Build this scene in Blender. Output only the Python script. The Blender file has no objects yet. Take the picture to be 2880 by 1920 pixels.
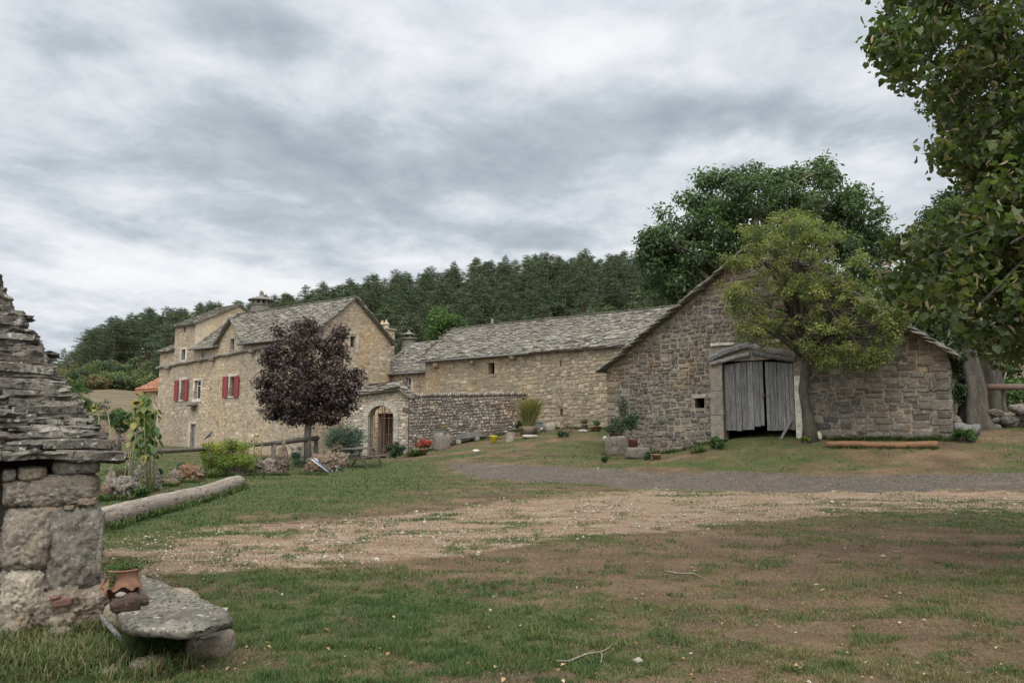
import bpy, bmesh, math, random
import numpy as np
from mathutils import Vector, Matrix, Euler, noise as mnoise

rnd = random.Random(11)
rng = np.random.default_rng(11)
SC = bpy.context.scene
COL = SC.collection

# ------------------------------------------------------------------ camera geometry (2880 x 1920 pixel units)
F = 2100.0
EYE = 1.6
TH = math.atan(246.0 / F)
CT, ST = math.cos(TH), math.sin(TH)

def ray(px, py):
    u = (px - 1440.0) / F
    v = (960.0 - py) / F
    return Vector((u, CT - v * ST, ST + v * CT))

def at(px, py, Y):
    d = ray(px, py)
    k = Y / d.y
    return Vector((d.x * k, Y, EYE + d.z * k))

def proj(x, y, z):
    f = y * CT + (z - EYE) * ST
    up = -y * ST + (z - EYE) * CT
    f = np.maximum(f, 0.05)
    return 1440 + F * x / f, 960 - F * up / f

RD = Vector((0.814, -0.581, 0)).normalized()   # along the facades, towards the camera
BD = Vector((0.581, 0.814, 0)).normalized()    # into the depth
UP = Vector((0, 0, 1))

def hit(px, py, O, U):
    """where a sight line meets the upright plane through O along U: distance along U, height"""
    d = ray(px, py)
    # k*(dx,dy) = O + t U
    det = d.x * (-U.y) + U.x * d.y
    k = (O[0] * (-U.y) + U.x * O[1]) / det
    X, Y = d.x * k, d.y * k
    return (X - O[0]) * U.x + (Y - O[1]) * U.y, EYE + d.z * k

# ------------------------------------------------------------------ objects
def tag(o, label=None, cat=None, group=None, kind=None):
    if label: o["label"] = label
    if cat: o["category"] = cat
    if group: o["group"] = group
    if kind: o["kind"] = kind
    return o

def empty(name, loc, label, cat, group=None, rz=0.0):
    o = bpy.data.objects.new(name, None)
    o.location = loc
    o.rotation_euler = (0, 0, rz)
    o.empty_display_size = 0.2
    COL.objects.link(o)
    tag(o, label, cat, group)
    return o

def wmat(o):
    m = o.matrix_basis.copy()
    return m if o.parent is None else wmat(o.parent) @ o.matrix_parent_inverse @ m

def place(o, parent):
    """parent a mesh that was built in world coordinates"""
    if parent is not None:
        o.parent = parent
        o.matrix_parent_inverse = wmat(parent).inverted()

def copy_tree(o, parent=None):
    c = o.copy(); COL.objects.link(c)
    if parent is not None: c.parent = parent
    for ch in list(o.children):
        copy_tree(ch, c)
    return c

class MB:
    def __init__(s):
        s.v = []; s.f = []; s.c = []; s.mi = []
    def add(s, vs, fs, col=(0.5, 0.5, 0.0), m=0):
        b = len(s.v)
        s.v.extend([tuple(q) for q in vs])
        s.c.extend([col] * len(vs))
        for f in fs:
            s.f.append(tuple(i + b for i in f)); s.mi.append(m)
    def box(s, c, sx, sy, sz, rz=0.0, col=(0.5, 0.5, 0), m=0, M=None):
        vs = []
        R = M if M is not None else Matrix.Rotation(rz, 3, 'Z')
        for z in (-.5, .5):
            for x, y in ((-.5, -.5), (.5, -.5), (.5, .5), (-.5, .5)):
                vs.append(Vector(c) + R @ Vector((x * sx, y * sy, z * sz)))
        s.add(vs, [(3, 2, 1, 0), (4, 5, 6, 7), (0, 1, 5, 4), (1, 2, 6, 5), (2, 3, 7, 6), (3, 0, 4, 7)], col, m)
    def beam(s, a, b, w, h, col=(0.5, 0.5, 0), m=0, up=UP, jit=0.0):
        a = Vector(a); b = Vector(b); d = (b - a).normalized()
        x = d.cross(up)
        if x.length < 1e-3: x = d.cross(Vector((1, 0, 0)))
        x.normalize(); y = x.cross(d).normalized()
        vs = []
        for p in (a, b):
            for i, j in ((-.5, -.5), (.5, -.5), (.5, .5), (-.5, .5)):
                vs.append(p + x * i * w + y * j * h + Vector((rnd.uniform(-jit, jit), rnd.uniform(-jit, jit), rnd.uniform(-jit, jit))))
        s.add(vs, [(0, 1, 2, 3), (7, 6, 5, 4), (1, 0, 4, 5), (2, 1, 5, 6), (3, 2, 6, 7), (0, 3, 7, 4)], col, m)
    def tube(s, pts, rad, n=8, col=(0.5, 0.5, 0), m=0, cap=True, rough=0.0, seed=0.0):
        pts = [Vector(p) for p in pts]
        if not hasattr(rad, '__len__'): rad = [rad] * len(pts)
        t0 = (pts[1] - pts[0]).normalized()
        x = t0.cross(Vector((0.3, 0.2, 1)) if abs(t0.z) < .9 else Vector((1, 0, 0.1))).normalized()
        vs = []
        for i, p in enumerate(pts):
            a = pts[max(i - 1, 0)]; b = pts[min(i + 1, len(pts) - 1)]
            t = (b - a).normalized()
            x = (x - t * x.dot(t)).normalized(); y = t.cross(x)
            for k in range(n):
                an = 2 * math.pi * k / n
                r = rad[i]
                if rough:
                    q = p + (x * math.cos(an) + y * math.sin(an)) * r
                    r *= 1 + rough * mnoise.noise(q * (2.2 / max(r, .03)) * .35 + Vector((seed, 0, 0)))
                vs.append(p + (x * math.cos(an) + y * math.sin(an)) * r)
        fs = []
        for i in range(len(pts) - 1):
            for k in range(n):
                fs.append((i * n + k, i * n + (k + 1) % n, (i + 1) * n + (k + 1) % n, (i + 1) * n + k))
        if cap:
            fs.append(tuple(range(n - 1, -1, -1)))
            fs.append(tuple((len(pts) - 1) * n + k for k in range(n)))
        s.add(vs, fs, col, m)
    def lathe(s, c, prof, n=20, col=(0.5, 0.5, 0), m=0, skip=None):
        vs = []; c = Vector(c)
        for r, z in prof:
            for k in range(n):
                a = 2 * math.pi * k / n
                vs.append(c + Vector((r * math.cos(a), r * math.sin(a), z)))
        fs = []
        for i in range(len(prof) - 1):
            for k in range(n):
                if skip and skip(i, k): continue
                fs.append((i * n + k, i * n + (k + 1) % n, (i + 1) * n + (k + 1) % n, (i + 1) * n + k))
        s.add(vs, fs, col, m)
    def build(s, name, mat, parent=None, smooth=False):
        me = bpy.data.meshes.new(name)
        me.from_pydata(s.v, [], s.f)
        mats = mat if isinstance(mat, (list, tuple)) else [mat]
        for q in mats: me.materials.append(q)
        if len(mats) > 1:
            me.polygons.foreach_set("material_index", s.mi)
        ca = me.color_attributes.new("Col", 'FLOAT_COLOR', 'POINT')
        arr = np.ones((len(s.v), 4), dtype=np.float32)
        arr[:, :3] = np.array(s.c, dtype=np.float32).reshape(-1, 3)
        ca.data.foreach_set("color", arr.ravel())
        if smooth:
            me.polygons.foreach_set("use_smooth", [True] * len(me.polygons))
        me.update()
        o = bpy.data.objects.new(name, me)
        COL.objects.link(o)
        place(o, parent)
        return o

def np_obj(name, V, Fc, mat, parent=None, col=None, smooth=False):
    """fast mesh from arrays; Fc is (M,k)"""
    V = np.asarray(V, dtype=np.float32).reshape(-1, 3)
    Fc = np.asarray(Fc, dtype=np.int32)
    me = bpy.data.meshes.new(name)
    me.vertices.add(len(V)); me.vertices.foreach_set("co", V.ravel())
    k = Fc.shape[1]
    me.loops.add(Fc.size); me.loops.foreach_set("vertex_index", Fc.ravel())
    me.polygons.add(len(Fc))
    me.polygons.foreach_set("loop_start", np.arange(0, Fc.size, k, dtype=np.int32))
    try: me.polygons.foreach_set("loop_total", np.full(len(Fc), k, dtype=np.int32))
    except Exception: pass
    if smooth: me.polygons.foreach_set("use_smooth", np.ones(len(Fc), dtype=bool))
    me.update(calc_edges=True)
    me.materials.append(mat)
    if col is not None:
        ca = me.color_attributes.new("Col", 'FLOAT_COLOR', 'POINT')
        arr = np.ones((len(V), 4), dtype=np.float32); arr[:, :3] = col
        ca.data.foreach_set("color", arr.ravel())
    o = bpy.data.objects.new(name, me)
    COL.objects.link(o)
    place(o, parent)
    return o

# ------------------------------------------------------------------ materials
class NT:
    def __init__(s, nt): s.nt = nt; s.n = nt.nodes; s.l = nt.links
    def new(s, t, **k):
        q = s.n.new(t)
        for a, b in k.items(): setattr(q, a, b)
        return q
    def put(s, sock, val):
        if isinstance(val, bpy.types.NodeSocket): s.l.new(val, sock)
        elif val is not None:
            try: sock.default_value = val
            except Exception: sock.default_value = (*val, 1.0)
    def math(s, op, a, b=None, c=None, clamp=False):
        q = s.new('ShaderNodeMath', operation=op, use_clamp=clamp)
        s.put(q.inputs[0], a)
        if b is not None: s.put(q.inputs[1], b)
        if c is not None: s.put(q.inputs[2], c)
        return q.outputs[0]
    def noise(s, vec, scale, detail=4, rough=.55, dist=0.0, out=0):
        q = s.new('ShaderNodeTexNoise')
        s.put(q.inputs['Vector'], vec); q.inputs['Scale'].default_value = scale
        q.inputs['Detail'].default_value = detail; q.inputs['Roughness'].default_value = rough
        q.inputs['Distortion'].default_value = dist
        return q.outputs[out]
    def voro(s, vec, scale, feature='F1', out='Distance', rand=1.0):
        q = s.new('ShaderNodeTexVoronoi', feature=feature)
        s.put(q.inputs['Vector'], vec); q.inputs['Scale'].default_value = scale
        q.inputs['Randomness'].default_value = rand
        return q.outputs[out]
    def ramp(s, fac, stops, interp='LINEAR'):
        q = s.new('ShaderNodeValToRGB'); q.color_ramp.interpolation = interp
        e = q.color_ramp.elements
        while len(e) < len(stops): e.new(.5)
        for i, (p, c) in enumerate(stops):
            e[i].position = p
            if not hasattr(c, '__len__'): c = (c, c, c)
            e[i].color = (*c[:3], 1)
        s.put(q.inputs[0], fac)
        return q.outputs[0]
    def mix(s, f, a, b, blend='MIX'):
        q = s.new('ShaderNodeMix', data_type='RGBA', blend_type=blend)
        s.put(q.inputs[0], f); 
        for i, v in ((6, a), (7, b)):
            if isinstance(v, bpy.types.NodeSocket): s.l.new(v, q.inputs[i])
            else: q.inputs[i].default_value = (*(v if hasattr(v, '__len__') else (v, v, v))[:3], 1)
        return q.outputs[2]
    def map(s, vec, scale=(1, 1, 1), rot=(0, 0, 0), loc=(0, 0, 0)):
        q = s.new('ShaderNodeMapping')
        s.put(q.inputs[0], vec)
        q.inputs['Location'].default_value = loc; q.inputs['Rotation'].default_value = rot; q.inputs['Scale'].default_value = scale
        return q.outputs[0]
    def sep(s, v):
        q = s.new('ShaderNodeSeparateColor'); s.put(q.inputs[0], v); return q.outputs
    def pos(s): return s.new('ShaderNodeNewGeometry').outputs['Position']
    def obj(s): return s.new('ShaderNodeTexCoord').outputs['Object']
    def col(s):
        q = s.new('ShaderNodeAttribute'); q.attribute_name = "Col"; return s.sep(q.outputs['Color'])
    def bump(s, h, strength=.5, dist=.05):
        q = s.new('ShaderNodeBump'); s.put(q.inputs['Height'], h)
        q.inputs['Strength'].default_value = strength; q.inputs['Distance'].default_value = dist
        return q.outputs[0]

def mat(name, rough=.9, spec=.25):
    m = bpy.data.materials.new(name); m.use_nodes = True
    t = NT(m.node_tree)
    b = m.node_tree.nodes['Principled BSDF']
    b.inputs['Roughness'].default_value = rough
    b.inputs['Specular IOR Level'].default_value = spec
    return m, t, b

def stone_mat(name, cols, mortar, stain=(.05, .05, .05), amt=.5, warm=None, lichen=.35, bstr=.6, nscale=1.0, stain_scale=.5, dkt=.6, dka=.55, vst=.35):
    m, t, b = mat(name, .95, .15)
    p = t.pos(); c = t.col()
    n = len(cols)
    base = t.ramp(c[0], [(i / max(n - 1, 1), q) for i, q in enumerate(cols)])
    base = t.mix(t.ramp(c[2], [(.4, 0.0), (.6, 1.0)]), base, mortar)
    fine = t.noise(p, 22 * nscale, 6, .7)
    med = t.noise(p, 4.5 * nscale, 5, .6)
    base = t.mix(1.0, base, t.ramp(fine, [(.25, .55), (.5, 1.0), (.8, 1.45)]), 'MULTIPLY')
    base = t.mix(1.0, base, t.ramp(med, [(.3, .72), (.55, 1.0), (.75, 1.25)]), 'MULTIPLY')
    v2 = t.ramp(c[1], [(0, .72), (1, 1.28)])
    base = t.mix(1.0, base, v2, 'MULTIPLY')
    if warm is not None:
        w = t.noise(t.map(p, (1, 1, .6)), .55, 4, .6)
        base = t.mix(t.ramp(w, [(.5, 0.0), (.68, .75)]), base, t.mix(1.0, base, warm, 'MULTIPLY'))
    st = t.noise(t.map(p, (1, 1, vst), loc=(7, 3, 1)), stain_scale, 6, .62)
    st2 = t.noise(p, 3.1, 5, .65)
    f = t.math('MULTIPLY', t.ramp(st, [(.42, 0.0), (.62, 1.0)]), t.ramp(st2, [(.35, 0.15), (.6, 1.0)]))
    base = t.mix(t.math('MULTIPLY', f, amt), base, stain)
    li = t.noise(p, 13 * nscale, 3, .6)
    base = t.mix(t.math('MULTIPLY', t.ramp(li, [(.6, 0.0), (.66, 1.0)]), lichen), base, (.42, .40, .36))
    dk = t.noise(t.map(p, loc=(3, 9, 4)), 17 * nscale, 3, .7)
    base = t.mix(t.math('MULTIPLY', t.ramp(dk, [(dkt, 0.0), (dkt + .07, 1.0)]), dka), base, (.03, .028, .025))
    t.put(b.inputs['Base Color'], base)
    h = t.math('ADD', fine, t.math('MULTIPLY', med, 1.5))
    t.put(b.inputs['Normal'], t.bump(h, bstr, .035 / nscale))
    return m

def leaf_mat(name, cols, trans=.35, rough=.55, hue2=None):
    m, t, b = mat(name, rough, .3)
    c = t.col()
    n = len(cols)
    base = t.ramp(c[0], [(i / max(n - 1, 1), q) for i, q in enumerate(cols)])
    base = t.mix(1.0, base, t.ramp(c[1], [(0, .55), (1, 1.45)]), 'MULTIPLY')
    t.put(b.inputs['Base Color'], base)
    tr = t.new('ShaderNodeBsdfTranslucent'); t.put(tr.inputs[0], t.mix(1.0, base, (1.25, 1.4, .7), 'MULTIPLY'))
    ms = t.new('ShaderNodeMixShader'); ms.inputs[0].default_value = trans
    t.l.new(b.outputs[0], ms.inputs[1]); t.l.new(tr.outputs[0], ms.inputs[2])
    t.l.new(ms.outputs[0], t.n['Material Output'].inputs[0])
    return m

def wood_mat(name, c1, c2, scale=(1, 1, 12), rot=(0, 0, 0), rough=.85, bstr=.5, coord='obj', crack=.5):
    m, t, b = mat(name, rough, .2)
    p = t.pos() if coord == 'pos' else t.obj()
    q = t.map(p, scale, rot)
    n1 = t.noise(q, 3.0, 6, .65, .3)
    n2 = t.noise(q, 14.0, 4, .6)
    c = t.col()
    base = t.ramp(n1, [(.3, c1), (.7, c2)])
    base = t.mix(1.0, base, t.ramp(n2, [(.3, .6), (.6, 1.15)]), 'MULTIPLY')
    base = t.mix(1.0, base, t.ramp(c[0], [(0, .7), (1, 1.3)]), 'MULTIPLY')
    cr = t.noise(t.map(p, tuple(s * 1.7 for s in scale), rot), 5, 3, .5)
    base = t.mix(t.math('MULTIPLY', t.ramp(cr, [(.6, 0.0), (.66, 1.0)]), crack), base, (.02, .018, .015))
    t.put(b.inputs['Base Color'], base)
    t.put(b.inputs['Normal'], t.bump(t.math('ADD', n1, n2), bstr, .01))
    return m

def plain_mat(name, col, rough=.6, var=.2, scale=8, metal=0.0, spec=.3, bstr=.2):
    m, t, b = mat(name, rough, spec)
    n = t.noise(t.obj(), scale, 5, .6)
    base = t.mix(1.0, col, t.ramp(n, [(.3, 1 - var), (.7, 1 + var)]), 'MULTIPLY')
    t.put(b.inputs['Base Color'], base); b.inputs['Metallic'].default_value = metal
    t.put(b.inputs['Normal'], t.bump(n, bstr, .01))
    return m

# ------------------------------------------------------------------ numpy value noise
def _hash(ix, iy, seed):
    h = (ix.astype(np.int64) * 374761393 + iy.astype(np.int64) * 668265263 + seed * 1442695041) & 0xffffffff
    h = ((h ^ (h >> 13)) * 1274126177) & 0xffffffff
    return ((h ^ (h >> 16)) & 0xffff) / 65535.0
def vnoise(x, y, s, seed=0):
    x = np.asarray(x, float) / s; y = np.asarray(y, float) / s
    ix = np.floor(x); iy = np.floor(y); fx = x - ix; fy = y - iy
    fx = fx * fx * (3 - 2 * fx); fy = fy * fy * (3 - 2 * fy)
    a = _hash(ix, iy, seed); b = _hash(ix + 1, iy, seed); c = _hash(ix, iy + 1, seed); d = _hash(ix + 1, iy + 1, seed)
    return (a * (1 - fx) + b * fx) * (1 - fy) + (c * (1 - fx) + d * fx) * fy
def fbm(x, y, s, seed=0, o=4):
    r = 0; a = .5; tot = 0
    for i in range(o):
        r = r + a * vnoise(x, y, s / 2 ** i, seed + i * 17); tot += a; a *= .55
    return r / tot
def sstep(a, b, x):
    t = np.clip((np.asarray(x, float) - a) / (b - a), 0, 1); return t * t * (3 - 2 * t)

# ------------------------------------------------------------------ terrain height
BR = at(2680, 1231, 25.0)                 # barn, front right corner
BRO = Vector((BR.x, BR.y, 0))
ctrl = []
def cp(px, py, Y): p = at(px, py, Y); ctrl.append((p.x, p.y, p.z))
def cz(x, y, z): ctrl.append((x, y, z))
for x in (-8, -3, 2, 7, 12): cz(x, 3, 0)
for x in (-7, 0, 7, 13): cz(x, 10, 0)
cz(-9, 16, 0); cz(0, 16, .03); cz(9, 16, .05); cz(16, 14, .05)
cp(1440, 1340, 23.5); cp(1800, 1345, 23); cp(2200, 1350, 22); cp(2600, 1345, 21.5); cp(2860, 1345, 21)
cp(1500, 1310, 27); cp(2100, 1316, 24.5); cp(2100, 1286, 26); cp(2500, 1280, 24.4); cp(2800, 1300, 23)
cp(1716, 1280, 32.3); cp(1640, 1283, 30.5); cp(1900, 1276, 30.2)
cp(2035, 1238, 28.9); cp(2140, 1236, 28.3); cp(2235, 1234, 27.9); cp(2450, 1243, 26); cp(2680, 1233, 24.9); cp(2860, 1228, 25)
cp(1592, 1286, 29.5); cp(1592, 1225, 38); cp(1690, 1206, 40); cp(1480, 1210, 42.5); cp(1389, 1244, 38); cp(1250, 1262, 39.5)
cp(1160, 1278, 40); cp(1060, 1283, 40.5); cp(960, 1300, 34); cp(1150, 1300, 33); cp(870, 1310, 31); cp(1300, 1330, 27)
cz(-8, 22, .0); cz(-12, 27, 0.05); cz(-14, 34, .1); cz(-20, 30, .1); cz(-18, 40, .1); cz(-24, 45, .2); cz(-16, 46, 0.0); cz(-30, 55, .5)
cz(-40, 40, .5); cz(-12, 44, 0.0); cz(-7, 50, .3)
cz(2, 50, 1.8); cz(12, 42, 2.0); cz(20, 34, 2.1); cz(26, 30, 2.0); cz(22, 25, 1.6); cz(32, 26, 1.8); cz(28, 16, .6); cz(18, 22, 1.0)
cz(0, 62, 2.5); cz(18, 60, 3.2); cz(40, 60, 4); cz(-20, 62, 1.2); cz(-30, 70, 2.6); cz(-50, 72, 2.8); cz(-34, 100, 8.2); cz(-60, 100, 8); cz(0, 80, 4.5); cz(40, 90, 6)
ctrl = np.array(ctrl)
def _tps():
    P = ctrl[:, :2]; n = len(P)
    d = np.linalg.norm(P[:, None] - P[None], axis=2)
    K = np.where(d > 0, d * d * np.log(np.maximum(d, 1e-9)), 0) + np.eye(n) * 1.5
    A = np.zeros((n + 3, n + 3)); A[:n, :n] = K; A[:n, n] = 1; A[:n, n + 1:] = P; A[n, :n] = 1; A[n + 1:, :n] = P.T
    return np.linalg.solve(A, np.concatenate([ctrl[:, 2], [0, 0, 0]]))
_W = _tps()
# tree-top line of the wooded hill, as seen: picture column -> row; used to shape the hill
TOPX = [-400, 150, 225, 240, 270, 335, 411, 575, 690, 800, 950, 1080, 1225, 1350, 1450, 1550, 1640, 1740, 1850, 2200, 2900, 3600]
TOPY = [990, 985, 975, 935, 912, 888, 872, 850, 848, 822, 795, 770, 752, 728, 720, 712, 708, 705, 700, 700, 740, 800]
CREST = 165.0
def far_h(x, y):
    px = 1440 + F * (x / np.maximum(y, 1)) / 1.007
    top = np.interp(px, TOPX, TOPY)
    crest = EYE + (1206 - top) / F * CREST * 1.02 - 10.5
    foot = np.interp(px, [0, 450, 900, 1500, 2900], [6.5, 5, 4.0, 4.5, 6.0])
    f = sstep(78, CREST, y)
    back = 1 - .35 * sstep(CREST + 20, 600, y)
    return (foot + (crest - foot) * f) * back
def H(x, y, micro=True):
    x = np.atleast_1d(np.asarray(x, float)); y = np.atleast_1d(np.asarray(y, float))
    sh = x.shape; x = x.ravel(); y = y.ravel()
    out = np.zeros_like(x)
    near = (y < 95) & (np.abs(x) < 90)
    ix = np.where(near)[0]
    P = ctrl[:, :2]; n = len(P)
    for k in range(0, len(ix), 20000):
        j = ix[k:k + 20000]
        d2 = (x[j, None] - P[None, :, 0]) ** 2 + (y[j, None] - P[None, :, 1]) ** 2
        K = .5 * d2 * np.log(np.maximum(d2, 1e-12))
        out[j] = K @ _W[:n] + _W[n] + _W[n + 1] * x[j] + _W[n + 2] * y[j]
    b = np.maximum(sstep(58, 90, y), sstep(55, 85, np.abs(x)))
    yy = np.maximum(y, 20)
    out = out * (1 - b) + far_h(x, yy) * b * sstep(10, 60, y)
    out = np.where(y < 3, out * sstep(-30, 3, y), out)
    if micro:
        k = 1 - sstep(40, 70, y)
        out = out + k * ((fbm(x, y, 1.7, 5, 3) - .5) * .07 + (fbm(x, y, .35, 9, 2) - .5) * .018)
        out = out + (1 - k) * (fbm(x, y, 14, 3, 3) - .5) * 1.2
    return out.reshape(sh)
def hz(x, y): return float(H(x, y)[0])
def gat(px, Y):
    """point on the ground below picture column px at distance Y"""
    x = (px - 1440) / F * Y / 1.0
    for _ in range(3):
        z = hz(x, Y)
        fwd = Y * CT + (z - EYE) * ST
        x = (px - 1440) / F * fwd
    return Vector((x, Y, hz(x, Y)))
# ------------------------------------------------------------------ what covers the ground where
def zones(x, y):
    """asphalt, gravel, grass cover and dryness at ground points"""
    z = H(x, y, False)
    px, py = proj(x, y, z)
    dx, dy = px / 1.2245, py / 1.2245
    n1 = (fbm(x * .55, y * 1.1, 1.3, 31, 4) - .5) * 1.15
    n2 = (fbm(x * .6, y * 1.1, .42, 37, 3) - .5) * 1.15
    n3 = fbm(x, y, 5.0, 41, 3) - .5
    # road between two lines
    up = np.interp(dx, [900, 1000, 1200, 1400, 1700, 2000, 2352, 3000], [1058, 1060, 1064, 1078, 1086, 1090, 1088, 1086])
    lo = np.interp(dx, [900, 1000, 1100, 1300, 1600, 1850, 2100, 2352, 3000], [1060, 1072, 1096, 1112, 1126, 1130, 1126, 1120, 1116])
    w = n1 * 13 + n2 * 8
    road = sstep(-2, 2, dy + w - up) * sstep(-2, 2, lo - dy - w) * sstep(960, 1120, dx)
    # pale stony track
    gu = np.interp(dx, [0, 240, 572, 800, 1183, 1470, 1800, 2352, 3000], [1250, 1245, 1205, 1188, 1146, 1126, 1128, 1120, 1116])
    gl = np.interp(dx, [0, 240, 572, 877, 1030, 1297, 1470, 1757, 2002, 2331, 3000], [1335, 1330, 1312, 1288, 1272, 1238, 1222, 1192, 1174, 1182, 1190])
    wg = n1 * 34 + n2 * 12
    tr = sstep(-12, 12, dy + wg - gu) * sstep(-9, 9, gl - dy - wg * .7)
    tr = tr * (1 - road)
    stony = np.interp(dx, [200, 700, 1200, 1700, 2352], [.45, .6, .8, 1.0, 1.0])
    # grass
    below = sstep(-10, 14, dy - gl)                                # foreground meadow
    green_c = np.exp(-((dx - 1050) / 620.) ** 2 - ((dy - 1385) / 95.) ** 2) * 1.0 + np.exp(-((dx - 1380) / 420.) ** 2 - ((dy - 1440) / 60.) ** 2) * .5
    green_c = green_c + np.exp(-((dx - 640) / 330.) ** 2 - ((dy - 1440) / 120.) ** 2) * .9 + np.exp(-((dx - 2250) / 260.) ** 2 - ((dy - 1330) / 90.) ** 2) * .45
    bare = np.exp(-((dx - 1500) / 330.) ** 2 - ((dy - 1265) / 32.) ** 2) + np.exp(-((dx - 1330) / 230.) ** 2 - ((dy - 1345) / 30.) ** 2) * .45
    bare = bare + np.exp(-((dx - 1560) / 150.) ** 2 - ((dy - 1345) / 22.) ** 2) * .7 + np.exp(-((dx - 2050) / 220.) ** 2 - ((dy - 1440) / 45.) ** 2) * .5
    gf = .43 - .10 * sstep(1200, 1500, dx) + .22 * green_c - .5 * bare + n1 * 1.35 + n2 * 1.0 + n3 * .5
    lush = sstep(0, 1, (gu - dy) / 30.) * sstep(1350, 850, dx + n1 * 200)      # lawn by the log
    gm = .98 + n1 * 1.1 + n2 * .6 - .75 * sstep(700, 1150, dx) * sstep(1090, 1180, dy)
    back = sstep(-3, 4, up - dy)                                    # between road and walls
    gb = .62 + n1 * 1.5 + n2 * .7 + .35 * np.exp(-((dx - 1350) / 150.) ** 2 - ((dy - 1040) / 25.) ** 2) + .35 * np.exp(-((dx - 1700) / 120.) ** 2 - ((dy - 1030) / 16.) ** 2)
    gb = gb - .4 * np.exp(-((dx - 1950) / 260.) ** 2 - ((dy - 1045) / 14.) ** 2)
    gt = .18 + n1 * 1.7 + n2 * 2.0 - .12 * sstep(1500, 2300, dx)
    g = below * gf + (1 - below) * np.where(dy < up, gb, gm * lush + gb * (1 - lush))
    g = g * (1 - tr) + gt * tr
    mid = sstep(0, 8, dy - lo) * (1 - tr) * (1 - below)
    kk = sstep(900, 1250, dx + n1 * 160) * (dy > up) * (dy < gu) * mid
    g = g * (1 - kk) + kk * (.38 + n1 * 1.4 + n2 * 1.0)
    g = np.clip(g, 0, 1) * (1 - road * .97)
    g = np.where(y > 46, np.clip(.55 + n1 - .5 * sstep(55, 65, y) * (x < -8), 0, 1), g)
    return road, tr * stony, g

# dryness (0 lush green, 1 brown) kept apart so blades can follow it
def dryness(x, y):
    z = H(x, y, False); px, py = proj(x, y, z); dx, dy = px / 1.2245, py / 1.2245
    n = fbm(x, y, 2.6, 51, 3) - .5
    d = .58 + n * 1.2 + .28 * sstep(1200, 2200, dx) * sstep(1200, 1500, dy) - .45 * sstep(1250, 900, dx) * sstep(1260, 1200, dy)
    d = d - .25 * np.exp(-((dx - 950) / 500.) ** 2 - ((dy - 1385) / 90.) ** 2)
    return np.clip(d, 0, 1)

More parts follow.
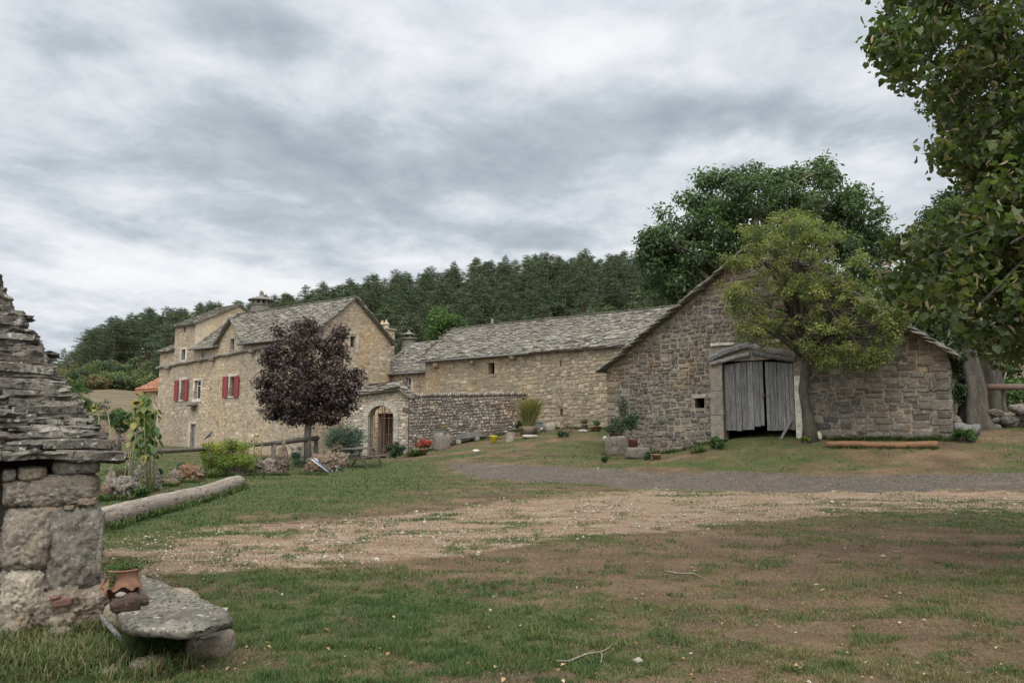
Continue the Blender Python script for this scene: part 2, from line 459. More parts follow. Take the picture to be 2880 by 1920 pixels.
def ground_material():
    m, t, b = mat("soil_grass_and_gravel", .97, .1)
    p = t.pos(); c = t.col()
    road, trk, g = c[0], c[1], c[2]
    f1 = t.noise(p, 28, 6, .7); f2 = t.noise(p, 5, 5, .65); f3 = t.noise(p, 1.1, 4, .6); f4 = t.noise(p, 85, 4, .7)
    soil = t.ramp(f3, [(.3, (.060, .038, .024)), (.5, (.105, .066, .040)), (.7, (.155, .10, .062))])
    soil = t.mix(t.ramp(f2, [(.45, 0.0), (.7, .7)]), soil, (.085, .064, .036))
    soil = t.mix(1.0, soil, t.ramp(f1, [(.3, .6), (.6, 1.2)]), 'MULTIPLY')
    # straw specks of dead grass
    straw = t.ramp(t.noise(t.map(p, (1, .35, 1), (0, 0, .4)), 60, 3, .6), [(.56, 0.0), (.66, 1.0)])
    soil = t.mix(t.math('MULTIPLY', straw, .5), soil, (.24, .19, .12))
    # gravel: pale limestone chips on dusty earth
    v = t.voro(p, 34, 'F1', 'Color'); vd = t.voro(p, 34, 'F1', 'Distance')
    vs = t.sep(v)
    chips = t.ramp(vs[0], [(0, (.22, .17, .125)), (.5, (.33, .27, .20)), (1, (.52, .47, .40))])
    dust = t.ramp(t.noise(t.map(p, (.3, 1, 1)), 3.2, 6, .68), [(.3, (.135, .078, .046)), (.5, (.20, .132, .085)), (.7, (.28, .21, .148))])
    chipf = t.math('MULTIPLY', t.ramp(t.math('ADD', vs[1], t.math('MULTIPLY', t.math('SUBTRACT', f2, .5), 1.2)), [(.55, 0.0), (.65, 1.0)]), t.ramp(vd, [(.3, 1.0), (.45, 0.0)]))
    grav = t.mix(t.math('MULTIPLY', chipf, t.ramp(trk, [(.3, .5), (1, 1.0)])), dust, chips)
    grav = t.mix(1.0, grav, t.ramp(f1, [(.3, .7), (.65, 1.15)]), 'MULTIPLY')
    tm = t.ramp(t.math('ADD', trk, t.math('MULTIPLY', t.math('SUBTRACT', f2, .5), .9)), [(.2, 0.0), (.45, 1.0)])
    base = t.mix(tm, soil, grav)
    # turf colour under the blades
    gc = t.ramp(f3, [(.3, (.030, .052, .014)), (.52, (.048, .066, .020)), (.75, (.078, .072, .030))])
    gc = t.mix(1.0, gc, t.ramp(f1, [(.3, .45), (.62, 1.25)]), 'MULTIPLY')
    gc = t.mix(t.math('MULTIPLY', straw, .35), gc, (.2, .17, .09))
    gm = t.ramp(t.math('ADD', g, t.math('MULTIPLY', t.math('SUBTRACT', t.noise(p, 9, 6, .7), .5), 1.8)), [(.38, 0.0), (.80, .85)])
    base = t.mix(gm, base, gc)
    sxyz = t.new('ShaderNodeSeparateXYZ'); t.put(sxyz.inputs[0], p)
    far = t.math('MULTIPLY', t.ramp(t.math('MULTIPLY', sxyz.outputs[1], .01), [(.55, 0.0), (.66, 1.0)]), t.math('LESS_THAN', sxyz.outputs[0], -4.0))
    base = t.mix(t.math('MULTIPLY', far, t.math('SUBTRACT', 1.0, t.math('MULTIPLY', gm, .6))), base, t.mix(t.ramp(t.noise(t.map(p, (.15, 1, 1), (0, 0, .3)), 1.2, 5, .7), [(.35, 0.0), (.65, 1.0)]), (.085, .068, .04), (.155, .122, .078)))
    # asphalt
    rv = t.voro(p, 55, 'F1', 'Color'); rvs = t.sep(rv)
    asp = t.ramp(f2, [(.3, (.046, .037, .029)), (.7, (.084, .067, .050))])
    asp = t.mix(t.ramp(rvs[0], [(.86, 0.0), (.9, .8)]), asp, (.30, .26, .21))
    asp = t.mix(t.ramp(f3, [(.52, 0.0), (.7, .55)]), asp, (.15, .115, .085))
    asp = t.mix(1.0, asp, t.ramp(f1, [(.3, .75), (.65, 1.15)]), 'MULTIPLY')
    rm = t.ramp(t.math('ADD', road, t.math('MULTIPLY', t.math('SUBTRACT', f2, .5), .8)), [(.4, 0.0), (.55, 1.0)])
    base = t.mix(rm, base, asp)
    t.put(b.inputs['Base Color'], base)
    h = t.math('ADD', t.math('MULTIPLY', f1, .6), t.math('ADD', f2, t.math('MULTIPLY', f4, .3)))
    t.put(b.inputs['Normal'], t.bump(h, .8, .04))
    return m

def build_ground():
    def axis(parts):
        a = [parts[0][0]]
        for lo, hi, st in parts:
            n = max(1, int(round((hi - lo) / st))); a += list(np.linspace(lo, hi, n + 1)[1:])
        return np.array(a)
    xs = axis([(-2500, -400, 350), (-400, -90, 31), (-90, -30, 3), (-30, -12, .6), (-12, 18, .16), (18, 34, .5), (34, 100, 3.3), (100, 400, 30), (400, 2500, 350)])
    ys = axis([(-60, 0, 10), (0, 4, 1), (4, 32, .13), (32, 50, .35), (50, 110, 2.0), (110, 260, 6), (260, 600, 34), (600, 3500, 580)])
    X, Y = np.meshgrid(xs, ys)
    Z = H(X, Y)
    rd, tk, g = zones(X.ravel(), Y.ravel())
    far = (Y.ravel() > 50) | (Y.ravel() < 3) | (np.abs(X.ravel()) > 40)
    rd = np.where(far, 0, rd); tk = np.where(far, 0, tk)
    nx, ny = len(xs), len(ys)
    V = np.stack([X.ravel(), Y.ravel(), Z.ravel()], 1)
    I = np.arange(nx * ny).reshape(ny, nx)
    Fq = np.stack([I[:-1, :-1], I[:-1, 1:], I[1:, 1:], I[1:, :-1]], -1).reshape(-1, 4)
    C = np.stack([rd, tk, g], 1)
    gm = ground_material()
    fr = rd[Fq].mean(1); ft = tk[Fq].mean(1)
    sel_r = fr > .5; sel_t = (~sel_r) & (ft > .35)
    for name, sel in (("ground", ~(sel_r | sel_t)), ("road", sel_r), ("gravel_path", sel_t)):
        f = Fq[sel]
        used, inv = np.unique(f.ravel(), return_inverse=True)
        o = np_obj(name, V[used], inv.reshape(-1, 4), gm, None, C[used], True)
        tag(o, kind='structure')
build_ground()

def sample_ground(n, ymin, ymax, seed, umax=.76):
    r = np.random.default_rng(seed)
    py = r.uniform(0, 1, n)
    # even in the picture: 1/Y uniform
    iy = 1 / ymax + (1 / ymin - 1 / ymax) * py
    Y = 1 / iy
    X = r.uniform(-umax, umax, n) * Y
    return X, Y, r

GRASS_MAT = leaf_mat("grass_blades", [(.14, .108, .052), (.112, .102, .040), (.070, .088, .025), (.042, .074, .018), (.030, .063, .015)], .25, .7)
def build_grass():
    X, Y, r = sample_ground(950000, 4.3, 44, 3)
    # tufts: pull samples towards clump centres
    X = X + (r.normal(0, .02, len(X))) ; 
    rd, tk, g = zones(X, Y)
    tn = fbm(X, Y, .16, 77, 2)
    prob = np.clip((.10 + g * .62) * (.3 + 1.1 * sstep(.40, .64, tn)) * sstep(.02, .25, g), 0, 1) * (1 - rd)
    tuft = sstep(.63, .70, fbm(X * .75, Y, .30, 123, 2)) * (1 - rd)
    keep = r.uniform(0, 1, len(X)) < np.maximum(np.maximum(prob, .055 * (1 - rd)), tuft * .55)
    # keep out of walls' footprints roughly (barn)
    X, Y, g = X[keep], Y[keep], g[keep]; tn = tn[keep]; tuft = tuft[keep]
    dry = dryness(X, Y) * (1 - .6 * tuft)
    Z = H(X, Y)
    n = len(X)
    L = r.uniform(.014, .042, n) * (.7 + .5 * sstep(.5, .7, tn)) * (1 + .012 * Y) * (1 + .5 * (1 - dry))
    tall = r.uniform(0, 1, n) < .012
    L[tall] *= 2.2
    W = np.maximum(.0032, .00052 * Y) * r.uniform(.7, 1.4, n)
    a = r.uniform(0, 2 * math.pi, n); lean = r.uniform(.35, .97, n)
    dirx = np.cos(a) * lean; diry = np.sin(a) * lean
    b = a + math.pi / 2 + r.uniform(-.5, .5, n)
    sx = np.cos(b) * W; sy = np.sin(b) * W
    P = np.stack([X, Y, Z - .004], 1)
    V = np.empty((n, 3, 3))
    V[:, 0] = P + np.stack([-sx, -sy, 0 * sx], 1)
    V[:, 1] = P + np.stack([sx, sy, 0 * sx], 1)
    V[:, 2] = P + np.stack([dirx * L, diry * L, L * np.sqrt(1 - .8 * lean ** 2)], 1)
    hue = np.clip(1 - dry + r.normal(0, .33, n), 0, 1)
    val = np.clip(r.uniform(.2, .8, n) + (tn - .5) * .5, 0, 1)
    C = np.zeros((n, 3, 3)); C[:, :, 0] = hue[:, None]; C[:, :, 1] = val[:, None]
    C[:, 2, 1] = np.clip(val + .15, 0, 1)
    o = np_obj("grass", V, np.arange(n * 3).reshape(n, 3), GRASS_MAT, None, C.reshape(-1, 3))
    tag(o, "short patchy green and dry brown grass over the yard", "grass", kind="stuff")
build_grass()

PEBBLE_MAT = stone_mat("limestone_pebble", [(.22, .17, .12), (.30, .25, .18), (.40, .35, .28), (.26, .22, .18)], (.3, .3, .3), amt=.1, lichen=.1, bstr=.3, nscale=2)
def build_pebbles():
    X, Y, r = sample_ground(150000, 4.5, 40, 8)
    rd, tk, g = zones(X, Y)
    cl = fbm(X, Y, .6, 91, 3)
    prob = np.clip(tk * 1.3 * (.25 + 1.6 * sstep(.42, .62, cl)), 0, 1) * .45 + .002 + rd * .012
    edge = np.clip(4 * rd * (1 - rd), 0, 1) * .5
    keep = r.uniform(0, 1, len(X)) < np.maximum(prob, edge * .4)
    X, Y = X[keep], Y[keep]
    Z = H(X, Y); n = len(X)
    s = .006 + r.exponential(.0075, n); s = np.clip(s, .005, .07) * (.8 + .02 * Y)
    # low octahedra with jitter
    base = np.array([(1, 0, 0), (0, 1, 0), (-1, 0, 0), (0, -1, 0), (0, 0, .62), (0, 0, -.4)], float)
    V = base[None] * (1 + r.uniform(-.35, .35, (n, 6, 1))) + r.uniform(-.18, .18, (n, 6, 3))
    V = V * np.stack([s * r.uniform(.7, 1.5, n), s * r.uniform(.7, 1.2, n), s * r.uniform(.6, 1.0, n)], 1)[:, None, :]
    a = r.uniform(0, 6.28, n); ca, sa = np.cos(a)[:, None], np.sin(a)[:, None]
    vx = V[:, :, 0] * ca - V[:, :, 1] * sa; vy = V[:, :, 0] * sa + V[:, :, 1] * ca
    V = np.stack([vx + X[:, None], vy + Y[:, None], V[:, :, 2] + Z[:, None] + .1 * s[:, None]], -1)
    f0 = np.array([(0, 1, 4), (1, 2, 4), (2, 3, 4), (3, 0, 4), (1, 0, 5), (2, 1, 5), (3, 2, 5), (0, 3, 5)])
    Fc = (np.arange(n) * 6)[:, None, None] + f0[None]
    C = np.zeros((n, 6, 3)); C[:, :, 0] = r.uniform(0, 1, n)[:, None]; C[:, :, 1] = r.uniform(.3, 1, n)[:, None]
    o = np_obj("gravel", V, Fc.reshape(-1, 3), PEBBLE_MAT, None, C.reshape(-1, 3))
    tag(o, "pale limestone chips scattered along the stony track", "gravel", kind="stuff")
build_pebbles()

DEAD_MAT = leaf_mat("dead_leaf", [(.16, .07, .03), (.28, .16, .07), (.34, .25, .14)], .1, .8)
def build_dead_leaves():
    X, Y, r = sample_ground(420, 4.4, 15, 12)
    k = (X > -2.2) | (r.uniform(0, 1, len(X)) < .25)
    X, Y = X[k], Y[k]; Z = H(X, Y) + .012; n = len(X)
    L = r.uniform(.02, .045, n); a = r.uniform(0, 6.28, n)
    t = np.stack([np.cos(a), np.sin(a), r.uniform(-.1, .5, n)], 1); sd = np.stack([-np.sin(a), np.cos(a), r.uniform(-.3, .3, n)], 1)
    P = np.stack([X, Y, Z], 1)
    V = np.stack([P, P + t * (L * .5)[:, None] + sd * (L * .4)[:, None] + [0, 0, .008], P + t * L[:, None], P + t * (L * .5)[:, None] - sd * (L * .4)[:, None] + [0, 0, .008]], 1)
    C = np.zeros((n, 4, 3)); C[:, :, 0] = r.uniform(0, 1, n)[:, None]; C[:, :, 1] = r.uniform(.3, .9, n)[:, None]
    o = np_obj("fallen_leaves", V, np.arange(n * 4).reshape(n, 4), DEAD_MAT, None, C.reshape(-1, 3))
    tag(o, "brown dead leaves lying loose on the turf", "leaves", kind="stuff")
build_dead_leaves()
# ------------------------------------------------------------------ masonry, roofs and rocks
def prof_fn(pts):
    xs = [p[0] for p in pts]; zs = [p[1] for p in pts]
    return lambda t: float(np.interp(t, xs, zs))

def wall_face(mb, O, U, N, prof, zb, ops, reveal=.3, col=(.5, .5, 1)):
    """upright wall sheet with real openings and reveals; prof = [(t,z)...] top line (steps as two points), ops = [(t0,t1,z0,z1)]"""
    O = Vector((O[0], O[1], 0))
    P = lambda t, z, d=0.0: O + U * t + UP * z - N * d
    ts = sorted(set([round(p[0], 4) for p in prof] + [round(x, 4) for o in ops for x in o[:2]]))
    for i in range(len(ts) - 1):
        a, b = ts[i], ts[i + 1]
        if b - a < 1e-4: continue
        za = zb_ = None
        # segment of the profile that covers (a,b)
        for k in range(len(prof) - 1):
            (x0, y0), (x1, y1) = prof[k], prof[k + 1]
            if x1 - x0 > 1e-4 and x0 - 1e-4 <= a and b <= x1 + 1e-4:
                za = y0 + (y1 - y0) * (a - x0) / (x1 - x0); zb_ = y0 + (y1 - y0) * (b - x0) / (x1 - x0)
        if za is None: continue
        cuts = sorted([(o[2], o[3]) for o in ops if o[0] - 1e-4 <= a and b <= o[1] + 1e-4])
        lo = zb
        for (c0, c1) in cuts:
            mb.add([P(a, lo), P(b, lo), P(b, c0), P(a, c0)], [(0, 1, 2, 3)], col); lo = c1
        mb.add([P(a, lo), P(b, lo), P(b, zb_), P(a, za)], [(0, 1, 2, 3)], col)
    for (t0, t1, z0, z1) in ops:
        for q in (((t0, z0), (t1, z0)), ((t1, z0), (t1, z1)), ((t1, z1), (t0, z1)), ((t0, z1), (t0, z0))):
            (a, za), (b, zb2) = q
            mb.add([P(a, za), P(b, zb2), P(b, zb2, reveal), P(a, za, reveal)], [(0, 1, 2, 3)], (.35, .4, 0))

def stone(mb, O, U, N, t0, t1, z0, z1, dep, r, cr=None, cv=None, round_=.15):
    w, h = t1 - t0, z1 - z0
    m = min(w, h) * r.uniform(round_ * .5, round_ * 1.5)
    j = min(w, h) * .07
    pts = [(t0 + m, z0), (t1 - m, z0), (t1, z0 + m), (t1, z1 - m), (t1 - m, z1), (t0 + m, z1), (t0, z1 - m), (t0, z0 + m)]
    pts = [(a + r.uniform(-j, j), b + r.uniform(-j, j)) for a, b in pts]
    ct, cz_ = (t0 + t1) / 2, (z0 + z1) / 2
    sl = r.uniform(-.3, .3) * dep; sv = r.uniform(-.3, .3) * dep
    vs = [O + U * a + UP * b - N * .01 for a, b in pts]
    k = 1 - min(.35, .018 / max(min(w, h), .05) + .06)
    for a, b in pts:
        ia = ct + (a - ct) * k; ib = cz_ + (b - cz_) * k
        vs.append(O + U * ia + UP * ib + N * (dep + sl * (a - ct) / w * 2 + sv * (b - cz_) / h * 2 + r.uniform(-.12, .12) * dep))
    vs.append(O + U * ct + UP * cz_ + N * (dep * r.uniform(1.0, 1.35)))
    fs = []
    for i in range(8):
        q = (i + 1) % 8
        fs.append((i, q, 8 + q, 8 + i)); fs.append((8 + i, 8 + q, 16))
    mb.add(vs, fs, (r.random() if cr is None else cr, r.random() if cv is None else cv, 0))

def masonry(mb, O, U, N, prof, zb, t0, t1, ops, ch=(.15, .28), sw=(.18, .5), dep=.03, gap=.012, seed=1, top_margin=.03, var=None, skipp=0.0):
    r = random.Random(seed)
    O = Vector((O[0], O[1], 0))
    def top(t):
        best = 99
        for k in range(len(prof) - 1):
            (x0, y0), (x1, y1) = prof[k], prof[k + 1]
            if x1 - x0 > 1e-4 and x0 - 1e-6 <= t <= x1 + 1e-6:
                best = min(best, y0 + (y1 - y0) * (t - x0) / (x1 - x0))
        return best if best < 99 else -99
    zmax = max(p[1] for p in prof)
    z = zb; row = 0
    while z < zmax:
        h = r.uniform(*ch); row += 1
        t = t0 + r.uniform(-.1, 0)
        while t < t1:
            w = r.uniform(*sw)
            if var: w *= var(t)
            a, b = max(t, t0), min(t + w, t1)
            t += w
            if b - a < .06: continue
            if r.random() < skipp: continue
            wob = .05 * math.sin(.8 * (a + b) + seed + row * .35) + .03 * math.sin(2.3 * (a + b) + seed * 2 + row * .9)
            z0, z1 = z + wob + r.uniform(-.10, .10) * h, z + h + wob + r.uniform(-.10, .10) * h
            # clip by openings
            segs = [(a, b, z0, z1)]
            for (o0, o1, p0, p1) in ops:
                nsegs = []
                for (x0, x1, y0, y1) in segs:
                    if x1 <= o0 or x0 >= o1 or y1 <= p0 or y0 >= p1: nsegs.append((x0, x1, y0, y1)); continue
                    if y0 < p0 and p0 - y0 > .06: nsegs.append((x0, x1, y0, p0)); 
                    elif y1 > p1 and y1 - p1 > .06: nsegs.append((x0, x1, p1, y1))
                    else:
                        if o0 - x0 > .05: nsegs.append((x0, o0, y0, y1))
                        if x1 - o1 > .05: nsegs.append((o1, x1, y0, y1))
                segs = nsegs
            for (x0, x1, y0, y1) in segs:
                tm = min(top(x0 + 1e-3), top(x1 - 1e-3)) - top_margin
                y1 = min(y1, tm)
                if y1 - y0 < .05 or x1 - x0 < .05: continue
                if y1 - y0 > .2 and r.random() < .3 and x1 - x0 < .4:      # two small stones on one another
                    ym = y0 + (y1 - y0) * r.uniform(.4, .6)
                    stone(mb, O, U, N, x0 + gap, x1 - gap, y0 + gap, ym - gap * .6, dep * r.uniform(.4, 1.3), r)
                    stone(mb, O, U, N, x0 + gap, x1 - gap, ym + gap * .6, y1 - gap, dep * r.uniform(.4, 1.3), r)
                else:
                    stone(mb, O, U, N, x0 + gap, x1 - gap, y0 + gap * r.uniform(.5, 1.3), y1 - gap * r.uniform(.5, 1.3), dep * r.uniform(.4, 1.4), r)
        z += h

def dressed(mb, O, U, N, t0, t1, z0, z1, dep=.03, col=(.75, .6, 0), back=.12):
    """a squared block standing slightly proud of the wall"""
    O = Vector((O[0], O[1], 0))
    c = .012
    vs = []
    for d, k in ((-back, 0), (dep - c, 0), (dep, c)):
        for a, b in ((t0 + k, z0 + k), (t1 - k, z0 + k), (t1 - k, z1 - k), (t0 + k, z1 - k)):
            vs.append(O + U * (a + rnd.uniform(-.004, .004)) + UP * (b + rnd.uniform(-.004, .004)) + N * d)
    fs = [(8, 9, 10, 11)]
    for k in (0, 4):
        for i in range(4):
            q = (i + 1) % 4
            fs.append((k + i, k + q, k + 4 + q, k + 4 + i))
    mb.add(vs, fs, col)

def roof(mb, poly, edir, pitch=.2, sw=(.25, .6), th=.045, seed=1, under=.09, verge=.0, jit=1.0, chaos=1.0):
    """stone slabs laid in courses on the planar polygon poly (eave point first, in world), edir along the eave"""
    r = random.Random(seed)
    poly = [Vector(p) for p in poly]
    e = Vector(edir).normalized()
    n = Vector((0, 0, 0))
    for i in range(1, len(poly) - 1):
        n += (poly[i] - poly[0]).cross(poly[i + 1] - poly[0])
    n.normalize()
    if n.z < 0: n = -n
    e = (e - n * e.dot(n)).normalized()
    s = n.cross(e).normalized()
    if s.z < 0: s = -s
    O = poly[0]
    q = [((p - O).dot(e), (p - O).dot(s)) for p in poly]
    smin = min(b for a, b in q); smax = max(b for a, b in q)
    def span(sv):
        xs = []
        for i in range(len(q)):
            (a0, b0), (a1, b1) = q[i], q[(i + 1) % len(q)]
            if (b0 - sv) * (b1 - sv) <= 0 and abs(b1 - b0) > 1e-6:
                xs.append(a0 + (a1 - a0) * (sv - b0) / (b1 - b0))
        return (min(xs), max(xs)) if len(xs) >= 2 else None
    # solid sheet below
    k = len(poly)
    vs = [p - n * .01 for p in poly] + [p - n * under for p in poly]
    fs = [tuple(range(k)), tuple(range(2 * k - 1, k - 1, -1))] + [(i, k + i, k + (i + 1) % k, (i + 1) % k) for i in range(k)]
    mb.add(vs, fs, (.2, .2, 0))
    sv = smin - pitch * .3
    while sv < smax:
        pc = pitch * r.uniform(.8, 1.2)
        sp = span(min(max(sv + pc * .4, smin + 1e-3), smax - 1e-3))
        if sp is None: sv += pc; continue
        u = sp[0] - verge * r.uniform(.3, 1)
        end = sp[1] + verge
        while u < end:
            w = r.uniform(*sw)
            u1 = min(u + w, end + r.uniform(0, .05))
            if u1 - u < .1: break
            t = th * r.uniform(.6, 1.5)
            j = lambda k: r.uniform(-k, k) * chaos
            s0 = sv + j(.045); s1 = min(sv + pc * 1.7, smax + .02)
            lift = t * r.uniform(1.15, 1.9)
            um = (u + u1) / 2 + j(.08)
            hb = j(.012)
            top = [(u + .006 + j(.01), s0 + j(.03) + .015, lift), (um, s0 - abs(j(.03)), lift + j(.012)), (u1 - .006 + j(.01), s0 + j(.03) + .015, lift + hb), (u1 - .004, s1, t * .3 + hb), (u + .004, s1, t * .3)]
            V = [O + e * a + s * b + n * c for a, b, c in top]
            V += [O + e * (a) + s * (b + .006) + n * (c - t * r.uniform(.9, 1.1)) for a, b, c in top]
            cc = (r.random(), min(1, max(0, r.gauss(.5, .25))), 0)
            mb.add(V, [(0, 1, 2, 3, 4), (5, 6, 1, 0), (6, 7, 2, 1), (7, 8, 3, 2), (9, 5, 0, 4), (9, 8, 7, 6, 5)], cc)
            u = u1
        sv += pc

_ico = {}
def ico(sub):
    if sub not in _ico:
        bm = bmesh.new(); bmesh.ops.create_icosphere(bm, subdivisions=sub, radius=1.0)
        _ico[sub] = ([v.co.copy() for v in bm.verts], [tuple(v.index for v in f.verts) for f in bm.faces]); bm.free()
    return _ico[sub]

def rock(mb, c, size, seed=0, sub=3, box=3.0, rough=.12, M=None, col=None, freq=1.5, flat=0.0, crag=0.0):
    V, Fs = ico(sub)
    c = Vector(c); M = M or Matrix.Identity(3)
    so = Vector((seed * 13.7, seed * 7.1, seed * 3.3))
    out = []
    ms = min(size)
    for v in V:
        q = (abs(v.x) ** box + abs(v.y) ** box + abs(v.z) ** box) ** (1 / box)
        p = v / q
        pw = Vector((p.x * size[0], p.y * size[1], p.z * size[2])) * .5
        f = freq / max(ms, .05)
        d = mnoise.noise(pw * f * .7 + so) * 1.0 + mnoise.noise(pw * f * 2 + so) * .5 + mnoise.noise(pw * f * 5 + so) * .22
        if crag:
            d += crag * abs(mnoise.noise(pw * f * 3.3 + so * 2)) * 1.5
        pw += v * d * rough * ms
        out.append(c + M @ pw)
    mb.add(out, Fs, col if col is not None else (random.Random(seed).random(), random.Random(seed + 1).random(), 0))

# materials of the farm
M_BARN = stone_mat("barn_stone", [(.088, .079, .065), (.145, .126, .10), (.11, .099, .081), (.205, .172, .128), (.082, .076, .067)], (.24, .195, .142), (.06, .057, .053), .5, warm=(1.3, 1.02, .72), lichen=.5, stain_scale=.6)
M_LONG = stone_mat("long_building_stone", [(.30, .24, .155), (.36, .29, .195), (.26, .21, .14), (.40, .33, .235)], (.27, .21, .135), (.13, .115, .10), .5, warm=(1.12, .98, .78), lichen=.2, stain_scale=.3, bstr=.5)
M_HOUSE = stone_mat("house_stone", [(.34, .265, .18), (.40, .32, .225), (.29, .23, .16), (.45, .37, .275)], (.35, .275, .185), (.17, .155, .135), .8, warm=(1.15, .97, .76), lichen=.2, stain_scale=.28, bstr=.6)
M_PLASTER = stone_mat("pale_lime_plaster", [(.5, .42, .31), (.56, .48, .36)], (.52, .43, .31), (.2, .175, .14), .55, warm=(1.1, .95, .75), lichen=.1, stain_scale=.4, bstr=.35, nscale=.8)
M_COURT = stone_mat("courtyard_wall_stone", [(.17, .145, .12), (.24, .205, .165), (.33, .28, .22), (.14, .125, .11), (.28, .24, .19)], (.11, .09, .07), (.07, .065, .06), .5, warm=(1.2, 1.0, .8), lichen=.35, stain_scale=.7)
M_GATE = stone_mat("gate_stone", [(.36, .31, .235), (.42, .365, .285), (.31, .27, .21)], (.33, .265, .19), (.15, .135, .12), .5, lichen=.2)
M_LAUZE = stone_mat("limestone_roof_slab", [(.15, .136, .11), (.215, .195, .158), (.125, .113, .093), (.28, .255, .21), (.19, .155, .11)], (.1, .1, .1), (.08, .072, .06), .45, lichen=.3, bstr=.5, stain_scale=.5)
M_DRESS = stone_mat("dressed_limestone", [(.24, .215, .175), (.33, .295, .24), (.44, .40, .33)], (.3, .27, .22), (.14, .13, .12), .4, lichen=.2)
M_GREYWOOD = wood_mat("weathered_grey_wood", (.085, .08, .074), (.24, .225, .205), scale=(7, 7, .7), coord='pos', crack=.85)
M_DARKWOOD = wood_mat("dark_old_wood", (.07, .058, .046), (.15, .125, .10), scale=(3, 3, 3), coord='pos')
M_RED = plain_mat("faded_red_shutter_paint", (.19, .036, .038), .6, .12, 5)
M_WHITE = plain_mat("grey_white_frame_paint", (.62, .62, .6), .6, .1, 8)
M_IRON = plain_mat("rusty_iron", (.11, .065, .045), .8, .35, 20)
M_ZINC = plain_mat("weathered_zinc_gutter", (.13, .12, .105), .7, .2, 9)
M_GLASS = plain_mat("dark_window_pane", (.02, .024, .028), .08, .1, 3, spec=.6, bstr=.02)
M_DARK = plain_mat("dark_interior_boards", (.012, .011, .01), .95, .2, 3)
# ================================================================== BARN
BL = 12.9                                    # facade length
BO = BRO - RD * BL                           # front left corner
BZ, BA = 4.15, 8.85
BM = BL * .53                          # eave and ridge heights
BDB = Vector((.518, .855, 0)).normalized()    # the barn's flanks run a few degrees off square
BG = hz(*(BO + RD * 4.5)[:2])
def bh(px, py): return hit(px, py, BO, RD)
t_l, _ = bh(2033, 1100); t_r, _ = bh(2234, 1100)
_, z_dt = bh(2130, 1012); _, z_db = bh(2130, 1236)
barn = empty("stone_barn", BO, "dark stone gabled barn with grey plank double doors behind the crooked tree", "barn")
ND = -BD                                     # facade normal, to the camera
s0, s1 = bh(1954, 1120)[0], bh(1981, 1120)[0]; sz0, sz1 = bh(1967, 1147)[1], bh(1967, 1120)[1]
door_op = (t_l, t_r, z_db - .2, z_dt)
slot_op = (s0, s1, sz0, sz1)
prof = [(0, BZ), (BM, BA), (BL, BZ)]
mb = MB()
wall_face(mb, BO, RD, ND, prof, -.6, [door_op, slot_op], .55)
jw = .52
M_ops = [(t_l - jw, t_r + .38, z_db - .3, z_dt + .55), (s0 - .12, s1 + .02, sz0 - .05, sz1 + .16)]
masonry(mb, BO, RD, ND, prof, -.3, .35, BL - .4, M_ops, ch=(.14, .26), sw=(.15, .46), dep=.045, gap=.018, seed=3, var=lambda t: 1.0 if t < 7 else 1.45)
# quoins at both corners
for side in (0, 1):
    z = -.3; k = 0
    while z < BZ - .1:
        h = rnd.uniform(.22, .42); w = .62 if k % 2 else .4
        h = min(h, BZ - .06 - z)
        if h > .1:
            a, b = (-.02, w) if side == 0 else (BL - w, BL + .02)
            stone(mb, Vector((BO.x, BO.y, 0)), RD, ND, a, b, z + .01, z + h - .01, .05, rnd, None, None, .08)
        z += h; k += 1
# masonry of the visible right flank
BR0 = BRO
masonry(mb, BR0, BDB, Vector((BDB.y, -BDB.x, 0)), [(0, BZ), (11, BZ)], -.3, .05, 11, [], ch=(.2, .35), sw=(.3, .6), dep=.04, seed=5)
wall_face(mb, BR0, BDB, RD, [(0, BZ), (11, BZ)], -.6, [])
wall_face(mb, BO, BDB, -RD, [(0, BZ), (11, BZ)], -.6, [])
wall_face(mb, BO + BDB * 11, RD, BD, prof, -.6, [])
mb.build("wall", M_BARN, barn)
# dressed jambs
M_JAMB = stone_mat("stained_jamb_stone", [(.19, .165, .13), (.24, .21, .17)], (.2, .17, .13), (.09, .08, .07), .6, warm=(1.45, .95, .55), lichen=.35, stain_scale=1.1)
mb = MB()
z = z_db - .3; k = 0
ztop_j = bh(2010, 1024)[1]
for h in (1.25, .95, .9):
    h = min(h, ztop_j - z)
    if h <= 0: break
    dressed(mb, BO, RD, ND, t_l - jw + .02 * k, t_l, z, z + h - .012, .045, (.3 + .3 * rnd.random(), .4, 0), back=.5); z += h; k += 1
mb.build("jamb", M_JAMB, barn); mb = MB()
dressed(mb, BO, RD, ND, s0 - .1, s1 + .28, sz1 + .01, sz1 + .17, .05, (.25, .35, 0))
mb.build("slot_lintel", M_DRESS, barn); mb = MB()
dressed(mb, BO, RD, ND, t_r + .005, t_r + .34, z_db - .2, ztop_j - .6, .02, (.95, .9, 0), back=.4)
mb.build("jamb", M_DRESS, barn); mb = MB()
# pale string stones over the lintel
ca, cz1 = bh(2000, 968); cb, _ = bh(2066, 968); cc, _ = bh(2150, 968); cd, _ = bh(2205, 968)
dressed(mb, BO, RD, ND, ca, cb, cz1 - .09, cz1 + .02, .10, (.9, .7, 0))
mb.build("drip_stone", M_DRESS, barn); mb = MB()
dressed(mb, BO, RD, ND, cc, cd, cz1 - .12, cz1 + .02, .08, (.9, .6, 0))
mb.build("drip_stone", M_DRESS, barn)
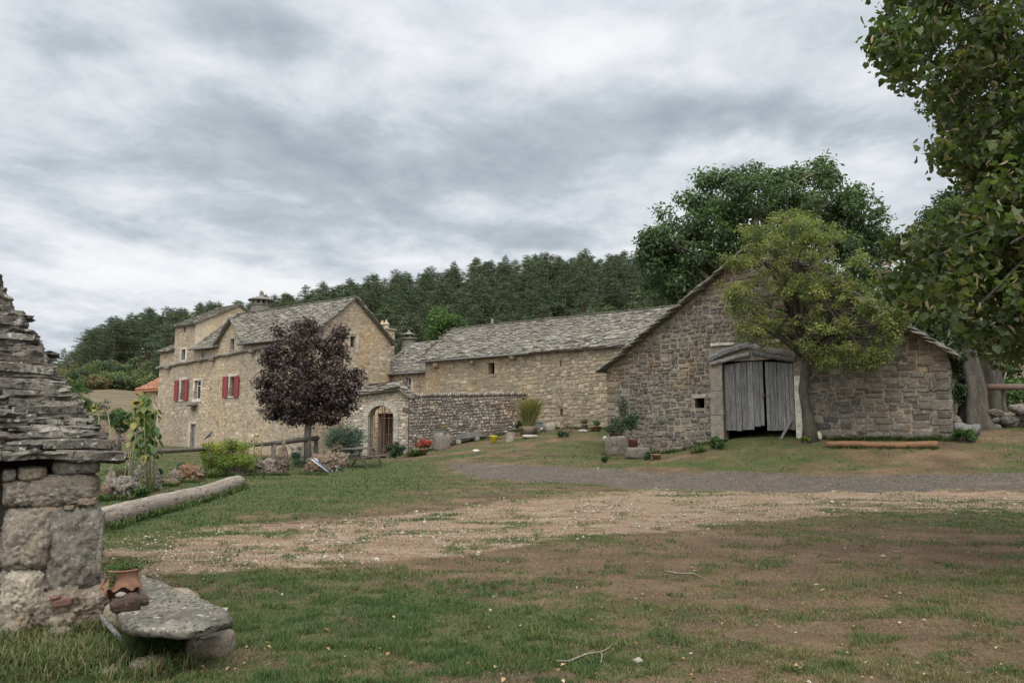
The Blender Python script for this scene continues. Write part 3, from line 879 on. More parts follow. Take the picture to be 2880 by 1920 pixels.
# warped lintel beams (arched, rough timber)
mb = MB()
L = Vector((BO.x, BO.y, 0))
def barc(pts, w, h, d, seed):
    P = []
    for (px, py) in pts:
        t, z = bh(px, py); P.append(L + RD * t + UP * z + ND * d)
    n = 14; Q = []; Rr = []
    for i in range(n):
        f = i / (n - 1) * (len(P) - 1); k = min(int(f), len(P) - 2); Q.append(P[k].lerp(P[k + 1], f - k))
        Rr.append(h * (1 + .25 * mnoise.noise(Vector((i * .7, seed, 0)))))
    mb.tube(Q, Rr, 7, (rnd.random(), .5, 0), rough=.25, seed=seed)
barc([(1996, 1013), (2040, 990), (2090, 975), (2120, 968)], .3, .15, .02, 1)
barc([(2110, 972), (2150, 985), (2200, 990), (2240, 1000)], .3, .13, .02, 2)
barc([(2000, 1024), (2060, 1008), (2110, 996)], .3, .085, .07, 3)
barc([(2120, 992), (2180, 1004), (2238, 1012)], .3, .10, .05, 4)
mb.build("lintel", M_GREYWOOD, barn)
# door leaves of upright planks, ragged at the foot
def leaf(px0, px1, seed, topz, botpy):
    r = random.Random(seed)
    a, b = bh(px0, 1120)[0], bh(px1, 1120)[0]
    m = MB(); n = 7; t = a
    ws = [r.uniform(.8, 1.25) for _ in range(n)]; sc = (b - a) / sum(ws)
    for i, w in enumerate(ws):
        w *= sc; zb_ = bh(px0 + (px1 - px0) * (i + .5) / n, botpy(i))[1] + r.uniform(-.03, .04)
        f = ((t + w / 2 - t_l) / (t_r - t_l) - .45) * 2
        zt = topz - .12 * f * f
        c = L + RD * (t + w / 2) - ND * (.16 + r.uniform(0, .02)) + UP * ((zb_ + zt) / 2)
        R3 = Matrix.Rotation(math.atan2(RD.y, RD.x), 3, 'Z')
        m.box(c, w - r.uniform(.008, .022), .035, zt - zb_, M=R3 @ Matrix.Rotation(r.uniform(-.006, .006), 3, 'Y'), col=(r.uniform(.2, .8), .5, 0))
        t += w
    d = m.build("door", M_GREYWOOD, barn)
    for zz in (.6, 2.0):
        q = MB(); q.beam(L + RD * (a + .05) - ND * .235 + UP * (z_db + zz), L + RD * (b - .05) - ND * .235 + UP * (z_db + zz), .05, .14); q.build("brace", M_GREYWOOD, d)
    return d
dl = leaf(2035, 2145, 5, z_dt - .03, lambda i: 1210 if i < 5 else 1198)
dr = leaf(2151, 2231, 8, z_dt - .06, lambda i: 1209)
mb = MB()
ht, hzz = bh(2148, 1112)
mb.beam(L + RD * (ht - .2) - ND * .12 + UP * hzz, L + RD * (ht + .22) - ND * .12 + UP * hzz, .02, .03)
mb.build("bolt", M_IRON, dl)
# dark boarding and earth floor inside keep the gap below the doors dark
# loose plank leaning against the door
a1, z1_ = bh(2200, 1222); a2, z2_ = bh(2224, 1180)
mb = MB(); mb.beam(L + RD * a1 + ND * .22 + UP * (hz(*(L + RD * a1 + ND * .22)[:2]) + .0), L + RD * a2 - ND * .1 + UP * z2_, .16, .03, (.5, .5, 0))
o = mb.build("plank", M_GREYWOOD); tag(o, "short grey plank leaning on the barn doors' lower corner", "plank")
# roof: two slopes with thick ragged slabs at the verge
OVF, OVB = .22, 11.2
def bp(t, w, z): return Vector((BO.x, BO.y, 0)) + RD * t + BDB * w + UP * z
sl = (BA - BZ) / BM; sr = (BA - BZ) / (BL - BM)
mb = MB()
ov = .22
roof(mb, [bp(-ov, -OVF, BZ - ov * sl + .08), bp(-ov, OVB, BZ - ov * sl + .08), bp(BM, OVB, BA + .08), bp(BM, -OVF, BA + .08)], BDB, .24, (.3, .7), .07, 21, under=.06, verge=.12, chaos=1.6)
roof(mb, [bp(BL + ov, -OVF, BZ - ov * sr + .08), bp(BL + ov, OVB, BZ - ov * sr + .08), bp(BM, OVB, BA + .08), bp(BM, -OVF, BA + .08)], BDB, .24, (.3, .7), .07, 22, under=.06, verge=.12, chaos=1.6)
r_ = random.Random(4)
k = 0
while k < 1.0:                                  # verge slabs, seen on edge
    for sgn, x0 in ((1, -ov), (-1, BL + ov)):
        W_, S_ = (BM, sl) if sgn > 0 else (BL - BM, sr); t = x0 + sgn * k * (W_ + ov); z = BZ - ov * S_ + .08 + k * (W_ + ov) * S_
        w = r_.uniform(.45, .8)
        c = bp(t + sgn * w * .2, -OVF - .02 + r_.uniform(-.06, .05), z + .08)
        R3 = Matrix.Rotation(math.atan2(RD.y, RD.x), 3, 'Z') @ Matrix.Rotation(-sgn * r_.uniform(.30, .52), 3, 'Y')
        rock(mb, c, (w, .55, r_.uniform(.07, .12)), int(k * 1000) + (sgn + 1) * 50, 2, 4, .12, R3, (r_.random() * .6, r_.uniform(.2, .6), 0))
    k += r_.uniform(.030, .042)
mb.build("roof", M_LAUZE, barn)

# ================================================================== LONG BUILDING BEHIND THE COURTYARD WALL
LO = at(1194, 1206, 47.5); LO = Vector((LO.x, LO.y, 0))
def lh(px, py): return hit(px, py, LO, RD)
LL = 20.0; LE = 6.08
lon = empty("long_stone_building", LO, "long pale limestone building with a low slab roof behind the courtyard wall", "building")
def lrect(x0, y0, x1, y1):
    a, z1 = lh(x0, y0); b, _ = lh(x1, y0); _, z0 = lh((x0 + x1) / 2, y1)
    return (a, b, z0, z1)
def z1c(x0, y0, x1, y1, fn):                     # crop 1 of the long building: scale 3.075, origin (1080,820)
    return fn(1080 + x0 / 3.075, 820 + y0 / 3.075, 1080 + x1 / 3.075, 820 + y1 / 3.075)
ops = [z1c(903, 618, 957, 712, lrect), z1c(1521, 590, 1535, 648, lrect), z1c(1521, 1014, 1546, 1078, lrect)]
lprof = [(0, LE), (LL, LE)]
mb = MB()
wall_face(mb, LO, RD, ND, lprof, -.4, ops, .45)
wops = [(o[0] - .22, o[1] + .22, o[2] - .02, o[3] + .02) if i == 0 else o for i, o in enumerate(ops)]
masonry(mb, LO, RD, ND, lprof, .5, 6.3, LL, wops, ch=(.15, .28), sw=(.18, .46), dep=.03, gap=.014, seed=13)
masonry(mb, LO, RD, ND, lprof, 3.0, 0.05, 6.3, wops, ch=(.16, .3), sw=(.2, .6), dep=.016, gap=.03, seed=14, skipp=.25)
for i, o in enumerate(ops[:1]):
    z = o[2] - .02
    for s_ in (0, 1):
        zz = o[2]
        while zz < o[3] - .05:
            h = min(rnd.uniform(.2, .4), o[3] - zz)
            a, b = (o[0] - rnd.uniform(.2, .4), o[0] - .003) if s_ == 0 else (o[1] + .003, o[1] + rnd.uniform(.2, .4))
            dressed(mb, LO, RD, ND, a, b, zz + .004, zz + h - .004, .032, (rnd.random(), .6, 0)); zz += h
    dressed(mb, LO, RD, ND, o[0] - .3, o[1] + .25, o[3] + .003, o[3] + .24, .034, (.5, .7, 0))
    dressed(mb, LO, RD, ND, o[0] - .1, o[1] + .1, o[2] - .16, o[2] - .004, .036, (.7, .6, 0))
# end walls and back
wall_face(mb, LO, BD, -RD, [(0, LE), (7, LE)], -.4, [])
wall_face(mb, LO + BD * 7, RD, BD, lprof, -.4, [])
wall_face(mb, LO + RD * LL, BD, RD, [(0, LE), (3.5, 8.4), (7, LE)], -.4, [])
# stone corbels
for (cx, cy, r0) in ((1122, 565, .24), (458, 643, .2), (775, 615, .14)):
    t, z = lh(1080 + cx / 3.075, 820 + cy / 3.075)
    rock(mb, LO + RD * t + UP * z + ND * .12, (r0 * 1.9, .4, r0 * 1.7), int(cx), 2, 2.6, .12, Matrix.Rotation(math.atan2(RD.y, RD.x), 3, 'Z'), (.2, .4, 0))
mb.build("wall", M_LONG, lon)
mb = MB()
def lp(t, w, z): return Vector((LO.x, LO.y, 0)) + RD * t + BD * w + UP * z
roof(mb, [lp(-.25, -.35, LE - .12), lp(LL, -.35, LE - .12), lp(LL, 3.5, 8.42), lp(-.65, 3.5, 8.42)], RD, .135, (.18, .46), .034, 31, verge=.06)
roof(mb, [lp(-1.7, 7.3, LE - .12), lp(LL, 7.3, LE - .12), lp(LL, 3.5, 8.42), lp(-.65, 3.5, 8.42)], RD, .3, (.3, .8), .04, 32)
roof(mb, [lp(-.3, -.3, LE - .12), lp(-1.75, 7.3, LE - .12), lp(-.65, 3.5, 8.4)], BD, .3, (.3, .8), .04, 33)
t = -.6
while t < LL:
    w = rnd.uniform(.35, .7)
    mb.box(lp(t + w / 2, 3.5, 8.46), w, .26, .035, math.atan2(RD.y, RD.x) + rnd.uniform(-.05, .05), (rnd.random(), .5, 0)); t += w
tt = z1c(938, 275, 939, 276, lambda a, b, c, d: (a, b))
q = at(tt[0], tt[1], 48.8)
rock(mb, lp((q - lp(0, 3.5, 0)).dot(RD), 3.5, 8.62), (.2, .2, .42), 77, 2, 2.2, .1, None, (.95, 1, 0))
mb.build("roof", M_LAUZE, lon)
mb = MB()
te = lh(1080 + 1290 / 3.075, 995)[0]
mb.tube([lp(-.35, -.5, LE - .27), lp(te, -.5, LE - .2)], .075, 8)
mb.build("gutter", M_ZINC, lon, True)

# ================================================================== MAIN HOUSE
HO = at(866, 1206, 45.0); HO = Vector((HO.x, HO.y, 0))
def hh(px, py): return hit(px, py, HO, RD)
def hp(t, w, z): return HO + RD * t + BD * w + UP * z
z3 = lambda x, y: (420 + x / 3.136, 800 + y / 3.136)
def h3(x, y): return hh(*z3(x, y))
tA = h3(80, 900)[0]; tB = h3(218, 600)[0]; tC = h3(395, 600)[0]
tD0 = h3(606, 500)[0]; tD1 = h3(836, 500)[0]; tDa, zDa = h3(738, 312)
HE = 7.3; RW = 3.4; RZ = 10.0; HW = 6.8
TZ = h3(300, 340)[1] - .1
house = empty("stone_farmhouse", HO, "tall pale stone farmhouse with red shutters and a slab roof", "house")
def hrect(x0, y0, x1, y1):
    a, z1 = h3(x0, y0); b, _ = h3(x1, y0); _, z0 = h3((x0 + x1) / 2, y1)
    return (a, b, z0, z1)
w1 = hrect(282, 845, 322, 1015); w2 = hrect(402, 848, 458, 1010); w3 = hrect(712, 815, 760, 985)
wt = hrect(286, 575, 320, 666); wd = hrect(716, 482, 752, 576); wtt = hrect(303, 378, 322, 420)
dr_ = hrect(366, 1230, 412, 1500)
sl_ = [hrect(598, 1200, 607, 1255), hrect(866, 1210, 873, 1275), hrect(1151, 1215, 1158, 1280)]
hops = [w1, w2, w3, wt, wd, wtt, dr_] + sl_
hprof = [(tA, HE), (tB, HE), (tB, TZ), (tC, TZ), (tC, HE), (tD0, HE), (tDa, zDa), (tD1, HE), (0, HE)]
mb = MB()
wall_face(mb, HO, RD, ND, hprof, -.6, hops, .35)
fr = [(o[0] - .2, o[1] + .2, o[2] - .12, o[3] + .2) for o in (w1, w2, w3, wt, wd)] + [(dr_[0] - .22, dr_[1] + .1, dr_[2], dr_[3] + .2)] + [wtt] + sl_
masonry(mb, HO, RD, ND, hprof, 0, tA, 0, fr, ch=(.13, .3), sw=(.16, .5), dep=.014, gap=.03, seed=43, skipp=.22)
# gable end
GE = 7.45
gw = lambda x, y: hit(780 + x / 2.904, 800 + y / 2.904, HO, BD)
g0, gz1 = gw(596, 420); g1, _ = gw(640, 420); _, gz0 = gw(618, 513)
gop = (g0, g1, gz0, gz1)
gprof = [(0, HE), (RW, RZ), (HW, GE)]
wall_face(mb, HO, BD, RD, gprof, -.6, [gop], .35)
masonry(mb, HO, BD, RD, gprof, 0, 0.0, HW, [(gop[0] - .15, gop[1] + .25, gop[2] - .05, gop[3] + .2)], ch=(.14, .32), sw=(.18, .55), dep=.013, gap=.03, seed=44, skipp=.2)
for (a, b, c, d) in ((gop[1] + .003, gop[1] + .24, gop[2] - .3, gop[3] + .1), (gop[0] - .14, gop[0] - .003, gop[2], gop[3])):
    dressed(mb, HO, BD, RD, a, b, c, d, .03, (.9, .8, 0))
dressed(mb, HO, BD, RD, gop[0] - .2, gop[1] + .1, gop[3] + .11, gop[3] + .3, .032, (.8, .8, 0))
# back and hidden left walls
wall_face(mb, HO + BD * HW, RD, BD, [(tA, GE), (0, GE)], -.6, [])
wall_face(mb, HO + RD * tA, BD, -RD, [(0, HE), (RW, RZ - .9), (HW, GE)], -.6, [])
mb.build("wall", M_HOUSE, house)
# tower sides, plastered
mb = MB()
tq = Vector(HO + RD * tC)
TR = TZ + 1.65
tprof = [(0, TZ), (RW, TR), (HW, TZ)]
wall_face(mb, tq, BD, RD, tprof, 6.0, [])
wall_face(mb, HO + RD * tB, BD, -RD, tprof, 6.0, [])
wall_face(mb, HO + RD * tB + BD * HW, RD, BD, [(0, TZ), (tC - tB, TZ)], 6.0, [])
mb.build("plaster_wall", M_PLASTER, house)
# surrounds, ledge, corbels
mb = MB()
def surround(*a, **k):
    global mb
    mb = MB(); _surround(*a, **k); mb.build("window_surround", M_DRESS, house)
def _surround(o, lint=.2, sill=.1, jl=.2, jr=.16, col=(.8, .8, 0), O_=HO, U_=RD, N_=ND):
    dressed(mb, O_, U_, N_, o[0] - jl, o[0] - .002, o[2], o[3], .03, col, .1)
    dressed(mb, O_, U_, N_, o[1] + .002, o[1] + jr, o[2], o[3], .03, col, .1)
    dressed(mb, O_, U_, N_, o[0] - jl, o[1] + jr, o[3] + .003, o[3] + lint, .033, col, .1)
    dressed(mb, O_, U_, N_, o[0] - jl * .8, o[1] + jr * .8, o[2] - sill, o[2] - .003, .06, col, .1)
surround(w1); surround(w3); surround(wt, .16, .1, .22, .2); surround(wd, .22, .06, .1, .08, (.4, .4, 0))
surround(w2, .14, .2, .16, .13, (1, 1, 0)); surround(dr_, .18, .0, .24, .06)
mb = MB()
lt0, lz0 = h3(76, 738); lt1, lz1 = h3(1090, 540)
P = []
for i in range(22):
    f = i / 21; t = lt0 + (lt1 + 3.2 - lt0) * f; z = lz0 + (lz1 - lz0) * (t - lt0) / (lt1 - lt0)
    z = min(z, 7.06)
    P.append(hp(t, -.10, z + .03 * math.sin(i * 2.1)))
mb.tube(P, [.11 + .02 * math.sin(i * 1.7) for i in range(22)], 7, (.25, .3, 0), rough=.3)
for (x, y, s) in ((180, 740, .3), (462, 672, .36), (570, 668, .34), (925, 590, .4), (995, 1105, .3)):
    t, z = h3(x, y)
    rock(mb, hp(t, -.16, z), (s, .5, s * .75), x, 2, 3, .14, Matrix.Rotation(math.atan2(RD.y, RD.x), 3, 'Z'), (.15, .3, 0))
t, z = h3(403, 1060)                              # flower-pot ledge below the white window
rock(mb, hp(t, -.25, z), (1.0, .5, .24), 9, 2, 3, .2, Matrix.Rotation(math.atan2(RD.y, RD.x), 3, 'Z'), (.05, .2, 0))
rock(mb, hp(t, -.12, z - .25), (.34, .26, .3), 10, 2, 3, .2, None, (.05, .2, 0))
mb.build("ledge", M_LAUZE, house)
# windows
def window(o, frame_mat, bars=(1,), rail=False, parent=None, O_=HO, U_=RD, N_=ND, dep=.22):
    O_ = Vector((O_[0], O_[1], 0))
    m = MB(); p = lambda t, z, d: O_ + U_ * t + UP * z - N_ * d
    fw = .06
    for a, b in (((o[0] + fw / 2, o[2]), (o[0] + fw / 2, o[3])), ((o[1] - fw / 2, o[2]), (o[1] - fw / 2, o[3]))):
        m.beam(p(a[0], a[1], dep), p(b[0], b[1], dep), fw, .05, up=U_)
    for z in (o[2] + fw / 2, o[3] - fw / 2): m.beam(p(o[0], z, dep - .002), p(o[1], z, dep - .002), .05, fw)
    for k in bars: 
        z = o[2] + (o[3] - o[2]) * k; m.beam(p(o[0], z, dep + .004), p(o[1], z, dep + .004), .03, .04)
    w = m.build("window", frame_mat, parent)
    g = MB(); g.add([p(o[0], o[2], dep + .03), p(o[1], o[2], dep + .03), p(o[1], o[3], dep + .03), p(o[0], o[3], dep + .03)], [(0, 1, 2, 3)])
    g.build("pane", M_GLASS, w)
    if rail:
        q = MB()
        for z in (o[2] + .28, o[2] + .5): q.beam(p(o[0] - .08, z, -.06), p(o[1] + .08, z, -.06), .02, .02)
        for k in range(5):
            t = o[0] + (o[1] - o[0]) * k / 4; q.beam(p(t, o[2], -.06), p(t, o[2] + .5, -.06), .015, .015, up=U_)
        q.build("railing", M_IRON, w)
    return w
window(w1, M_DARKWOOD, (.5,), True, house); window(w3, M_DARKWOOD, (.5,), True, house)
window(w2, M_WHITE, (.72,), True, house)
window(wt, M_DARKWOOD, (), False, house); window(wd, M_DARKWOOD, (), False, house)
window(gop, M_DARKWOOD, (.5,), False, house, HO, BD, RD)
def shutter(x0, x1, y0, y1):
    a, z1 = h3(x0, y0); b, _ = h3(x1, y0); _, z0 = h3((x0 + x1) / 2, y1)
    m = MB(); R3 = Matrix.Rotation(math.atan2(RD.y, RD.x), 3, 'Z')
    c = lambda t, z, d: hp(t, -d, z)
    m.box(c((a + b) / 2, (z0 + z1) / 2, .09), b - a, .04, z1 - z0, M=R3)
    w = b - a
    for z in (z0 + .06, z1 - .06, z0 + (z1 - z0) * .42): m.box(c((a + b) / 2, z, .118), w, .02, .11, M=R3)
    for t in (a + .045, b - .045): m.box(c(t, (z0 + z1) / 2, .117), .08, .02, z1 - z0 - .01, M=R3)
    s_ = m.build("shutter", M_RED, house)
    for z in (z0 + .25, z1 - .25):
        q = MB(); q.box(c(a + .1 if x0 > 300 else b - .1, z, .135), .16, .014, .035, M=R3); q.build("hinge", M_IRON, s_)
shutter(236, 268, 845, 1024); shutter(318, 354, 838, 1020); shutter(661, 704, 812, 996); shutter(762, 801, 805, 991)
# plank door
m = MB(); n = 4
for i in range(n):
    t = dr_[0] + (dr_[1] - dr_[0]) * (i + .5) / n
    m.box(hp(t, .16, (dr_[2] + dr_[3]) / 2), (dr_[1] - dr_[0]) / n - .01, .04, dr_[3] - dr_[2], math.atan2(RD.y, RD.x), (rnd.random(), .5, 0))
d_ = m.build("door", M_GREYWOOD, house)
m = MB(); m.box(hp(dr_[0] + .12, .1, dr_[2] + 1.1), .05, .06, .12, math.atan2(RD.y, RD.x)); m.build("handle", M_IRON, d_)
# roofs
mb = MB()
sl = (RZ - HE) / RW
ev = lambda t, o=.3: hp(t, -o, HE - o * sl + .08)
roof(mb, [ev(tD1 - .1), ev(.22), hp(.22, RW, RZ + .08), hp(tDa, RW, RZ + .08), hp(tDa, (zDa - HE) / sl, zDa + .08)], RD, .135, (.16, .4), .034, 51, verge=.06)
roof(mb, [ev(tC + .02), ev(tD0 + .1), hp(tDa, (zDa - HE) / sl, zDa + .08), hp(tDa, RW, RZ + .08), hp(tC + .02, RW, RZ + .08)], RD, .135, (.16, .4), .034, 52)
sb = (RZ - GE) / (HW - RW)
eb = lambda t, o=.3: hp(t, HW + o, GE - o * sb + .08)
roof(mb, [eb(tC), eb(.22), hp(.22, RW, RZ + .08), hp(tC, RW, RZ + .08)], RD, .24, (.25, .6), .045, 53, verge=.08)
# wall dormer
dw0 = (zDa - HE) / sl
for sg, tx in ((-1, tD0), (1, tD1)):
    roof(mb, [hp(tx + sg * .12, -.3, HE - .02), hp(tDa, -.3, zDa + .12), hp(tDa, dw0 + .2, zDa + .12), hp(tx + sg * .12, .05, HE - .02)], -BD, .2, (.2, .4), .04, 54 + sg, under=.07)
# tower and low roof beyond it
st_ = (TR - TZ) / RW
roof(mb, [hp(tB - .25, -.25, TZ - .1), hp(tC + .2, -.25, TZ - .1), hp(tC + .2, RW, TR + .08), hp(tB - .25, RW, TR + .08)], RD, .14, (.16, .4), .034, 57, verge=.06)
roof(mb, [hp(tB - .25, HW + .25, TZ - .1), hp(tC + .2, HW + .25, TZ - .1), hp(tC + .2, RW, TR + .08), hp(tB - .25, RW, TR + .08)], RD, .22, (.2, .5), .04, 58, verge=.06)
roof(mb, [hp(tA - .2, -.3, HE - .1), hp(tB, -.3, HE - .1), hp(tB, RW, RZ - .9), hp(tA + .5, RW, RZ - .9)], RD, .19, (.2, .5), .04, 59, verge=.06)
roof(mb, [hp(tA - .2, HW + .3, HE - .1), hp(tB, HW + .3, HE - .1), hp(tB, RW, RZ - .9), hp(tA + .5, RW, RZ - .9)], RD, .22, (.2, .5), .04, 60, verge=.06)
for (a, b, zz) in ((tC, .2, RZ), (tB - .2, tC + .2, TR)):
    t = a
    while t < b:
        w = min(rnd.uniform(.3, .6), b - t + .05)
        mb.box(hp(t + w / 2, RW, zz + .11), w, .26, .035, math.atan2(RD.y, RD.x) + rnd.uniform(-.06, .06), (rnd.random(), .5, 0)); t += w
rf = mb.build("roof", M_LAUZE, house)
mb = MB()
mb.tube([hp(tD1 - .05, -.42, HE - .2), hp(.1, -.42, HE - .2)], .07, 8)
mb.tube([hp(tC + .05, -.42, HE - .2), hp(tD0 + .1, -.42, HE - .2)], .07, 8)
q = h3(480, 600)[0]; mb.tube([hp(q, -.3, HE - .25), hp(q, -.1, HE - .5), hp(q, -.08, 6.5)], .045, 6)
mb.build("gutter", M_ZINC, house, True)
# round capped chimney behind the ridge and stack at the back
cc = at(734, 870, 56.0)
mb = MB()
mb.lathe((cc.x, cc.y, cc.z - 1.9), [(1.45, 0), (1.5, 1.0), (1.25, 1.25), (.78, 1.55), (.74, 2.15), (.82, 2.17), (.82, 2.22), (.2, 2.23)], 18, (.4, .4, 0))
for k in range(10):
    a = k / 10 * 6.283
    mb.box((cc.x + .62 * math.cos(a), cc.y + .62 * math.sin(a), cc.z + .48), .14, .2, .42, a, (.3, .3, 0))
mb.lathe((cc.x, cc.y, cc.z + .66), [(.2, 0), (.98, 0), (.98, .06), (.62, .2), (.2, .32), (.14, .45), (.16, .62), (.07, .78), (0, .8)], 16, (.2, .3, 0))
mb.build("chimney", M_LAUZE, rf)
c2 = at(1084, 960, 54.5)
mb = MB(); az = math.atan2(RD.y, RD.x)
O2 = Vector((c2.x, c2.y, 0))
mb.box((c2.x, c2.y, 6.0), 1.05, .8, 5.6, az, (.6, .6, 1))
for nn, uu, w in ((ND, RD, 1.05), (RD, BD, .8)):
    oo = O2 - uu * (w / 2) + nn * ((.8 if nn is ND else 1.05) / 2)
    masonry(mb, oo, uu, nn, [(0, 8.8), (w, 8.8)], 4.5, 0, w, [], ch=(.12, .22), sw=(.2, .4), dep=.03, seed=61)
mb.box((c2.x, c2.y, 8.85), 1.3, 1.05, .09, az, (.3, .4, 0))
for sx in (-.35, .05): 
    q = O2 + RD * sx + UP * 8.9
    mb.lathe(q, [(.2, 0), (.18, .3), (.26, .34), (.22, .42), (.1, .5), (.1, .62), (0, .7)], 8, (.3, .4, 0))
mb.build("chimney", M_HOUSE, rf)

# ================================================================== SMALL BUILDING BETWEEN HOUSE AND LONG BUILDING
SO = at(1085, 1206, 51.0); SO = Vector((SO.x, SO.y, 0))
def sp_(t, w, z): return SO + RD * t + BD * w + UP * z
t_e, z_e = hit(1205, 1050, SO, RD)
small = empty("small_outbuilding", SO, "low slab-roofed stone outbuilding squeezed between farmhouse and long building", "building")
mb = MB(); SE = 5.45
t0w, zz1 = hit(1142, 1062, SO, RD); t1w, _ = hit(1156, 1062, SO, RD); _, zz0 = hit(1149, 1105, SO, RD)
sop = (t0w, t1w, zz0, zz1)
wall_face(mb, SO, RD, ND, [(-1, SE), (t_e + 1, SE)], -.3, [sop], .3)
masonry(mb, SO, RD, ND, [(-1, SE), (t_e + 1, SE)], 2.5, -1, t_e + 1, [(sop[0] - .1, sop[1] + .2, sop[2], sop[3] + .1)], ch=(.14, .26), sw=(.2, .5), dep=.02, gap=.02, seed=71, skipp=.15)
dressed(mb, SO, RD, ND, sop[1] + .003, sop[1] + .24, sop[2], sop[3], .03, (.9, .9, 0))
wall_face(mb, SO - RD, BD, -RD, [(0, SE), (3.4, 7.7), (6.8, SE)], -.3, [])
wall_face(mb, SO + RD * (t_e + 1), BD, RD, [(0, SE), (3.4, 7.7), (6.8, SE)], -.3, [])
wall_face(mb, SO - RD + BD * 6.8, RD, BD, [(0, SE), (t_e + 2, SE)], -.3, [])
mb.build("wall", M_HOUSE, small)
window(sop, M_WHITE, (.5,), False, small, SO, RD, ND)
mb = MB()
t_top = t_e - .2
roof(mb, [sp_(-1, -.3, SE - .1), sp_(t_e + .9, -.3, SE - .1), sp_(t_top, 3.4, 7.85), sp_(-1, 3.4, 7.85)], RD, .14, (.18, .42), .036, 72)
roof(mb, [sp_(-1, 7.1, SE - .1), sp_(t_e + 1, 7.1, SE - .1), sp_(t_top, 3.4, 7.85), sp_(-1, 3.4, 7.85)], RD, .26, (.3, .6), .045, 73)
srf = mb.build("roof", M_LAUZE, small)
mb = MB(); mb.tube([sp_(-1, -.42, SE - .2), sp_(t_e + .4, -.42, SE - .17)], .07, 8); mb.tube([sp_(.3, -.38, SE - .25), sp_(.5, -.1, SE - .7), sp_(.5, -.06, 3)], .045, 6)
mb.build("gutter", M_ZINC, small, True)
c3 = at(1150, 952, 55.5); mb = MB()
mb.lathe((c3.x, c3.y, c3.z - 1.1), [(.62, 0), (.52, .6), (.48, 1.0), (.62, 1.05), (.6, 1.12), (.3, 1.14)], 12, (.4, .4, 0))
for k in range(5): mb.box((c3.x + .36 * math.cos(k * 1.256), c3.y + .36 * math.sin(k * 1.256), c3.z + .14), .14, .12, .22, k * 1.256, (.3, .4, 0))
mb.lathe((c3.x, c3.y, c3.z + .25), [(.58, 0), (.58, .06), (.25, .16), (.1, .26), (.1, .36), (0, .42)], 10, (.3, .4, 0))
mb.build("chimney", M_LAUZE, srf)

# ================================================================== COURTYARD WALL AND ARCHED GATE
CE = LO + RD * lh(1484, 1150)[0]             # right end on the long building
CS = at(1150, 1206, 41.0); CS = Vector((CS.x, CS.y, 0))
CU = (CE - CS); CL = CU.length; CU.normalize(); CN = Vector((CU.y, -CU.x, 0))
court = empty("courtyard_wall", CS, "high grey drystone courtyard wall with a coping of upright slabs", "wall")
zc0 = hit(1206, 1118, CS, CU)[1]; zc1 = hit(1470, 1112, CS, CU)[1]
cprof = [(0, zc0), (CL, zc1)]
mb = MB()
wall_face(mb, CS, CU, CN, cprof, -.5, [])
mb.box(CS + CU * (CL / 2) - CN * .27 + UP * ((zc0 + zc1) / 4 - .02), CL, .5, (zc0 + zc1) / 2 - .05, math.atan2(CU.y, CU.x), (.2, .3, 1))
masonry(mb, CS, CU, CN, cprof, 0, .0, CL, [], ch=(.09, .18), sw=(.12, .32), dep=.05, gap=.01, seed=81)
mb.build("wall", M_COURT, court)
mb = MB(); t = 0.0
while t < CL - .05:
    w = rnd.uniform(.07, .15); h = rnd.uniform(.22, .36)
    z = zc0 + (zc1 - zc0) * t / CL
    R3 = Matrix.Rotation(math.atan2(CU.y, CU.x), 3, 'Z') @ Matrix.Rotation(rnd.uniform(.1, .35), 3, 'Y')
    rock(mb, CS + CU * (t + w / 2) - CN * .2 + UP * (z + h * .38), (w, .55, h), int(t * 97), 1, 4, .1, R3, (rnd.random(), rnd.uniform(.4, 1), 0)); t += w * .95
mb.build("coping", M_COURT, court)

# gate: from the pillar at the wall's end to the farmhouse corner
G0 = at(968, 1206, 42.5); G0 = Vector((G0.x, G0.y, 0))
GU = (CS + CU * .55 - G0); GL = GU.length; GU.normalize(); GN = Vector((GU.y, -GU.x, 0))
def gh(px, py): return hit(px, py, G0, GU)
gate = empty("arched_gateway", G0, "round-arched stone gateway with a small slab roof and rusty iron gate", "gateway")
ga, gb = gh(1036, 1200)[0], gh(1107, 1200)[0]
zsp = gh(1070, 1170)[1]; zto = gh(1070, 1140)[1]; gzb = hz(*(G0 + GU * ((ga + gb) / 2))[:2])
tr0, tr1 = gh(1022, 1100)[0], gh(1150, 1100)[0]
zrl, zrr = gh(1022, 1108)[1], gh(1140, 1092)[1]
zlow = gh(990, 1150)[1]
gm_ = (ga + gb) / 2; gr = (gb - ga) / 2
gprof_ = [(0, zlow + .2), (tr0 - .3, zlow + .5), (tr0 - .3, zrl), (tr1 - .5, zrr), (tr1, zrr - .45), (GL, zc0 - .1)]
def arch_h(t):
    f = max(0, 1 - ((t - gm_) / gr) ** 2); return zsp + (zto - zsp) * math.sqrt(f)
ns = 12
slices = [(ga + (gb - ga) * i / ns, ga + (gb - ga) * (i + 1) / ns) for i in range(ns)]
gops = [(a, b, -.6, arch_h((a + b) / 2)) for a, b in slices]
mb = MB()
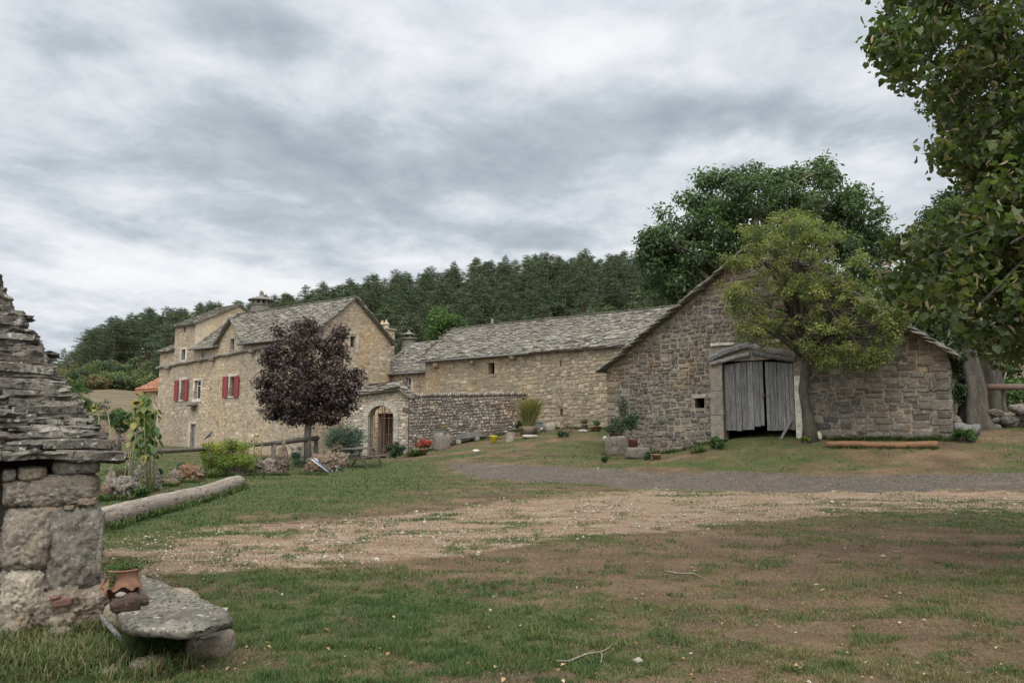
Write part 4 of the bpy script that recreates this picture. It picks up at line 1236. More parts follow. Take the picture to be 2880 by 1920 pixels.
# solid face with arched opening
O_ = G0
wall_face(mb, G0, GU, GN, gprof_, -.5, [], 0) if False else None
def gfac(dd, nrm):
    ts = sorted(set([round(p[0], 4) for p in gprof_] + [round(a, 4) for a, b in slices] + [round(gb, 4)]))
    pts = []
    for i in range(len(ts) - 1):
        a, b = ts[i], ts[i + 1]
        for k in range(len(gprof_) - 1):
            (x0, y0), (x1, y1) = gprof_[k], gprof_[k + 1]
            if x1 - x0 > 1e-4 and x0 - 1e-3 <= a and b <= x1 + 1e-3:
                za = y0 + (y1 - y0) * (a - x0) / (x1 - x0); zb_ = y0 + (y1 - y0) * (b - x0) / (x1 - x0)
        la = lb = -.6
        if a >= ga - 1e-3 and b <= gb + 1e-3: la, lb = arch_h(a), arch_h(b)
        mb.add([O_ + GU * a + UP * la - GN * dd, O_ + GU * b + UP * lb - GN * dd, O_ + GU * b + UP * zb_ - GN * dd, O_ + GU * a + UP * za - GN * dd], [(0, 1, 2, 3)], (.6, .6, 1))
gfac(0, 1); gfac(.6, -1)
for a, b in slices:
    mb.add([O_ + GU * a + UP * arch_h(a), O_ + GU * b + UP * arch_h(b), O_ + GU * b + UP * arch_h(b) - GN * .6, O_ + GU * a + UP * arch_h(a) - GN * .6], [(0, 1, 2, 3)], (.8, .6, 0))
for tt_ in (ga, gb):
    mb.add([O_ + GU * tt_ + UP * -.6, O_ + GU * tt_ + UP * arch_h(tt_), O_ + GU * tt_ + UP * arch_h(tt_) - GN * .6, O_ + GU * tt_ - UP * .6 - GN * .6], [(0, 1, 2, 3)], (.8, .6, 0))
ring = .3
mops = [(ga - ring, gb + ring, -.6, zsp)] + [(gm_ - (gr + ring) * math.sqrt(max(0, 1 - ((z - zsp) / (zto + ring - zsp)) ** 2)), gm_ + (gr + ring) * math.sqrt(max(0, 1 - ((z - zsp) / (zto + ring - zsp)) ** 2)), z - .02, z + .1) for z in np.arange(zsp, zto + ring - .05, .1)]
masonry(mb, G0, GU, GN, gprof_, 0, 0.0, GL, mops, ch=(.12, .22), sw=(.16, .42), dep=.04, gap=.014, seed=83)
mb.build("wall", M_GATE, gate)
mb = MB()
# voussoir ring
zz = -.3; k = 0
while zz < zsp - .05:
    h = min(rnd.uniform(.35, .6), zsp - zz)
    for a, b in ((ga - ring, ga - .001), (gb + .001, gb + ring)):
        dressed(mb, G0, GU, GN, a, b, zz + .004, zz + h - .004, .05, (.4 + .2 * rnd.random(), .4, 0), .3)
    zz += h
nv = 9
for i in range(nv):
    a0, a1 = math.pi * i / nv + .012, math.pi * (i + 1) / nv - .012
    vs = []
    for d in (-.3, .05):
        for an, rr_ in ((a0, 0.002), (a1, .002), (a1, ring), (a0, ring)):
            vs.append(O_ + GU * (gm_ - (gr + rr_) * math.cos(an)) + UP * (zsp + (zto - zsp + rr_) * math.sin(an)) + GN * d)
    mb.add(vs, [(4, 5, 6, 7), (0, 1, 5, 4), (1, 2, 6, 5), (2, 3, 7, 6), (3, 0, 4, 7)], (.5 + .3 * rnd.random(), .5, 0))
mb.build("arch", M_DRESS, gate)
mb = MB()
a3 = O_ + GU * (tr0 - .5) + GN * .35 + UP * (zrl - .05); b3 = O_ + GU * (tr1 - .35) + GN * .35 + UP * (zrr - .02)
c3_ = O_ + GU * (tr1 - .6) - GN * .3 + UP * (zrr + .42); d3 = O_ + GU * (tr0 - .5) - GN * .3 + UP * (zrl + .38)
roof(mb, [a3, b3, c3_, d3], GU, .17, (.25, .6), .05, 84, chaos=1.3)
roof(mb, [a3 - GN * 1.3, b3 - GN * 1.3, c3_, d3], GU, .2, (.25, .6), .05, 85)
roof(mb, [b3, b3 - GN * 1.3, c3_], GN, .17, (.25, .5), .05, 86)
roof(mb, [b3 + GU * .75 - UP * .55, b3 + GU * .75 - UP * .55 - GN * .9, b3 - GN * .9 - UP * .05, b3 - UP * .05], GN, .2, (.3, .5), .05, 87)
mb.build("roof", M_LAUZE, gate)
# iron gate leaves
def gleaf(x0, x1, name="iron_gate"):
    m = MB()
    n = 7 if x1 - x0 > 30 else 5
    a, b = gh(x0, 1200)[0], gh(x1, 1200)[0]
    P_ = lambda t, z: G0 + GU * t - GN * .22 + UP * z
    for i in range(n + 1):
        t = a + (b - a) * i / n
        ht_ = arch_h(min(max(t, ga + .02), gb - .02)) - .02 if i in (0, n) else (arch_h(t) - .03 if i % 2 == 0 else gzb + 1.15)
        m.beam(P_(t, gzb + .06), P_(t, ht_), .028 if i % 2 == 0 else .016, .028 if i % 2 == 0 else .016, up=GU)
    for z in (gzb + .1, gzb + 1.15, gzb + 2.05): m.beam(P_(a, z), P_(b, z), .03, .03)
    return m.build(name, M_IRON, gate)
gleaf(1037, 1075); gl2 = gleaf(1077, 1106)
m = MB(); t = gh(1076, 1200)[0]; m.beam(G0 + GU * t - GN * .2 + UP * (gzb + .02), G0 + GU * t - GN * .2 + UP * (gzb + 2.3), .09, .04, up=GU); m.build("gate_post", M_IRON, gate)
# rusty plaque beside the arch
m = MB(); a, z = gh(1134, 1145); b, _ = gh(1163, 1145); _, z0_ = gh(1150, 1159)
nP = 6; vs = []
for d in (.07, .09):
    for i in range(nP + 1): 
        t = a + (b - a) * i / nP; s = .05 * (2 * i / nP - 1) ** 2
        vs.append(G0 + GU * t + GN * d + UP * (z + s - .04)); vs.append(G0 + GU * t + GN * d + UP * (z0_ + s * .6))
fs = []
for k in (0, 2 * (nP + 1)):
    for i in range(nP): q = k + 2 * i; fs.append((q, q + 1, q + 3, q + 2))
m.add(vs, fs); m.build("plaque", M_IRON, gate)
# iron cross on the gateway
m = MB(); t, zt = gh(1175, 1072); _, zb0 = gh(1175, 1106); _, zm = gh(1175, 1086)
Q = lambda t, z: G0 + GU * t - GN * .3 + UP * z
m.beam(Q(t, zb0 - .3), Q(t, zt), .035, .035, up=GU); m.beam(Q(t - .18, zm), Q(t + .18, zm), .035, .035)
o = m.build("iron_cross", M_IRON); tag(o, "thin rusty iron cross standing on the courtyard wall's end", "cross")
# inner courtyard wall with a dark opening seen through the gate
I0 = G0 - GN * 3.2
inner = empty("inner_courtyard_wall", I0, "ochre rendered inner courtyard wall with a dark arched opening seen through the gate", "wall")
mb = MB(); ia, ib = hit(1062, 1200, I0, GU)[0], hit(1104, 1200, I0, GU)[0]
oz = hit(1080, 1162, I0, GU)[1]
wall_face(mb, I0, GU, GN, [(-1.5, 3.6), (4.2, 3.6)], -.5, [(ia, ib, -.4, oz)], .5)
masonry(mb, I0, GU, GN, [(-1.5, 3.6), (4.2, 3.6)], 0, -1.5, 4.2, [(ia, ib, -.4, oz)], ch=(.15, .25), sw=(.2, .5), dep=.02, gap=.02, seed=88)
dk_ = I0 - GN * 2.0
for q0, q1 in ((I0 + GU * (ia - .5) - GN * .5, dk_ + GU * (ia - .5)), (I0 + GU * (ib + .5) - GN * .5, dk_ + GU * (ib + .5)), (dk_ + GU * (ia - .5), dk_ + GU * (ib + .5))):
    mb.add([q0 - UP * .5, q1 - UP * .5, q1 + UP * 3.4, q0 + UP * 3.4], [(0, 1, 2, 3)], (.1, .1, 0))
mb.add([I0 + GU * (ia - .5) - GN * .5 + UP * 3.3, I0 + GU * (ib + .5) - GN * .5 + UP * 3.3, dk_ + GU * (ib + .5) + UP * 3.3, dk_ + GU * (ia - .5) + UP * 3.3], [(0, 1, 2, 3)], (.1, .1, 0))
mb.build("wall", M_HOUSE, inner)

# ================================================================== TILE-ROOFED SHED
TO_ = at(372, 1206, 60.0); TO_ = Vector((TO_.x, TO_.y, 0))
shed = empty("tile_roofed_shed", TO_, "low shed with an orange clay tile roof beside the farmhouse end", "shed")
te_, ze_ = hit(372, 1099, TO_, RD); tr_, zr_ = hit(447, 1056, TO_, RD)
m_tile, tt, bb = mat("orange_clay_tile", .85, .2)
pp = tt.pos(); c = tt.col()
base = tt.ramp(c[0], [(0, (.26, .11, .065)), (.5, (.36, .155, .09)), (1, (.30, .18, .115))])
base = tt.mix(1.0, base, tt.ramp(tt.noise(pp, 3, 5, .7), [(.3, .65), (.7, 1.2)]), 'MULTIPLY')
tt.put(bb.inputs['Base Color'], base)
mb = MB()
def tp(t, w, z): return TO_ + RD * t + BD * w + UP * z
def sp3(x, y, w):                      # point on the row at depth w behind the eave
    t, z = hit(x, y, TO_ + BD * w, RD); return tp(t, w, z)
e0, e1 = tp(0, 0, ze_), tp(6.0, 0, ze_)
r0_, r1_ = tp(2.2, 3.0, zr_ + 1.0), tp(6.0, 3.0, zr_ + 1.0)
mb.add([e0, e1, r1_, r0_, e0 - UP * .1, e1 - UP * .1, r1_ - UP * .1, r0_ - UP * .1], [(0, 1, 2, 3), (7, 6, 5, 4), (0, 4, 5, 1), (3, 7, 4, 0)], (.3, .3, 0))
mb.add([r0_, e0, tp(0, 6, ze_)], [(0, 1, 2)], (.4, .4, 0)); mb.add([r1_, r0_, tp(0, 6, ze_), tp(6, 6, ze_)], [(0, 1, 2, 3)], (.4, .4, 0))
for i in range(20):
    a = e0 + (e1 - e0) * (i + .5) / 20; up_ = (r1_ - e1)
    for k in range(12):
        s0_, s1_ = k / 12, (k + 1.15) / 12
        pt0 = a + up_ * s0_; pt1 = a + up_ * min(s1_, 1)
        # inside the hip?
        if (pt0 - e0).dot(RD) < 2.2 * s0_ + .1: continue
        mb.tube([pt0 + UP * .05, pt1 + UP * .02], [.12, .09], 6, (rnd.random(), .5, 0), cap=False)
mb.build("roof", m_tile, shed)
mb = MB(); wall_face(mb, TO_ + RD * .5 + BD * .4, RD, ND, [(0, ze_ + .1), (6, ze_ + .1)], -.3, [(1.2, 2.2, -.2, 2.4)], .3)
masonry(mb, TO_ + RD * .5 + BD * .4, RD, ND, [(0, ze_ + .05), (6, ze_ + .05)], 0, 0, 6, [(1.2, 2.2, -.2, 2.4)], dep=.02, gap=.02, seed=91)
wall_face(mb, TO_ + RD * .5 + BD * .4, BD, -RD, [(0, ze_ + .05), (5, ze_ + .05)], -.3, [])
wall_face(mb, TO_ + RD * .5 + BD * 5.4, RD, BD, [(0, ze_ + .05), (6, ze_ + .05)], -.3, [])
mb.build("wall", M_HOUSE, shed)
mb = MB(); oo = TO_ + RD * 1.7 + BD * .7
for i in range(4): mb.box(oo + RD * (.125 + .25 * i) + UP * 1.1, .24, .04, 2.5, az, (rnd.random(), .5, 0))
mb.build("door", wood_mat("blue_grey_door_wood", (.16, .19, .22), (.26, .30, .33), scale=(6, 6, 1), coord='pos'), shed)
# ------------------------------------------------------------------ ground look-up
def ground_hit(px, py, ymax=70.0):
    Ys = np.concatenate([np.arange(3.5, 12, .05), np.arange(12, ymax, .1)])
    dx = ray(px, 1100).x / ray(px, 1100).y
    X = Ys * dx
    Z = H(X, Ys, False)
    _, p = proj(X, Ys, Z)
    k = np.where(p <= py)[0]
    i = k[0] if len(k) else len(Ys) - 1
    Y = Ys[i]; x, z = X[i], Z[i]
    for _ in range(3):
        f = Y * CT + (z - EYE) * ST; x = (px - 1440) / F * f; z = hz(x, Y)
    return Vector((x, Y, z))
def pxm(n, Y): return n * Y / F * 1.003     # picture columns to metres at distance Y

# ------------------------------------------------------------------ foliage
def ell(px, py, rx, ry, Y, dr=.9):
    c = at(px, py, Y); return (c, (pxm(rx, Y), pxm(rx, Y) * dr, pxm(ry, Y)))

def clumps(ells, n, r0, r1, seed, shell=.62):
    r = random.Random(seed); out = []
    vols = [e[1][0] * e[1][1] * e[1][2] for e in ells]; tot = sum(v ** .62 for v in vols)
    for e, v in zip(ells, vols):
        k = max(2, int(round(n * v ** .62 / tot)))
        for _ in range(k):
            d = Vector((r.gauss(0, 1), r.gauss(0, 1), r.gauss(0, 1))).normalized()
            f = shell + (1 - shell) * r.random() ** .7 if r.random() < .8 else r.random() * shell
            rr = r.uniform(r0, r1)
            c = Vector((d.x * max(e[1][0] - rr * .5, .05), d.y * max(e[1][1] - rr * .5, .05), d.z * max(e[1][2] - rr * .5, .05))) * f
            out.append((e[0] + c, rr))
    return out

def leaf_arrays(cl, n, size, seed, asp=.55, droop=.35, flat=.75, shape='quad', hollow=.35, updir=.6, hue=(0, 1), clump_var=.5):
    r = np.random.default_rng(seed)
    C = np.array([list(c[0]) for c in cl]); R = np.array([c[1] for c in cl])
    w = R ** 2; w = w / w.sum()
    k = r.choice(len(cl), n, p=w)
    d = r.normal(size=(n, 3)); d /= np.linalg.norm(d, axis=1)[:, None]
    rad = R[k] * (hollow + (1 - hollow) * r.uniform(0, 1, n) ** .6) * r.uniform(.7, 1.12, n) * np.where(r.uniform(0, 1, n) < .16, r.uniform(1.0, 1.55, n), 1.0)
    P = C[k] + d * rad[:, None] * np.array([1, 1, flat])
    nrm = d * .6 + r.normal(size=(n, 3)) * .55 + np.array([0, 0, updir]); nrm /= np.linalg.norm(nrm, axis=1)[:, None]
    t = r.normal(size=(n, 3)) + d * .7 + np.array([0, 0, -droop]); t -= nrm * (t * nrm).sum(1)[:, None]; t /= np.linalg.norm(t, axis=1)[:, None]
    s = np.cross(nrm, t)
    L = size * r.uniform(.6, 1.35, n)
    Lc = L[:, None]; Wc = Lc * asp
    fold = nrm * Lc * r.uniform(.05, .25, n)[:, None]
    if shape == 'quad':
        V = np.stack([P, P + t * Lc * .5 + s * Wc * .5 + fold, P + t * Lc, P + t * Lc * .55 - s * Wc * .5 + fold], 1)
        Fc = np.arange(n * 4).reshape(n, 4); m = 4
    elif shape == 'heart':
        curl = -nrm * Lc * r.uniform(.0, .35, n)[:, None]
        V = np.stack([P, P + t * Lc * .1 + s * Wc * .42 + fold, P + t * Lc * .5 + s * Wc * .5 + fold * .8, P + t * Lc + curl,
                      P + t * Lc * .5 - s * Wc * .5 + fold * .8, P + t * Lc * .1 - s * Wc * .42 + fold], 1)
        b = (np.arange(n) * 6)[:, None]
        Fc = np.concatenate([b + np.array([[0, 1, 2, 3]]), b + np.array([[0, 3, 4, 5]])], 1).reshape(-1, 4); m = 6
    ch = r.uniform(0, 1, len(cl)); cv = r.uniform(0, 1, len(cl))
    h = hue[0] + (hue[1] - hue[0]) * np.clip(ch[k] * clump_var + r.uniform(0, 1, n) * (1 - clump_var), 0, 1)
    v = np.clip(cv[k] * .55 + r.uniform(0, 1, n) * .45, 0, 1)
    col = np.zeros((n, m, 3)); col[:, :, 0] = h[:, None]; col[:, :, 1] = v[:, None]
    return V.reshape(-1, 3), Fc, col.reshape(-1, 3)

def limb_mb(mb, a, b, r0, r1, seed, n=5, sag=.12, sides=6):
    r = random.Random(seed); a = Vector(a); b = Vector(b); L = (b - a).length
    pts, rad = [], []
    off = Vector((r.uniform(-1, 1), r.uniform(-1, 1), r.uniform(.2, 1))) * L * sag
    for i in range(n + 1):
        f = i / n
        p = a.lerp(b, f) + off * math.sin(f * math.pi) + Vector((r.uniform(-1, 1), r.uniform(-1, 1), r.uniform(-1, 1))) * L * .02 * (0 < i < n)
        pts.append(p); rad.append(r0 + (r1 - r0) * f)
    mb.tube(pts, rad, sides, (r.random(), .5, 0))

M_BARK = wood_mat("grey_brown_bark", (.085, .07, .055), (.19, .165, .135), scale=(5, 5, 1.2), coord='pos', bstr=1.0)
M_OLDBARK = wood_mat("mossy_old_bark", (.035, .03, .022), (.10, .085, .066), scale=(4, 4, 1.0), coord='pos', bstr=1.0)
M_BARKRED = wood_mat("reddish_pine_bark", (.12, .075, .055), (.22, .14, .10), scale=(5, 5, 1.2), coord='obj', bstr=.8)
L_MAPLE = leaf_mat("purple_maple_leaf", [(.034, .025, .026), (.052, .036, .034), (.078, .052, .046), (.12, .084, .056)], .2, .5)
L_WALNUT = leaf_mat("walnut_leaf", [(.044, .072, .030), (.062, .094, .038), (.086, .12, .048)], .4)
L_YELLOW = leaf_mat("yellow_green_leaf", [(.075, .10, .035), (.125, .15, .05), (.19, .20, .065), (.28, .24, .10)], .45)
L_LIME = leaf_mat("lime_tree_leaf", [(.034, .052, .015), (.05, .072, .021), (.072, .094, .027), (.125, .115, .042)], .5, .42)
L_BRACT = leaf_mat("dry_lime_bract", [(.16, .14, .07), (.24, .20, .11), (.20, .12, .06)], .3, .6)
L_PINE = leaf_mat("pine_needles", [(.046, .060, .038), (.068, .086, .050), (.10, .118, .067)], .25, .7)
L_GREEN = leaf_mat("green_shrub_leaf", [(.035, .07, .02), (.06, .105, .028), (.09, .135, .035)], .3)
L_DARKG = leaf_mat("dark_shrub_leaf", [(.018, .04, .016), (.03, .055, .022), (.045, .075, .03)], .2)
L_BROWN = leaf_mat("brownish_shrub_leaf", [(.09, .085, .035), (.13, .11, .045), (.16, .12, .05)], .25)
L_SPRUCE = leaf_mat("blue_green_needles", [(.035, .065, .042), (.055, .09, .058), (.075, .11, .07)], .15)
L_OLIVE = leaf_mat("olive_moss_leaf", [(.045, .045, .015), (.065, .06, .02), (.05, .04, .015)], .1)

def tree(name, label, cat, base, cl, nleaf, size, lm, trunk_pts, trunk_rad, nl=14, bark=None, group=None, seed=1, limb_r=.06, **kw):
    e = empty(name, base, label, cat, group)
    mb = MB(); mb.tube(trunk_pts, trunk_rad, 10, (.5, .5, 0), rough=.22, seed=seed)
    r = random.Random(seed)
    top = Vector(trunk_pts[-1])
    ids = list(range(len(cl))); r.shuffle(ids)
    for i in ids[:nl]:
        k = r.randint(max(1, len(trunk_pts) // 2), len(trunk_pts) - 1)
        limb_mb(mb, trunk_pts[k], cl[i][0], trunk_rad[k] * .55, limb_r * .3, seed + i)
    mb.build("trunk", bark or M_BARK, e, True)
    V, Fc, C = leaf_arrays(cl, nleaf, size, seed, **kw)
    np_obj("crown", V, Fc, lm, e, C)
    return e

def bush(name, label, cat, c, radii, nleaf, size, lm, seed, nc=14, group=None, stems=True, **kw):
    c = Vector(c)
    e = empty(name, (c.x, c.y, hz(c.x, c.y)), label, cat, group)
    cl = clumps([(c, radii)], nc, min(radii) * .28, min(radii) * .5, seed, .5)
    V, Fc, C = leaf_arrays(cl, nleaf, size, seed, **kw)
    np_obj("foliage", V, Fc, lm, e, C)
    if stems:
        mb = MB(); g = Vector((c.x, c.y, hz(c.x, c.y) - .03))
        for i, q in enumerate(cl[:7]): limb_mb(mb, g, q[0], .02 + radii[2] * .012, .006, seed + i, 4, .08, 5)
        mb.build("stem", M_BARK, e)
    return e

# ------------------------------------------------------------------ wooded hill: individual pines
def pine_template(i, loc):
    r = random.Random(100 + i); q = np.random.default_rng(100 + i)
    h = 10.5 + r.uniform(-.8, 1.0)
    e = bpy.data.objects.new("pine_tree", None); COL.objects.link(e)
    mb = MB(); bx, by = r.uniform(-.3, .3), r.uniform(-.3, .3)
    tp_ = [Vector((bx * f * f, by * f * f, h * f - .4)) for f in (0, .25, .5, .75, .95)]
    mb.tube(tp_, [.2, .16, .13, .08, .03], 6, (.5, .5, 0))
    Cc = []; start = r.uniform(.12, .26) * h
    z = start
    while z < h * .97:
        f = (z - start) / (h - start)
        wmax = (2.5 + r.uniform(-.4, .5)) * (min(1, .5 + 1.8 * f) * (1 - f) ** .75 + .08)
        nb = 5 if f < .8 else 4
        a0 = r.uniform(0, 6.28)
        for k in range(nb):
            a = a0 + k * 6.283 / nb + r.uniform(-.35, .35); L = wmax * r.uniform(.6, 1.2)
            up_ = .1 + .35 * f
            for s in (.55, .95):
                c = Vector((bx * f * f + math.cos(a) * L * s, by * f * f + math.sin(a) * L * s, z + L * s * up_ + r.uniform(-.1, .1)))
                Cc.append((c, L * .28 * r.uniform(.7, 1.2) + .18))
            limb_mb(mb, (bx * f * f, by * f * f, z), Cc[-1][0], .035, .01, k, 2, .02, 3)
        z += r.uniform(.5, .72)
    Cc.append((Vector((bx, by, h)), .4)); Cc.append((Vector((bx, by, h - .4)), .6)); Cc.append((Vector((bx, by, h - 1.0)), .8))
    mb.build("trunk", M_BARKRED, e)
    V, Fc, C = leaf_arrays(Cc, 6500, .23, 100 + i, asp=.45, droop=-.1, flat=.30, hollow=.1, updir=.9, clump_var=.5)
    np_obj("crown", V, Fc, L_PINE, e, C)
    return e
_t = NT(L_PINE.node_tree); _b = L_PINE.node_tree.nodes['Principled BSDF']
_src = _b.inputs['Base Color'].links[0].from_socket
_rn = _t.new('ShaderNodeObjectInfo').outputs['Random']
_mx = _t.mix(1.0, _src, _t.ramp(_rn, [(0, (.62, .66, .66)), (.6, (.95, 1, .95)), (1, (1.4, 1.35, 1.15))]), 'MULTIPLY')
_t.put(_b.inputs['Base Color'], _mx)
PINES = [pine_template(i, None) for i in range(6)]
PINE_LABEL = "tall dark green pine standing among its like on the wooded hill"
SKX = [100, 447, 600, 700, 760, 986, 1093, 1200, 1240, 1900, 2000]
SKY_ = [1020, 985, 880, 860, 868, 838, 950, 980, 915, 860, 700]
def build_pines():
    r = random.Random(5); pts = []
    Y = 92.0; row = 0
    while Y < 178:
        sp = 4.9 + (Y - 90) * .01
        x = -.66 * Y + r.uniform(0, sp)
        while x < .33 * Y:
            xx, yy = x + r.uniform(-1.3, 1.3), Y + r.uniform(-1.6, 1.6); x += sp
            px = 1440 + F * xx / yy / 1.007
            if px < 60: continue
            if px < 460 and yy < 112: continue
            if px < 236 and yy < 150: continue
            z = hz(xx, yy)
            s = r.uniform(.70, 1.04)
            if px < 560: s *= .95
            zmax = EYE + (1206 - np.interp(px, TOPX, TOPY) + r.uniform(-14, 10)) / F * yy
            s = min(s, (zmax - z) / 10.9)
            if s < .5: continue
            ptx, pty = proj(np.array([xx]), np.array([yy]), np.array([z + 10.5 * s]))
            if pty[0] > np.interp(px, SKX, SKY_) + 10: continue
            pts.append((xx, yy, z, s))
        Y += sp * .92; row += 1
    pts.sort(key=lambda p: p[1])
    return pts
PPTS = build_pines()
print("PINES", len(PPTS))
_rp = random.Random(77)
_used = set()
for i, (x, y, z, s) in enumerate(PPTS[:298]):
    k = _rp.randrange(6)
    o = PINES[k] if k not in _used else copy_tree(PINES[k])
    _used.add(k)
    o.location = (x, y, z); o.rotation_euler = (0, 0, _rp.uniform(0, 6.28)); o.scale = (s * 1.38, s * 1.38, s)
    o["label"] = PINE_LABEL; o["category"] = "tree"; o["group"] = "pines on the wooded hill"
def merged_pines(pts):
    r = random.Random(3); Vs, Fs, Cs = [], [], []; b = 0
    for (x, y, z, s) in pts:
        src = [c for c in PINES[r.randrange(6)].children if c.name.startswith("crown")][0].data
        n = len(src.vertices); co = np.empty(n * 3, np.float32); src.vertices.foreach_get("co", co); co = co.reshape(-1, 3)
        cc = np.empty(n * 4, np.float32); src.color_attributes[0].data.foreach_get("color", cc)
        a = r.uniform(0, 6.28); ca, sa = math.cos(a), math.sin(a)
        v = np.stack([co[:, 0] * ca - co[:, 1] * sa, co[:, 0] * sa + co[:, 1] * ca, co[:, 2]], 1) * s + np.array([x, y, z])
        Vs.append(v); Fs.append(np.arange(n).reshape(-1, 4) + b); Cs.append(cc.reshape(-1, 4)[:, :3]); b += n
    o = np_obj("far_pine_wood", np.concatenate(Vs), np.concatenate(Fs), L_PINE, None, np.concatenate(Cs))
    tag(o, "dense pine wood along the hill crest behind the standing pines", "wood", kind="stuff")
if len(PPTS) > 298: merged_pines(PPTS[298:])

# undergrowth bushes and hedge on the meadow's far side
L_HEDGE = leaf_mat("hedge_leaf", [(.075, .10, .04), (.11, .135, .05), (.14, .155, .06)], .3)
L_HEDGE2 = leaf_mat("dark_hedge_leaf", [(.05, .075, .035), (.075, .10, .045), (.10, .12, .05)], .3)
SH = [(165, 1030, 60, 45, 100, 2), (215, 1015, 40, 32, 97, 2), (262, 1010, 34, 40, 104, 0), (300, 1018, 38, 42, 101, 1), (345, 1012, 36, 46, 103, 0), (388, 1008, 36, 44, 100, 1), (428, 1012, 34, 40, 98, 1), (440, 1030, 30, 34, 93, 0), (250, 1030, 40, 32, 99, 1), (330, 1030, 40, 34, 97, 1), (380, 1034, 40, 34, 95, 0),
      (470, 1015, 34, 40, 96, 0), (200, 1062, 45, 30, 90, 1), (140, 1080, 45, 42, 78, 0), (232, 1090, 30, 34, 66, 0), (318, 1040, 40, 26, 92, 0), (365, 1046, 38, 24, 91, 1), (410, 1044, 38, 26, 90, 0), (285, 1050, 36, 22, 90, 2)]
shl = ["olive brown bush at the wood's foot beyond the slab-roofed hut", "low rusty brown bush on the meadow's upper edge", "pale green bush with feathery top beside the rusty one", "mid green bush on the meadow's upper edge",
       "broad green bush in the middle of the meadow hedge", "green bush in the meadow hedge behind the tile-roofed shed", "dense bush close behind the farmhouse's gutter corner", "second low green bush in the corner between meadow hedge and farmhouse", "dark bush beside the rusty one at the meadow's top", "dark bush in the hedge straight above the twiggy shrub", "brighter bush in the hedge above the tiled roof", "hidden-half green bush directly behind the farmhouse end",
       "yellowish green shrub low on the meadow's slope", "loose green shrub rising just past the hut roof", "bright green sapling bush on the meadow slope past the hut roof", "low pale green bush along the meadow's top edge, second from the shed", "low mid green bush along the meadow's top edge above the shed's tiles", "low green bush filling the corner between meadow hedge and farmhouse", "low olive bush at the meadow's top edge above the twiggy shrub"]
for i, (px, py, rx, ry, Y, k) in enumerate(SH):
    c, rd_ = ell(px, py, rx, ry, Y, .8)
    g = hz(c.x, c.y); rd_ = (rd_[0] * 1.35, rd_[1] * 1.3, rd_[2] * 1.15); c.z = max(min(c.z, g + rd_[2] * .75), g + rd_[2] * .35)
    bush("meadow_bush", shl[i], "bush", c, rd_, 4200, .26, (L_HEDGE, L_HEDGE2, L_BROWN)[k], 300 + i, 22, "bushes along the meadow")
# nearer green saplings left of the meadow
for i, (px, py, rx, ry, Y, lb) in enumerate([(225, 1130, 42, 70, 42, "bright green leafy sapling behind the hut roof's upper slope"), (285, 1170, 42, 48, 40, "thin twiggy shrub with sparse leaves before the brown meadow")]):
    c, rd_ = ell(px, py, rx, ry, Y, .8)
    bush("sapling", lb, "shrub", c, rd_, (3000, 900)[i], .11, (L_GREEN, L_DARKG)[i], 330 + i, 22, None, True, hollow=.1)
c, rd_ = ell(336, 1180, 32, 34, 46)
g = gat(336, 46)
tree("round_bush_tree", "round dark green bushy tree beside the tile-roofed shed", "tree", g, clumps([(c, rd_)], 14, .3, .45, 41), 5000, .14, L_GREEN,
     [g - UP * .1, g.lerp(c, .5), c], [.12, .1, .06], 8, seed=41)

# bright green round tree behind the long building
c, rd_ = ell(1256, 935, 66, 72, 66)
cl = clumps([(c, rd_), (at(1262, 960, 66), (pxm(64, 66), pxm(50, 66), pxm(50, 66)))], 60, .45, .8, 51, .7)
g = gat(1258, 66)
tree("round_green_tree", "bright green round-topped tree peeking over the long building's hipped roof end", "tree", g, cl, 15000, .24, L_GREEN, [g, g.lerp(c, .6), c], [.3, .22, .1], 10, seed=51, asp=.45, droop=-.4, flat=1.1)

# ------------------------------------------------------------------ walnut behind the barn
WY = 46
E_ = [(1880, 740, 95, 120), (1850, 700, 60, 70), (1960, 660, 150, 130), (2100, 590, 165, 110), (2260, 570, 150, 105), (2310, 485, 40, 48), (2010, 505, 60, 38), (2130, 490, 60, 32), (2220, 495, 50, 30), (2380, 560, 70, 50), (2400, 660, 120, 110), (2480, 690, 60, 60),
      (2200, 740, 230, 120), (1900, 820, 70, 50), (2430, 800, 90, 70)]
cl = clumps([ell(a, b, c_, d_, WY, 1.0) for a, b, c_, d_ in E_], 330, .5, 1.05, 61, .7)
g = gat(2130, WY); top = at(2130, 760, WY)
tree("walnut_tree", "huge spreading dark green walnut tree behind the gabled barn", "tree", g, cl, 52000, .26, L_WALNUT,
     [g - UP * .2, g.lerp(top, .3) + RD * .2, g.lerp(top, .6), top, top + UP * 3.5], [.7, .55, .5, .4, .2], 46, seed=61, limb_r=.15, asp=.5, droop=.5)

# ------------------------------------------------------------------ crooked yellow-green tree in front of the barn
TY = 26.6
E_ = [(2200, 700, 165, 80), (2290, 665, 120, 75), (2140, 650, 70, 40), (2240, 615, 90, 38), (2105, 800, 95, 95), (2210, 800, 110, 80), (2340, 800, 115, 80), (2450, 850, 100, 75), (2510, 910, 60, 55),
      (2380, 940, 100, 65), (2300, 900, 90, 55), (2150, 910, 90, 45), (2085, 870, 55, 50), (2335, 990, 50, 50), (2455, 1010, 42, 45), (2545, 900, 45, 45), (2560, 850, 30, 40), (2190, 970, 70, 25), (2070, 740, 50, 50), (2420, 740, 60, 50), (2400, 1010, 40, 30), (2500, 870, 70, 70), (2520, 930, 50, 50), (2430, 1000, 75, 60), (2350, 1005, 65, 60), (2290, 980, 60, 50), (2130, 935, 90, 50), (2480, 960, 60, 60), (2045, 830, 45, 60)]
